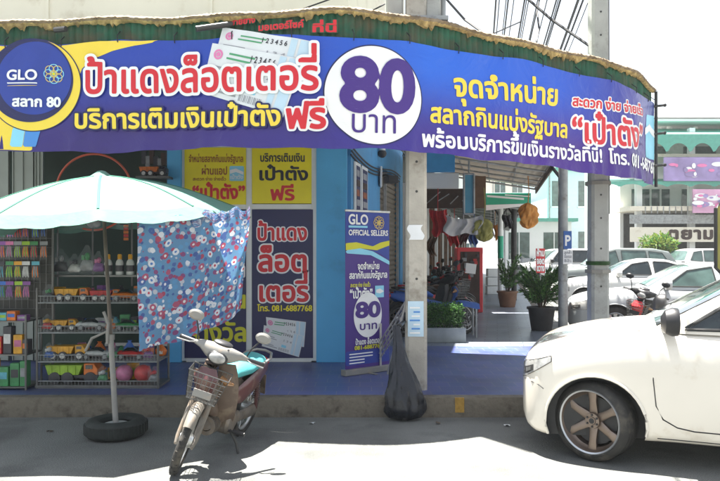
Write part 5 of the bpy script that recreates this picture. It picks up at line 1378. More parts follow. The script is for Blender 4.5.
# stacked shop signs across the arcade (face the street corner)
def cross(name, label, cat, px0, px1, py0, py1, d, m, th=.12, extra=None, group='sign boards over the arcade'):
    c = ((ax(px0, d) + ax(px1, d)) / 2, d, az(py1, d))
    mb = MB(); mb.span((ax(px0, d), d, az(py1, d)), (ax(px1, d), d + th, az(py0, d)))
    t = thing(name, label, cat, c, 0, group); mb.build('panel', m, t, c, bevel=.01)
    if extra: extra(t, c, d)
    return t
cross('sign_board', 'plain bright blue sign board over the arcade, right of the near concrete pole', 'sign', 423, 455, 142, 172, 13.2, 'sign_blue')
cross('sign_board', 'grey white beam panel under the bright blue board', 'sign', 423, 459, 173, 188, 13.5, 'white_wall', .2)
def slats(t, c, d):
    mb = MB()
    for k in range(5): mb.cyl((ax(426 + k * 12, d), d - .03, az(204 - 3 * (k % 2), d)), (ax(440 + k * 9, d), d - .03, az(192 + 2 * k, d)), .012, n=6)
    mb.build('loose_rod', 'galv', t, c)
cross('sign_board', 'dark brown weathered board beneath the white beam panel', 'sign', 421, 486, 188.5, 208, 14.2, 'dark_brown', .15, slats)
def rim_(t, c, d):
    mb = MB()
    for a, b in (((464, 174), (464, 214)), ((474, 174), (474, 214)), ((464, 214), (474, 214)), ((464, 174), (474, 174))): mb.cyl(at(a[0], a[1], d - .02), at(b[0], b[1], d - .02), .02, n=6)
    mb.cyl(at(469, 174, d), at(469, 160, d), .02, n=6); mb.build('frame', 'galv', t, c)
cross('hanging_sign', 'narrow teal upright light box hanging from the arcade roof', 'sign', 464, 474, 174, 214, 13.0, 'sign_teal', .16, rim_)
cross('sign_board', 'brown red upright board right of the teal light box', 'sign', 474.5, 486, 176, 208, 13.9, 'brown_wood', .1)
def gs(t, c, d):
    mb = MB()
    mb.add([at(487, 195, d - .012), at(487, 197, d - .012), at(524, 200, d - .012), at(524, 198, d - .012)], [(0, 1, 2, 3)], 0)
    mb.add([at(505, 194.3, d - .012), at(505, 195.5, d - .012), at(530, 197, d - .012), at(530, 196, d - .012)], [(0, 1, 2, 3)], 0)
    mb.add([at(486, 205, d - .014), at(486, 210.5, d - .014), at(530, 205.5, d - .014), at(530, 203.5, d - .014)], [(0, 1, 2, 3)], 0)
    mb.build('stripe', 'ink_white', t, c, smooth=False)
cross('sign_board', 'green sign board with white stripes across the walkway end of the corrugated roof', 'sign', 486, 531, 193, 206, 17.5, 'sign_green', .12, gs)

# corrugated arcade roof with purlins
rt = thing('arcade_roof', 'translucent corrugated roof sheets on steel purlins over the walkway', 'roof', (WX(18), 18, 3.3)); ro_ = tuple(rt.location)
def roof(x0f, x1f, y0, y1, z0, z1, ny, nx, m, amp=.025, per=.15):
    mb = MB(); ys = np.arange(y0, y1, per / 4)
    mb.grid(lambda y, f: (WX(y) + x0f + (x1f - x0f) * f, y, z0 + (z1 - z0) * f + amp * math.sin(2 * PI * y / per)), ys, np.linspace(0, 1, nx)); return mb
mb = roof(.1, 2.95, 12.2, 17.4, 3.72, 3.28, 0, 4, 'clear_sheet'); mb.build('roof_sheet', 'clear_sheet', rt, ro_, angle=60)
mb = roof(.1, 2.75, 17.6, 44, 3.35, 2.95, 0, 4, 'clear_sheet', per=.3); mb.build('roof_sheet', 'awning_sheet', rt, ro_, angle=60)
mb = MB()
for f in np.linspace(.02, 1, 6): mb.cyl((WX(12.2) + .1 + 2.85 * f, 12.2, 3.66 - .44 * f), (WX(17.4) + .1 + 2.85 * f, 17.4, 3.66 - .44 * f), .016, n=6)
for y in np.arange(12.3, 17.5, .95): mb.cyl((WX(y) + .1, y, 3.62), (WX(y) + 2.95, y, 3.18), .022, n=6)
for y in np.arange(18, 44, 2.2): mb.cyl((WX(y) + .1, y, 3.28), (WX(y) + 2.75, y, 2.88), .035, n=6)
for f in (.3, .7, 1): mb.cyl((WX(17.6) + 2.75 * f, 17.6, 3.3 - .4 * f), (WX(44) + 2.75 * f, 44, 3.3 - .4 * f), .03, n=6)
mb.build('purlin', 'galv', rt, ro_)
mb = MB(); mb.add([(WX(y) + 2.97, y, z) for y in (12.2, 17.4) for z in (3.10, 3.30)] + [(WX(y) + 3.0, y, z) for y in (12.2, 17.4) for z in (3.10, 3.30)], [(0, 1, 3, 2), (4, 6, 7, 5), (1, 5, 7, 3), (0, 2, 6, 4)]); mb.build('gutter', 'dark_brown', rt, ro_, smooth=False)
# columns
CX, CY = ax(563, 12.6), 12.6
t = thing('steel_column', 'round grey steel column carrying the arcade roof, a blue parking sign on it', 'column', (CX, CY, PH))
mb = MB(); mb.cyl((0, 0, 0), (0, 0, 3.22), .085, n=18); mb.build('post', 'galv', t)
mb = MB(); mb.box((0, 0, .01), (.3, .3, .02)); mb.lathe([(.11, .02), (.088, .10)], n=18); mb.build('foot_plate', 'dark_steel', t)
mb = MB(); mb.sweep([(0, 0, 2.75), (-.35, .05, 3.22)], .03, 8); mb.build('brace', 'dark_steel', t)
for px, d, m, lab in ((500.5, 22.0, 'sign_green', 'thin roof post painted green at the top, left of its dark twin'), (514, 21.0, 'dark_steel', 'dark thin roof post behind the tall potted plant')):
    t = thing('roof_post', lab, 'post', (ax(px, d), d, PH), 0, 'thin roof posts of the arcade')
    mb = MB(); mb.cyl((0, 0, 0), (0, 0, 2.95), .085, n=12); mb.build('post', 'white_frame' if m == 'sign_green' else m, t)
    mb = MB(); mb.cyl((0, 0, 1.25), (0, 0, 1.95), .09, n=12); mb.build('painted_band', m, t)
    mb = MB(); mb.sweep([(0, 0, 2.5), (.3, 0, 2.95)], .03, 6); mb.sweep([(0, 0, 2.5), (-.3, 0, 3.0)], .03, 6); mb.build('brace', 'dark_steel', t)
# parking sign and small red sign
d = CY - .10; c = (ax(567.5, d), d, az(262, d))
t = thing('parking_sign', 'blue parking sign with white P above a white notice plate on the steel column', 'sign', c)
mb = MB(); mb.span((ax(563.5, d), d - .01, az(249, d)), (ax(571.5, d), d + .008, az(231, d)), 0)
write(mb, 'P', ax(565.2, d), ax(570, d), az(245.5, d), 10.5 * d / FPX, lambda x, z, l: (x, d - .012 - .002 * l, z), 1, latin=True, bold=.03)
mb.build('panel', ['parking_blue', 'ink_white'], t, c, smooth=False)
mb = MB(); mb.span((ax(563, d), d - .01, az(264, d)), (ax(572.5, d), d + .008, az(249.6, d)), 0)
for tx, y_ in (('ลูกค้า', 254), ('จอดรถ', 258), ('08-20 น.', 262)): write(mb, tx, ax(564, d), ax(571.5, d), az(y_, d), 2.4 * d / FPX, lambda x, z, l: (x, d - .012 - .002 * l, z), 1, bold=.03, res=20)
mb.build('notice_plate', ['ink_white', 'ink_grey'], t, c, smooth=False)
d = 15.0; c = (ax(540.5, d), d, PH)
t = thing('red_sign', 'small upright red sign with white Thai words on a thin stand by the potted bush', 'sign', c)
mb = MB(); mb.span((ax(536, d), d, az(273, d)), (ax(545, d), d + .02, az(248.5, d)), 0)
for tx, y_ in (('ห้าม', 256), ('จอด', 264), ('ขวาง', 271)): write(mb, tx, ax(536.8, d), ax(544.2, d), az(y_, d), 5 * d / FPX, lambda x, z, l: (x, d - .003 - .002 * l, z), 1, bold=.05, res=20)
mb.build('panel', ['sign_red', 'ink_white'], t, c, smooth=False)
mb = MB(); mb.cyl((c[0], d + .03, PH), (c[0], d + .03, az(250, d)), .016, n=8); mb.lathe([(0, PH + .05), (.16, PH + .04), (.17, PH)], (c[0], d + .03, 0), n=16); mb.build('stand', 'galv', t, c)

# hanging goods
def hang_cloth(name, label, cat, px0, px1, py0, py1, d, m, seed, pinch=.5):
    rnd = np.random.RandomState(seed); ph = rnd.rand(6) * 6; mb = MB()
    def fn(u, v):
        x = ax(px0 + (px1 - px0) * u, d); zt = az(py0, d); zb = az(py1, d)
        z = zt + (zb - zt) * v * (1 - .25 * math.sin(u * 9 + ph[0]) * .4 - pinch * .35 * abs(u - .5)) - .08 * math.sin(PI * u) * (1 - v) * pinch
        return (x + .04 * math.sin(v * 5 + ph[1]), d + .05 * math.sin(u * 14 + ph[2]) + .03 * math.sin(u * 29 + v * 4), z)
    mb.grid(fn, np.linspace(0, 1, 26), np.linspace(0, 1, 14)); mb.cyl(fn(.5, 0), (fn(.5, 0)[0], d, az(py0, d) + .5), .008, n=5)
    c = fn(.5, 1); return tag(mb.build(name, m, None, c, angle=70), label, cat, 'goods hanging under the arcade roof')
hang_cloth('hanging_cloth', 'deep red cloth hanging in the arcade, left of the whitish one', 'cloth', 431, 449, 209, 236, 13.6, 'cloth_red', 1)
hang_cloth('hanging_cloth', 'whitish grey cloth slung across under the brown board', 'cloth', 445, 481, 215, 236, 13.4, 'cloth_white', 2, 1.0)
def hang_bag(name, label, px, py0, py1, w_px, d, m, seed):
    rnd = np.random.RandomState(seed); ph = rnd.rand(8) * 6; mb = MB(); x0 = ax(px, d); zt, zb = az(py0, d), az(py1, d); w_ = w_px * d / FPX / 2
    def fn(u, v):
        a = 2 * PI * v; r = w_ * np.interp(u, [0, .1, .35, .7, .92, 1], [.25, .75, 1, .95, .6, .05]) * (1 + .20 * math.sin(a * 3 + ph[0] + u * 4) + .13 * math.sin(a * 7 + ph[1] - u * 7) + .09 * math.sin(a * 13 + ph[2] + u * 11) + .08 * math.sin(u * 21 + ph[3] + a * 2))
        return (x0 + r * math.cos(a), d + .6 * r * math.sin(a), zt + (zb - zt) * u)
    mb.grid(fn, np.linspace(0, 1, 30), np.linspace(0, 1, 49)); mb.sweep([(x0, d, zt - .02), (x0 + .02, d, zt + .25), (x0, d, zt + .6)], .01, 5)
    return tag(mb.build(name, m, None, (x0, d, zb), angle=60), label, 'bag', 'goods hanging under the arcade roof')
hang_bag('hanging_bag', 'olive green bag hanging right of the whitish cloth', 484, 219, 242, 17, 13.4, 'bag_olive', 3)
hang_bag('hanging_bag', 'orange plastic bag bundle hanging at the outer edge of the arcade roof', 528, 203, 229, 17, 14.5, 'bag_orange', 4)

# hedge trough, potted plants
def leaves(mb, n, samp, size, rnd, mi=None, asp=.45, droop=.3):
    for i in range(n):
        p, o = samp(rnd); s_ = size * rnd.uniform(.6, 1.3)
        d = Vector((o[0] + rnd.gauss(0, .35), o[1] + rnd.gauss(0, .35), o[2] + rnd.gauss(0, .35) - droop)).normalized()
        q = Vector((rnd.gauss(0, 1), rnd.gauss(0, 1), rnd.gauss(0, 1))).cross(d).normalized(); p = Vector(p)
        k = d * s_; e = q * s_ * asp * .5; f = d.cross(q) * s_ * .10
        mb.add([p, p + k * .45 + e + f, p + k - f, p + k * .45 - e + f], [(0, 1, 2, 3)], (rnd.random() < .4) if mi is None else mi)
t = thing('hedge_trough', 'long pale concrete trough holding a clipped dark green hedge', 'planter', (ax(446, 11.6), 11.6, PH))
x0, x1 = ax(424, 11.4) - t.location.x, ax(466, 11.4) - t.location.x
mb = MB(); h = az(328, 11.4) - PH
for a, b, e, f in ((x0, x1, -.2, -.14), (x0, x1, .36, .42)): mb.span((a, e, 0), (b, f, h))
mb.span((x0, -.14, 0), (x0 + .06, .36, h)); mb.span((x1 - .06, -.14, 0), (x1, .36, h)); mb.span((x0 + .06, -.14, 0), (x1 - .06, .36, h - .05))
mb.build('trough', 'trough', t, bevel=.008)
mb = MB()
leaves(mb, 2600, lambda r: ((r.uniform(x0 + .03, x1 - .03), r.uniform(-.16, .38), h + r.random() ** .7 * .36 + .02 * math.sin(r.uniform(0, 9))), (r.gauss(0, .5), r.gauss(-.2, .5), .6)), .055, random.Random(8))
for k in range(50): a = random.Random(k); mb.cyl((a.uniform(x0, x1), a.uniform(-.1, .3), h - .05), (a.uniform(x0, x1), a.uniform(-.1, .3), h + .3), .004, n=4)
mb.build('hedge', ['plant_dark', 'plant_green'], t, smooth=False)
def potted(label, px, d, ph, pr, hh, ww, potm, n, seed, leaf, tall):
    t = thing('potted_plant', label, 'plant', (ax(px, d), d, PH), 0, 'potted plants along the walkway')
    mb = MB(); mb.lathe([(0, 0), (pr * .72, 0), (pr * .80, ph * .3), (pr * .95, ph * .9), (pr * 1.05, ph * .9), (pr * 1.05, ph), (pr * .9, ph), (pr * .85, ph * .88), (0, ph * .88)], n=24); mb.build('pot', potm, t)
    mb = MB(); r = random.Random(seed); br = []
    for k in range(46 if not tall else 26):
        a = r.uniform(0, 6.28); l = r.uniform(.5, 1) * ww; z1 = ph + hh * r.uniform(.25, 1.0)
        P_ = [(0.03 * math.cos(a), .03 * math.sin(a), ph * .9), (l * .35 * math.cos(a), l * .35 * math.sin(a), ph + (z1 - ph) * .6), (l * math.cos(a), l * math.sin(a), z1 - .06 * l)]
        mb.sweep(P_, [.008, .006, .003], 5); br.append(P_)
    mb.build('stem', 'bark', t)
    mb = MB()
    def samp(r):
        P_ = r.choice(br); f = r.uniform(.25, 1); i = 0 if f < .5 else 1; g = f * 2 - i
        p = Vector(P_[i]).lerp(Vector(P_[i + 1]), g); dd = Vector(P_[i + 1]) - Vector(P_[i]); dd.normalize(); return p, dd
    leaves(mb, n, samp, leaf, r, None, .24, .15); mb.build('foliage', ['plant_dark', 'plant_green'], t, smooth=False)
potted('bushy green plant in a black pot beside the steel column', 541.5, 13.2, .44, .26, .80, .44, 'pot_black', 2600, 2, .12, False)
potted('tall upright plant in a brown clay pot, farther along the walkway', 507.5, 18.6, .42, .27, 1.0, .36, 'pot_brown', 1900, 5, .10, True)

# parked motorbikes in front of the arcade shops, red cabinet, flap of blue sheet
MG = 'motorbikes parked in the arcade'
sw1 = {'maroon': 'toy_dark', 'teal_seat': 'black_seat', 'dusty_cream': 'black_plastic', 'dusty_plastic': 'dark_trim', 'silver_plastic': 'black_plastic'}
sw2 = {'maroon': 'sign_red', 'teal_seat': 'black_seat', 'dusty_cream': 'sign_red', 'dusty_plastic': 'dark_trim', 'silver_plastic': 'cloth_red'}
sw3 = {'maroon': 'blue_seat', 'teal_seat': 'blue_seat', 'dusty_cream': 'black_plastic', 'dusty_plastic': 'dark_trim', 'silver_plastic': 'dark_trim'}
for x, y, h, sw, lab in ((1.30, 12.35, .35, sw3, 'blue seated dark motorbike nearest the hedge trough'), (1.42, 13.15, .25, sw1, 'all black motorbike second from the hedge trough'),
                         (1.55, 13.95, .45, sw2, 'red and black motorbike third from the hedge trough'), (1.75, 14.85, .30, sw1, 'black motorbike just in front of the red cabinet'), (1.45, 15.8, .1, sw3, 'dark blue motorbike deepest in the row, by the arcade wall')):
    dup(bike, (x, y, PH), None, lab, MG, rot=(R(-8), 0, h), swap=sw, scale=1.0)
bk = dup(bike, (4.92, 11.9, 0), None, 'red and black motorbike with a wire basket between the white truck and the silver sedan', 'motorbikes parked in the side street', rot=(R(-6), 0, R(215)), scale=1.0, swap={'maroon': 'sign_red', 'teal_seat': 'black_seat', 'dusty_cream': 'black_plastic', 'dusty_plastic': 'dark_trim', 'silver_plastic': 'black_plastic'})
d = 16.9
t = thing('red_cabinet', 'orange red cabinet with a white paper on its dark front, beyond the parked bikes', 'cabinet', (ax(470, d), d, PH))
mb = MB(); x0, x1 = ax(457, d) - t.location.x, ax(483, d) - t.location.x; zt = az(247.5, d) - PH
mb.span((x0, 0, 0), (x1, .5, zt)); mb.build('case', 'sign_red', t, bevel=.02)
mb = MB(); mb.span((x0 + .08, -.015, .1), (x1 - .08, 0.0, zt - .1)); mb.build('front_panel', 'dark_brown', t, bevel=.006)
for k in range(14):
    mb = MB(); r = random.Random(k); mb.box((r.uniform(x0 + .12, x1 - .12), -.03, r.uniform(.5, zt - .15)), (r.uniform(.05, .13), .03, r.uniform(.06, .15)), mi=k % 3); mb.build('hung_item', ['toy_red', 'toy_grey', 'toy_dark'], t, bevel=.006)
mb = MB(); mb.box((ax(470.5, d) - t.location.x, -.05, az(268.5, d) - PH), (.25, .004, .24), rot=Matrix.Rotation(.12, 3, 'Y')); mb.build('paper', 'ink_white', t)
t = thing('display_rack', 'wooden rack of hanging brown goods against the arcade wall behind the bikes', 'rack', (WX(15.6) + .32, 15.6, PH))
mb = MB()
for k in range(5): mb.cyl((.0, .35 * k - .5, 0), (.0, .35 * k - .5, 2.2), .025, n=6)
for z in (.5, 1.1, 1.7, 2.15): mb.cyl((0, -.5, z), (0, .9, z), .02, n=6)
mb.build('frame', 'brown_wood', t)
for k in range(12):
    r = random.Random(k + 40); mb = MB(); z = r.choice((1.1, 1.7, 2.15)); hh = r.uniform(.25, .5); mb.grid(lambda u, v: (.05 + .03 * math.sin(u * 9 + k), -.5 + .115 * k + .10 * u, z - hh * v), np.linspace(0, 1, 5), np.linspace(0, 1, 5))
    mb.build('garment', ['brown_wood', 'cloth_red', 'toy_dark', 'cloth_white', 'dark_brown'][k % 5], t)
# more goods under the roof, farther along
for k, (px0, px1, py0, py1, d, m, lab) in enumerate(((448, 458, 222, 246, 16.5, 'cloth_red', 'small red shirt hanging behind the whitish cloth'), (459, 468, 224, 244, 17.5, 'toy_dark', 'black shirt hanging between the red shirt and the blue one'),
        (469, 477, 226, 246, 18.5, 'blue_seat', 'dark blue shirt hanging over the red cabinet'), (487, 494, 222, 238, 20, 'cloth_white', 'small white cloth hanging far along the arcade'), (494, 499, 224, 240, 23, 'bag_orange', 'small orange cloth hanging far along the arcade'),
        (428, 436, 236, 256, 13.9, 'brown_wood', 'brown garment hanging below the deep red cloth'), (503, 512, 214, 228, 19, 'toy_dark', 'dark strip of cloth hanging by the thin roof posts'))):
    hang_cloth('hanging_cloth', lab, 'cloth', px0, px1, py0, py1, d, m, 30 + k)
for x, y, h, sw, lab in ((1.95, 18.2, .2, sw1, 'black motorbike beyond the red cabinet'), (2.15, 19.6, .3, sw2, 'red motorbike farthest along the arcade')):
    dup(bike, (x, y, PH), None, lab, MG, rot=(R(-8), 0, h), swap=sw, scale=1.0)
t = thing('blue_sheet_table', 'low trestle table under a blue sheet behind the hedge', 'table', (1.25, 12.15, PH))
mb = MB(); mb.grid(lambda u, v: (-.15 + .95 * u, -.2 + .55 * v, .60 + .02 * math.sin(u * 11) - .12 * max(0, abs(v - .5) * 2 - .8) * 3 + .01 * math.sin(v * 17 + u * 5)), np.linspace(0, 1, 24), np.linspace(0, 1, 16)); mb.build('sheet', 'blue_seat', t, angle=60)
for x in (-.1, .75):
    for y in (-.1, .26): mb = MB(); mb.cyl((x, y, 0), (x, y, .58), .018, n=8); mb.build('leg', 'galv', t)
for k, (px, d, m, h, w_, lab) in enumerate(((433, 14.6, 'brown_wood', .8, .4, 'brown wooden crate against the arcade wall'), (441, 17.2, 'toy_cyan', 1.0, .5, 'teal plastic crate stack beside the red cabinet'), (495, 24, 'white_frame', .9, .6, 'white box at the far end of the walkway'))):
    t = thing('crate', lab, 'crate', (ax(px, d), d, PH)); mb = MB()
    for q in range(3): mb.span((-w_ / 2 + .01 * q, -.2, h * q / 3), (w_ / 2, .2, h * (q + 1) / 3 - .02))
    mb.build('tray', m, t, bevel=.015)
# ------------------------------------------------------------------ market hall across the side street
MD = 41.0
mk = thing('market_building', 'two storey white market hall with two scalloped green awnings and purple sign bands', 'building', (26, MD + 4, 0)); mo = tuple(mk.location)
def mp_(n, mb, m, **k): return mb.build(n, m, mk, mo, **k)
xl = ax(634, MD); xr = 46.0
def Z(py): return az(py, MD)
mb = MB(); mb.span((xl, MD + 2.2, 0), (xr, MD + 9, Z(128))); mp_('wall', mb, 'white_wall', smooth=False)
mb = MB(); mb.span((xl - .4, MD - .4, Z(211)), (xr, MD + 2.2, Z(206.5))); mb.span((xl - .4, MD - .6, Z(242)), (xr, MD - .4, Z(227.5))); mb.span((xl, MD - .1, Z(157)), (xr, MD + 2.2, Z(154)), 0); mp_('floor_slab', mb, 'cream_wall', smooth=False)
mb = MB(); mb.span((ax(665, MD) - 1, MD + .5, Z(115)), (xr, MD + 6, Z(110.5))); mb.span((ax(650, MD), MD, Z(121)), (xr, MD + 5, Z(119))); mp_('roof_canopy', mb, 'white_wall', smooth=False)
mb = MB()
for px in (684, 712, 745): mb = MB(); mb.cyl((ax(px, MD), MD + 2, Z(140)), (ax(px, MD), MD + 2, Z(112)), .15, n=8); mp_('canopy_post', mb, 'white_wall')
x = xl + .3
k = 0
while x < 34: mb = MB(); mb.span((x - .16, MD - .05, 0), (x + .16, MD + .3, Z(128))); mp_('column', mb, 'white_wall', smooth=False); x += 3.1
x = xl + .5
while x < 32:
    for j in range(4): mb = MB(); mb.span((x + .2 + .62 * j, MD + 2.15, Z(205)), (x + .68 + .62 * j, MD + 2.19, Z(186))); mp_('window', mb, 'pale_glass', smooth=False)
    mb = MB(); mb.span((x + .3, MD + 2.15, Z(152)), (x + 2.3, MD + 2.19, Z(141))); mp_('window', mb, 'pale_glass', smooth=False); x += 3.1
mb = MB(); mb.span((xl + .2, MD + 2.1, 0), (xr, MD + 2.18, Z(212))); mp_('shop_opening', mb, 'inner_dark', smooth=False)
mb = MB(); mb.span((xl - .4, MD - .45, Z(224)), (xr, MD - .35, Z(215)));
x = xl + .5
while x < xr: mb.cyl((x, MD - .42, Z(214)), (x, MD - .42, Z(207)), .03, n=5); x += .35
mp_('balcony_rail', mb, 'galv', smooth=False)
def aw2(n, pyt, pye, pyb, per):
    mb = MB(); xs = np.arange(xl - 2.2, xr, per / 10)
    def fn(x, v):
        z0, z1 = Z(pyt), Z(pye)
        if v <= 1: return (x, MD + 1.6 - 2.6 * v, z0 + (z1 - z0) * v)
        f = v - 1; ph = ((x / per) % 1.0); sc = 1 - .62 * math.sqrt(max(0, 1 - (2 * ph - 1) ** 2)); return (x, MD - 1.0, z1 + (Z(pyb) - z1) * f * sc)
    mb.grid(fn, xs, [0, .5, 1, 1.5, 2]); mp_(n, mb, 'market_green', angle=40)
aw2('green_awning', 124, 137, 160, 1.35); aw2('green_awning', 176, 183, 190, 1.35)
def msign(label, px0, px1, py0, py1, m, seed, words=None, dy=-1.25):
    c = ((ax(px0, MD) + ax(px1, MD)) / 2, MD + dy, Z(py1)); t = thing('market_sign', label, 'sign', c, 0, 'printed signs on the market hall')
    mb = MB(); mb.span((ax(px0, MD), MD + dy, Z(py1)), (ax(px1, MD), MD + dy + .12, Z(py0))); mb.build('panel', m, t, c, smooth=False)
    mb = MB(); r = random.Random(seed); w_ = ax(px1, MD) - ax(px0, MD); h = Z(py0) - Z(py1)
    for k in range(26):
        cx, cz, rr = ax(px0, MD) + r.random() * w_ * .9 + .05 * w_, Z(py1) + h * r.uniform(.25, .75), h * r.uniform(.03, .13)
        mb.polys(disc(cx, cz, rr, .05, sx=r.uniform(.6, 3.0)), lambda x, z: (x, MD + dy - .01 - .002 * k, z), k % 3)
    if words:
        for tx, a, b, y_, hh, mi in words: write(mb, tx, ax(a, MD), ax(b, MD), Z(y_), hh * MD / FPX, lambda x, z, l: (x, MD + dy - .06 - .01 * l, z), mi, bold=.04, res=20)
    mb.build('print', ['ink_white', 'market_purple', 'ink_pink', 'ink_yellow', 'ink_black'], t, c, smooth=False)
msign('long lilac sign band between the two green awnings of the market', 655, 745, 160, 183, 'market_purple', 3)
msign('pink sign under the lower green awning of the market', 683, 716, 191, 214, 'market_pink', 5)
msign('small navy sign with yellow words beside the pink market sign', 708, 735, 202, 213.5, 'market_navy', 6, [('ยาดี', 709, 719, 210, 5, 3)], -1.5)
c = (ax(690, MD), MD - .65, Z(242)); mb = MB()
for tx, a, b in (('ต', 664, 673), ('ย', 677, 686), ('า', 689, 695), ('ม', 699, 707), ('ใ', 712, 716), ('น', 719, 728)): write(mb, tx, ax(a, MD), ax(b, MD), Z(239), 8.5 * MD / FPX, lambda x, z, l: (x, MD - .61 - .01 * l, z), 0, bold=.05, res=20)
tag(mb.build('sign_letters', ['dark_brown'], None, c, smooth=False), 'spaced dark brown Thai letters along the market hall front', 'sign letters')
# bush and trees before the market
def bush(label, x, y, z0, rx_, rz_, n, seed, m, leaf):
    t = thing('bush', label, 'bush', (x, y, 0)); r = random.Random(seed); mb = MB()
    cl = [(r.gauss(0, rx_ * .45), r.gauss(0, rx_ * .4), z0 + rz_ * r.uniform(.3, 1.5), r.uniform(.3, .6) * rx_) for _ in range(9)]
    def samp(r):
        c = r.choice(cl); v = Vector((r.gauss(0, 1), r.gauss(0, 1), r.gauss(0, 1))).normalized(); return Vector(c[:3]) + v * c[3] * r.uniform(.5, 1), v
    leaves(mb, n, samp, leaf, r, None, .5, .1); mb.build('foliage', m, t, smooth=False)
    mb = MB()
    for c in cl: mb.sweep([(0, 0, 0), (c[0] * .4, c[1] * .4, c[2] * .5), c[:3]], [.06, .04, .015], 6)
    mb.build('trunk', 'bark', t)
bush('lime green bush before the left end of the market hall', ax(656, 36), 36, 1.5, .8, .45, 1200, 4, ['plant_lime', 'plant_green'], .22)
# pale buildings down the side street
def block(label, x0, x1, y, h, m, seed, floors, roofm='galv', dep=8):
    t = thing('far_building', label, 'building', ((x0 + x1) / 2, y, 0), 0, 'pale buildings down the side street'); o = tuple(t.location)
    mb = MB(); mb.span((x0, y, 0), (x1, y + dep, h)); mb.build('wall', m, t, o, smooth=False)
    r = random.Random(seed); n = max(2, int((x1 - x0) / 1.7))
    for f in range(floors):
        for k in range(n):
            cx = x0 + (x1 - x0) * (k + .5) / n; z = h * (f + .55) / floors; hw = (x1 - x0) / n * .30; hh = h / floors * .25
            mb = MB(); fm = MB(); mb.span((cx - hw, y - .02, z - hh), (cx + hw, y - .005, z + hh)); fm.span((cx - hw - .08, y - .10, z - hh - .12), (cx + hw + .08, y - .001, z - hh)); fm.span((cx - .03, y - .05, z - hh), (cx + .03, y - .021, z + hh))
            wn = mb.build('window', 'pale_glass', t, o, smooth=False); fm.build('frame', 'white_frame', wn, o, smooth=False)
    for k in range(floors * 2):
        cx = r.uniform(x0 + .5, x1 - .8); z = h * (int(r.random() * floors) + .18) / floors; mb = MB(); mb.span((cx, y - .35, z), (cx + .75, y - .02, z + .5)); mb.lathe([(0, -.36), (.18, -.36), (.2, -.34)], (cx + .3, y, z + .25), 'Y', 14); mb.build('air_conditioner', 'ink_grey' if k % 3 == 0 else 'white_frame', t, o, bevel=.02)
    mb = MB(); mb.cyl((x0 + .2, y - .06, 0), (x0 + .2, y - .06, h), .05, n=6); mb.build('drain_pipe', 'galv', t, o)
    mb = MB(); mb.span((x0 - .3, y - .5, h), (x1 + .3, y + dep, h + .22)); mb.build('roof', roofm, t, o, smooth=False)
mat('pale_blue_wall', (0.55, 0.66, 0.70), 0.8, var=.05)
block('low white house closing the walkway at its far end', 8.2, 13.6, 58, 5.6, 'white_wall', 1, 2)
block('pale blue house right of the steel column, far down the street', 14.4, 20.5, 54, 7.8, 'pale_blue_wall', 2, 2, 'market_green')
block('white flat roofed house beside the market hall', 19.0, 23.5, 62, 10.5, 'white_wall', 3, 3)
block('white low shed behind the row of parked cars', 9.5, 14.2, 47, 3.6, 'white_wall', 4, 1, 'market_green')
block('tall pale block beyond the pale blue house', 15, 21, 80, 10, 'cream_wall', 5, 4)

# dark rimmed board on a post at the right edge of the picture
d = 8.6; t = thing('roadside_board', 'dark rimmed brownish board on a post at the right picture edge, behind the truck', 'board', (ax(727, d), d, 0))
x0 = ax(716.5, d) - t.location.x; z0, z1 = az(272, d), az(204, d); W_ = .34
pg = [(x0 + .05, z0), (x0 + W_ - .05, z0), (x0 + W_, z0 + .05), (x0 + W_, z1 - .05), (x0 + W_ - .05, z1), (x0 + .05, z1), (x0, z1 - .05), (x0, z0 + .05)]
mb = MB(); mb.polys(poly_region(pg, .02), lambda x, z: (x, .02, z)); mb.build('face', 'bag_olive', t)
mb = MB(); mb.sweep([(x, .02, z) for x, z in pg], .022, 8, closed=True); mb.build('rim', 'dark_trim', t)
mb = MB(); mb.cyl((.02, .05, 0), (.02, .05, z1), .028, n=10); mb.build('post', 'dark_steel', t)

# overhead cables
CG = 'overhead cables on the poles'
def cable(P, r=.011, name='overhead_cable', label='thin black overhead cable running along the side street to the grey concrete pole', group=CG):
    mb = MB(); mb.sweep(P, r, 6); tag(mb.build(name, 'cable', None, tuple(P[0])), label, 'cable', group)
rnd = random.Random(17)
def sag(a, b, s_, n=18): return [tuple(Vector(a).lerp(Vector(b), i / n) - Vector((0, 0, s_ * 4 * (i / n) * (1 - i / n)))) for i in range(n + 1)]
for k in range(20):
    xa_ = 1.75 + .095 * k + rnd.uniform(-.05, .05); zb_ = 6.1 + .15 * (k % 5) + rnd.uniform(-.1, .1)
    a = (xa_ + SD * 1.0 - .6, 6.0, zb_ + .4); b = (xa_ + .30 + SD * 30, 46, zb_ + .7); cable(sag(a, b, .9 + .2 * rnd.random()), .010 + .006 * (k % 3 == 0))
cable([at(515, -12, 10.5), at(552, 20, 10.2), at(591, 47, 9.8)], .022, label='thick black cable dropping diagonally to the grey pole over the awning')
cable([at(541, -10, 10.5), at(537, 12, 10.4), at(539, 28, 10.2), at(536, 46, 9.9)], .014, label='loose hanging cable end above the awning, left of the grey pole')
cable([at(440, -8, 10), at(465, 20, 9.9), at(482, 32, 9.6)], .018, label='cable coming down to the awning just right of the near pole top')
cable([at(345, -6, 9.2), at(300, 10, 9.1), at(240, 27, 9.2)], .010, label='thin wire slanting across the cream upper wall')
cable([at(400, -4, 9.0), at(366, 14, 9.1), at(340, 22, 9.2)], .010, label='thin wire meeting the awning at the left of the near pole top')
cable([at(520, 22, 30), at(470, 44, 34), at(430, 60, 38)], .03, label='faint far wire low in the sky over the awning corner')
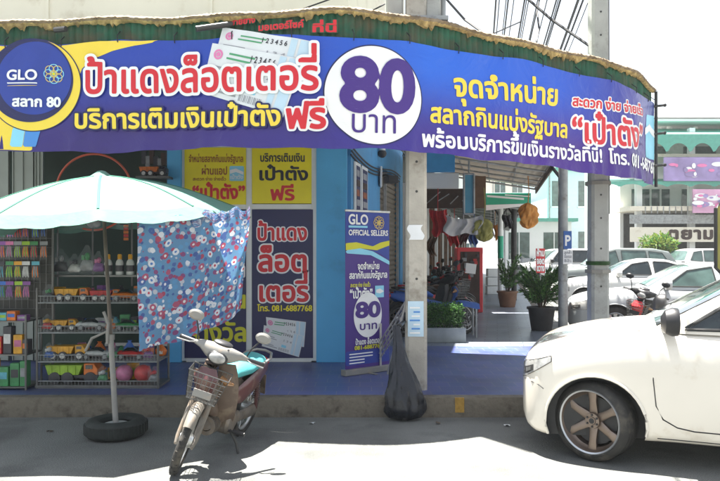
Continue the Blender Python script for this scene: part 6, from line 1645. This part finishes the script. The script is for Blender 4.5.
# ------------------------------------------------------------------ goods in the open bay on the left
SG = 'toys on the wire shelf rack'
d0 = 7.62
t = thing('shelf_rack', 'wire shelf rack of toys standing on the pavement in the open shop bay', 'shelf', (ax(97, d0), d0 + .2, PH)); to = Vector(t.location)
X0, X1 = ax(37, d0), ax(158, d0); DP = .42
def lev(py): return az(py, d0)
LV = [lev(388), lev(362), lev(333), lev(303)]
mb = MB()
for x in (X0, X1):
    for y in (d0, d0 + DP): mb.cyl((x, y, PH), (x, y, lev(288)), .013, n=8)
mb.build('upright', 'wire_grey', t, tuple(to))
for z in LV:
    mb = MB()
    for y in np.linspace(d0, d0 + DP, 7): mb.cyl((X0, y, z), (X1, y, z), .004 if 0 < y - d0 < DP else .007, n=5)
    for x in np.linspace(X0, X1, 36): mb.cyl((x, d0, z), (x, d0 + DP, z), .0025, n=4); mb.cyl((x, d0, z), (x, d0, z + .075), .0025, n=4)
    mb.cyl((X0, d0, z + .075), (X1, d0, z + .075), .005, n=5)
    mb.build('wire_shelf', 'galv', t, tuple(to))
mb = MB(); mb.span((X0 - .02, d0 - .01, PH + .01), (X1 + .02, d0 + DP, PH + .04)); mb.build('base_shelf', 'wire_grey', t, tuple(to), bevel=.004)
mb = MB()
for x in (X0 + .05, X0 + .45, X0 + .9, X1 - .05): mb.cyl((x, d0 + DP - .01, lev(288)), (x, d0 + DP - .01, 2.3), .010, n=6)
mb.cyl((X0, d0 + DP - .01, 2.25), (X1, d0 + DP - .01, 2.25), .012, n=6); mb.build('back_frame', 'wire_grey', t, tuple(to))

def toy_truck(label, x, y, z, L, body, cab, wheel='toy_white', group=SG, rz=0.0, load=None):
    t = thing('toy_truck', label, 'toy', (x, y, z), rz, group); r = L * .12; h = L * .2
    mb = MB(); mb.span((-L * .5, -L * .17, r * .9), (L * .5, L * .17, r * 1.5)); mb.build('chassis', 'toy_dark', t, bevel=.006)
    mb = MB(); vs = [(-L * .5, -L * .2, r * 1.5), (L * .12, -L * .2, r * 1.5), (L * .2, -L * .2, r * 1.5 + h), (-L * .56, -L * .2, r * 1.5 + h)]
    mb.add(vs + [(a, -b, c) for a, b, c in vs], [(0, 1, 2, 3), (7, 6, 5, 4), (0, 4, 5, 1), (1, 5, 6, 2), (3, 2, 6, 7), (0, 3, 7, 4)])
    for k in range(4): mb.span((-L * .44 + L * .16 * k, -L * .215, r * 1.6), (-L * .41 + L * .16 * k, -L * .2, r * 1.4 + h))
    mb.build('tipper', body, t, bevel=.006)
    mb = MB(); vs = [(L * .22, -L * .18, r * 1.5), (L * .5, -L * .18, r * 1.5), (L * .5, -L * .18, r * 1.5 + h * .6), (L * .42, -L * .17, r * 1.5 + h * 1.15), (L * .22, -L * .17, r * 1.5 + h * 1.15)]
    n = len(vs); mb.add(vs + [(a, -b, c) for a, b, c in vs], [tuple(range(n)), tuple(range(2 * n - 1, n - 1, -1))] + [(i, i + n, (i + 1) % n + n, (i + 1) % n) for i in range(n)]); cb = mb.build('cab', cab, t, bevel=.005)
    mb = MB(); mb.span((L * .26, -L * .186, r * 1.5 + h * .6), (L * .4, L * .186, r * 1.5 + h * 1.0)); mb.build('cab_window', 'car_glass', cb)
    for px in (-.36, -.10, .36):
        for s_ in (-1, 1):
            mb = MB(); mb.lathe([(0, -.02), (r * .5, -.02), (r, -.018), (r, .018), (r * .5, .022), (0, .022)], (L * px, s_ * L * .19, r), 'Y', 16, 0); mb.lathe([(0, -.026 * s_ * -1), (r * .62, -.025 * s_ * -1)], (L * px, s_ * L * .19, r), 'Y', 14, 1); mb.build('wheel', ['toy_dark', wheel], t)
    return t
def toy_car(label, x, y, z, L, body, group=SG, rz=0.0):
    t = thing('toy_car', label, 'toy', (x, y, z), rz, group); mb = MB()
    mb.sweep([(-L * .5, 0, L * .17), (-L * .42, 0, L * .19), (0, 0, L * .2), (L * .4, 0, L * .17), (L * .5, 0, L * .14)], [(L * .14, L * .05), (L * .2, L * .10), (L * .21, L * .11), (L * .19, L * .08), (L * .12, L * .04)], 12); mb.build('body', body, t)
    mb = MB(); mb.sweep([(-L * .3, 0, L * .27), (-L * .15, 0, L * .33), (L * .05, 0, L * .33), (L * .22, 0, L * .25)], [(L * .13, L * .03), (L * .15, L * .07), (L * .14, L * .07), (L * .12, L * .02)], 12); mb.build('cabin', 'car_glass', t)
    for px in (-.3, .3):
        for s_ in (-1, 1): mb = MB(); mb.lathe([(0, -.02), (L * .10, -.018), (L * .10, .018), (0, .02)], (L * px, s_ * L * .19, L * .10), 'Y', 14); mb.lathe([(0, .024 * s_), (L * .06, .023 * s_)], (L * px, s_ * L * .19, L * .10), 'Y', 12, 1); mb.build('wheel', ['toy_dark', 'toy_grey'], t)
    return t
ym = d0 + .17
def zx(px): return ax(px, d0)
toy_truck('yellow toy tipper with white wheels on the top wire shelf', zx(68), ym, lev(302), .36, 'toy_yellow', 'toy_orange')
toy_truck('red toy tipper with white wheels on the top wire shelf', zx(101), ym, lev(302), .31, 'toy_red', 'toy_orange', rz=.2)
toy_car('orange toy racing car on the top wire shelf, by the bottles', zx(122), ym, lev(302), .33, 'toy_orange')
toy_truck('yellow toy tipper on the second wire shelf from the top', zx(57), ym, lev(332), .30, 'toy_yellow', 'toy_yellow', rz=.1)
toy_car('white toy car on the second wire shelf from the top', zx(86), ym, lev(332), .33, 'toy_white', rz=.1)
toy_car('green toy car on the second wire shelf from the top', zx(124), ym, lev(332), .30, 'toy_leaf')
toy_truck('yellow and white toy dump truck on the third wire shelf', zx(63), ym, lev(361.5), .40, 'toy_yellow', 'toy_yellow')
toy_car('grey white toy bus shaped car on the third wire shelf', zx(92), ym, lev(361.5), .34, 'toy_white')
toy_car('red toy car on the third wire shelf', zx(127), ym, lev(361.5), .33, 'toy_red')
toy_truck('large lime green toy truck with orange cab on the bottom shelf', zx(70), ym, PH + .04, .54, 'toy_green', 'toy_orange', 'toy_dark')
toy_car('orange red toy car on the bottom shelf behind the lime truck', zx(82), ym + .12, PH + .13, .3, 'toy_orange')
for px, m, lab in ((119, 'toy_pink', 'pink bagged ball toy on the bottom shelf, left of the other'), (138, 'toy_red', 'dark red bagged ball toy on the bottom shelf, by the rack end')):
    t = thing('bagged_ball', lab, 'toy', (zx(px), ym, PH + .04), 0, SG); mb = MB(); mb.ball((0, 0, .1), .095, 18); mb.build('ball', m, t)
    mb = MB(); mb.grid(lambda u, v: ((.105 + .012 * math.sin(v * 14 + u * 7)) * math.sin(PI * u) * math.cos(2 * PI * v), (.105 + .012 * math.sin(v * 18)) * math.sin(PI * u) * math.sin(2 * PI * v), .105 - .115 * math.cos(PI * u) + (.06 * u ** 6)), np.linspace(0.02, .98, 12), np.linspace(0, 1, 25)); mb.build('clear_bag', 'clear_bag', t)
for k, px in enumerate((97, 109, 120, 131)):
    t = thing('bottle', 'white bottle with a yellow cap on the top of the toy rack', 'bottle', (zx(px), d0 + .34, lev(276)), 0, 'yellow capped bottles'); mb = MB()
    mb.lathe([(0, 0), (.042, 0), (.045, .01), (.045, .13), (.035, .16), (.018, .18), (0, .18)], n=16); mb.lathe([(.0458, .04), (.0458, .11)], n=16, mi=1); mb.build('bottle_body', ['toy_white', 'toy_dark'], t)
    mb = MB(); mb.lathe([(0, .235), (.018, .235), (.024, .225), (.024, .178), (0, .178)], n=14); mb.build('cap', 'toy_yellow', t)
mb = MB(); mb.span((X0, d0 + .26, lev(276) - .02), (X1, d0 + DP, lev(276))); t0 = mb
tag(mb.build('bottle_shelf', 'wire_grey', None, (zx(97), d0 + .34, lev(276) - .02)), 'narrow upper shelf board behind the yellow capped bottles', 'shelf')
rnd = random.Random(77)
def clear_pack(label, x, y, z, w_, h, m, m2, name='bagged_toy', group='large bagged toys in the open bay'):
    t = thing(name, label, 'toy', (x, y, z), rnd.uniform(-.2, .2), group); ph = rnd.uniform(0, 6)
    mb = MB(); mb.sweep([(-w_ * .36, 0, h * .2), (-w_ * .1, 0, h * .34), (w_ * .2, 0, h * .3), (w_ * .36, 0, h * .18)], [(.03, h * .10), (.045, h * .22), (.045, h * .2), (.02, h * .08)], 10); mb.build('toy_body', m, t)
    mb = MB(); mb.ball((w_ * .05, -.01, h * .62), (w_ * .16, .04, h * .13), 10); mb.box((-w_ * .2, -.01, h * .58), (w_ * .16, .05, h * .16), rz=.3); mb.build('toy_head', m2, t)
    mb = MB(); mb.grid(lambda u, v: ((w_ * .5 + .02 * math.sin(6 * PI * v + ph)) * np.interp(u, [0, .08, .6, .9, 1], [.6, 1, .9, .3, .2]) * math.cos(2 * PI * v), (.075 + .012 * math.sin(10 * PI * v + 5 * u)) * np.interp(u, [0, .08, .6, .9, 1], [.6, 1, .9, .3, .1]) * math.sin(2 * PI * v), h * u), np.linspace(0, 1, 14), np.linspace(0, 1, 25)); mb.build('clear_bag', 'clear_bag', t, angle=70)
for px, h, w_, m, m2, lab in ((47, .30, .20, 'toy_dark', 'toy_grey', 'grey bagged toy at the left end of the upper shelf board'), (62, .24, .18, 'toy_white', 'toy_dark', 'white bagged toy on the upper shelf board beside the grey bagged one'), (75, .34, .20, 'toy_grey', 'toy_leaf', 'tall grey and green bagged toy on the upper shelf board'), (87, .27, .15, 'toy_purple', 'toy_pink', 'purple bagged toy left of the yellow capped bottles'), (144, .30, .17, 'toy_red', 'toy_yellow', 'red bagged toy right of the yellow capped bottles')):
    clear_pack(lab, zx(px), d0 + .34, lev(276), w_, h, m, m2)
for k, (px, z, m, m2) in enumerate(((52, 2.28, 'toy_dark', 'toy_red'), (66, 2.3, 'toy_leaf', 'toy_dark'), (80, 2.27, 'toy_grey', 'toy_blue'), (112, 2.3, 'toy_dark', 'toy_orange'), (138, 2.28, 'toy_purple', 'toy_dark'))):
    clear_pack('%s and %s bagged toy hanging from the top bar of the toy rack' % (m[4:].replace('leaf', 'green'), m2[4:].replace('leaf', 'green')), zx(px), d0 + DP - .02, z - .36, .17, .34, m, m2, group='bagged toys on the top bar')
for px, lv, nm, m, m2 in ((44, 333, 'second', 'toy_red', 'toy_yellow'), (108, 333, 'second', 'toy_orange', 'toy_yellow'), (146, 333, 'second', 'toy_dark', 'toy_red'), (46, 362, 'third', 'toy_blue', 'toy_white'), (110, 362, 'third', 'toy_leaf', 'toy_dark'), (146, 362, 'third', 'toy_purple', 'toy_red'), (46, 303, 'top', 'toy_dark', 'toy_leaf'), (145, 303, 'top', 'toy_orange', 'toy_red'), (100, 388, 'bottom', 'toy_leaf', 'toy_white'), (152, 388, 'bottom', 'toy_grey', 'toy_red')):
    clear_pack('%s and %s bagged toy at the front of the %s wire shelf' % (m[4:].replace('leaf', 'green'), m2[4:].replace('leaf', 'green'), nm), zx(px), d0 + .08, lev(lv) + (.01 if lv < 388 else .04), .13, .19, m, m2, group='bagged toys at the front of the wire shelves')
rnd = random.Random(31)
# small boxed and bagged toys filling the shelves behind
tl = list(TOY.keys()); n_ = 0
words = {'toy_yellow': 'yellow', 'toy_red': 'red', 'toy_green': 'lime', 'toy_blue': 'blue', 'toy_orange': 'orange', 'toy_white': 'white', 'toy_pink': 'pink', 'toy_dark': 'black', 'toy_cyan': 'cyan', 'toy_purple': 'purple', 'toy_grey': 'grey', 'toy_leaf': 'green'}
for li, (z, nm) in enumerate(((lev(302), 'top'), (lev(332), 'second'), (lev(361.5), 'third'), (PH + .04, 'bottom'))):
    x = X0 + .09; used = {}
    while x < X1 - .05:
        m = rnd.choice(tl); h = rnd.uniform(.10, .19); wd = rnd.uniform(.07, .14); c = words[m]
        t = thing('toy_pack', '%s boxed toy at the back of the %s wire shelf' % (c, nm), 'toy pack', (x, d0 + .36, z + .005), rnd.uniform(-.2, .2), 'small toys at the back of the wire shelves')
        kind = rnd.random(); t['label'] = t['label'].replace('boxed', 'boxed' if kind < .4 else 'bagged' if kind < .8 else 'tubbed')
        if kind < .4:
            mb = MB(); mb.box((0, 0, h / 2), (wd, .07, h)); mb.build('carton', m, t, bevel=.004)
            mb = MB(); mb.box((0, -.037, h * .45), (wd * .7, .003, h * .5)); mb.build('window', rnd.choice(tl), t)
        elif kind < .8:
            ph = rnd.uniform(0, 6); mb = MB()
            mb.grid(lambda u, v: tuple(np.array((math.cos(2 * PI * v) * wd * .5, math.sin(2 * PI * v) * .045, 0)) * np.interp(u, [0, .1, .5, .85, .93, 1], [.3, .9, 1.0, .45, .15, .4]) * (1 + .15 * math.sin(6 * PI * v + ph) + .1 * math.sin(14 * PI * v + 9 * u)) + np.array((0, 0, h * u))), np.linspace(0, 1, 12), np.linspace(0, 1, 21)); mb.build('bag', m, t, angle=60)
            mb = MB(); mb.box((.005, -.047, h * .35), (wd * .45, .006, h * .25), rz=rnd.uniform(-.2, .2)); mb.build('card', rnd.choice(tl), t)
        else:
            mb = MB(); mb.lathe([(0, 0), (wd * .4, 0), (wd * .43, h * .7), (wd * .36, h * .74), (0, h * .74)], n=16); mb.build('tub', m, t)
            mb = MB(); mb.lathe([(0, h * .86), (wd * .40, h * .86), (wd * .42, h * .73), (0, h * .73)], n=16); mb.build('lid', rnd.choice(tl), t)
        x += wd + .012
# left hanging display and counter
dl = 7.7
t = thing('hanging_grid', 'wire display grid at the left edge with toy packs hung on it', 'display', (ax(10, dl), dl + .1, PH)); o = tuple(t.location)
mb = MB()
for x in np.linspace(ax(-30, dl), ax(50, dl), 14): mb.cyl((x, dl + .06, 1.05), (x, dl + .06, 2.12), .004, n=5)
for z in np.linspace(1.05, 2.12, 12): mb.cyl((ax(-30, dl), dl + .06, z), (ax(50, dl), dl + .06, z), .004, n=5)
for x in (ax(-30, dl), ax(50, dl)): mb.cyl((x, dl + .07, PH), (x, dl + .07, 2.15), .014, n=8)
mb.build('wire_grid', 'wire_grey', t, o)
mb = MB(); mb.span((ax(-34, dl), dl + .09, .95), (ax(50, dl), dl + .10, 2.12)); mb.build('added_dark_backing', 'inner_dark', t, o)  # added dark sheet, keeps the view behind the packs dim
for row, (z, nn) in enumerate(((2.02, 9), (1.80, 9), (1.58, 8), (1.36, 7))):
    for i in range(nn):
        px = -24 + i * 8.4 + rnd.uniform(-1, 1); 
        if (row == 3 and px > 34) or px < -3: continue
        m = rnd.choice(tl); m2 = rnd.choice(tl); x = ax(px, dl)
        side_ = ['topmost', 'second', 'third', 'lowest'][row]
        t = thing('hanging_pack', 'bagged %s toy under a %s card, %s row of the grid' % (words[m], words[m2], side_), 'toy pack', (x, dl, z - .21), 0, 'toy packs hanging on the wire grid')
        mb = MB()
        for q in range(5): mb.sweep([(-.03 + .015 * q, -.004, .03 + .01 * (q % 2)), (-.026 + .013 * q, -.012, .09), (-.02 + .01 * q, -.004, .15)], [.004, .007, .003], 6, q % 2)
        mb.build('toy', [m, m2], t)
        mb = MB(); mb.box((0, 0, .185), (.085, .004, .04)); mb.build('card', m2, t)
        mb = MB(); mb.grid(lambda u, v: (-.042 + .084 * u, -.02 * math.sin(PI * u) * (1 - .6 * v) - .003, .005 + .16 * v), np.linspace(0, 1, 6), np.linspace(0, 1, 6)); mb.build('bag', 'clear_bag', t)
t = thing('packs_rack', 'short rack with net side full of packets at the left picture edge', 'rack', (ax(12, dl), dl + .1, PH)); o = tuple(t.location)
mb = MB()
for z in (PH + .02, .56, .92):
    mb.span((ax(-30, dl), dl - .16, z), (ax(33, dl), dl + .22, z + .015))
for x in (ax(-30, dl), ax(32.5, dl)):
    for y in (dl - .155, dl + .215): mb.cyl((x, y, PH), (x, y, 1.0), .012, n=6)
mb.build('shelf_frame', 'wire_grey', t, o)
for z, nm in ((PH + .035, 'lower'), (.575, 'middle'), (.935, 'upper')):
    x = ax(-28, dl)
    while x < ax(31, dl):
        m = rnd.choice(['toy_white', 'toy_leaf', 'toy_white', 'toy_yellow', 'toy_red', 'toy_green', 'toy_dark']) if z < .6 else rnd.choice(tl); h = rnd.uniform(.14, .30) if z < .9 else rnd.uniform(.06, .12); wd = rnd.uniform(.06, .12)
        t = thing('packet', '%s packet standing on the %s board of the left rack' % (words[m], nm), 'packet', (x + wd / 2, dl - .08, z), rnd.uniform(-.15, .15), 'packets on the left rack'); mb = MB()
        mb.box((0, 0, h / 2), (wd, .09, h)); mb.build('carton', m, t, bevel=.004); mb = MB(); mb.box((0, -.047, h * .55), (wd * .8, .003, h * .35)); mb.build('print', rnd.choice(tl), t); x += wd + .012
mb = MB(); hc = at(94, 192, 8.2); mb.torus(hc, .445, .013, 'Y', 64, 8); tag(mb.build('hoop', 'hoop_red', None, tuple(hc)), 'thin red plastic hoop hanging behind the umbrella', 'hoop')
d = 9.2; mb = MB(); mb.span((ax(136, d), d - .02, az(176, d) - .03), (ax(169, d), d + .3, az(176, d))); tag(mb.build('wall_shelf', 'wire_grey', None, (ax(150, d), d, az(176, d) - .03)), 'small high shelf with a toy truck, left of the blue pillar', 'shelf')
toy_truck('orange toy tipper on the high shelf beside the blue pillar', ax(152, d), d + .12, az(176, d), .34, 'toy_orange', 'toy_dark', group='toys on the high shelf')
mb = MB()
for k in range(7): r = random.Random(k); mb.box((ax(139 + 4 * k, d), d + .22, az(158, d) + r.uniform(-.05, .05)), (.06, .05, r.uniform(.08, .2)), mi=k % 3)
t = mb.build('boxed_toys', ['toy_dark', 'toy_grey', 'dark_brown'], None, (ax(150, d), d + .2, az(166, d))); tag(t, 'dark boxed toys hung on the wall above the high shelf', 'toys')
for px, lab in ((46, 'red strip of small sachets hanging left of the hoop'), (126, 'red strip of small sachets hanging right of the hoop')):
    d = 8.3; mb = MB()
    for k in range(6): mb.box((ax(px, d), d, az(222 + 3.4 * k, d)), (.055, .008, .032), rz=.1 * (k % 2), mi=k % 2)
    mb.cyl((ax(px, d), d + .006, az(220, d)), (ax(px, d), d + .006, az(196, d)), .003, n=4); tag(mb.build('sachet_strip', ['toy_red', 'toy_orange'], None, at(px, 240, d)), lab, 'sachets', 'sachet strips')
t = thing('storage_box', 'dim green storage crate behind the toy rack', 'crate', (ax(60, 9), 9.3, PH)); mb = MB(); mb.span((-.3, -.2, 0), (.4, .2, .5)); mb.build('crate', 'inner_green_light', t, bevel=.02); mb = MB(); mb.span((-.32, -.22, .5), (.42, .22, .55)); mb.build('lid', 'inner_dark', t, bevel=.01)

# look-alike goods: say which one, counted from the left
def ordinals(names):
    by = {}
    for o in S.objects:
        if o.parent is None and o.name.split('.')[0] in names: by.setdefault(o['label'], []).append(o)
    for lab, L in by.items():
        if len(L) > 1:
            L.sort(key=lambda o: o.location.x)
            for k, o in enumerate(L): o['label'] = lab + ', ' + ['leftmost of its colour', 'second of its colour', 'third of its colour', 'fourth of its colour'][min(k, 3)]
ordinals(('toy_pack', 'hanging_pack', 'packet'))
for k, o in enumerate(sorted([o for o in S.objects if o.name.split('.')[0] == 'bottle'], key=lambda o: o.location.x)):
    o['label'] = ['leftmost', 'second', 'third', 'rightmost'][k] + ' of four white bottles with yellow caps above the toy rack'
# ------------------------------------------------------------------ pale street haze
hm = bpy.data.materials.new('haze'); hm.use_nodes = True
hn = hm.node_tree.nodes; hn.remove(hn['Principled BSDF'])
pv = hn.new('ShaderNodeVolumePrincipled'); pv.inputs['Color'].default_value = (0.92, 0.96, 1.0, 1); pv.inputs['Density'].default_value = 0.0007; pv.inputs['Anisotropy'].default_value = 0.2
hm.node_tree.links.new(pv.outputs[0], hn['Material Output'].inputs['Volume'])
mb = MB(); mb.span((-260, -70, -1.0), (260, 410, 24.0)); hz_ = mb.build('haze', hm, smooth=False); tag(hz_, kind='stuff')
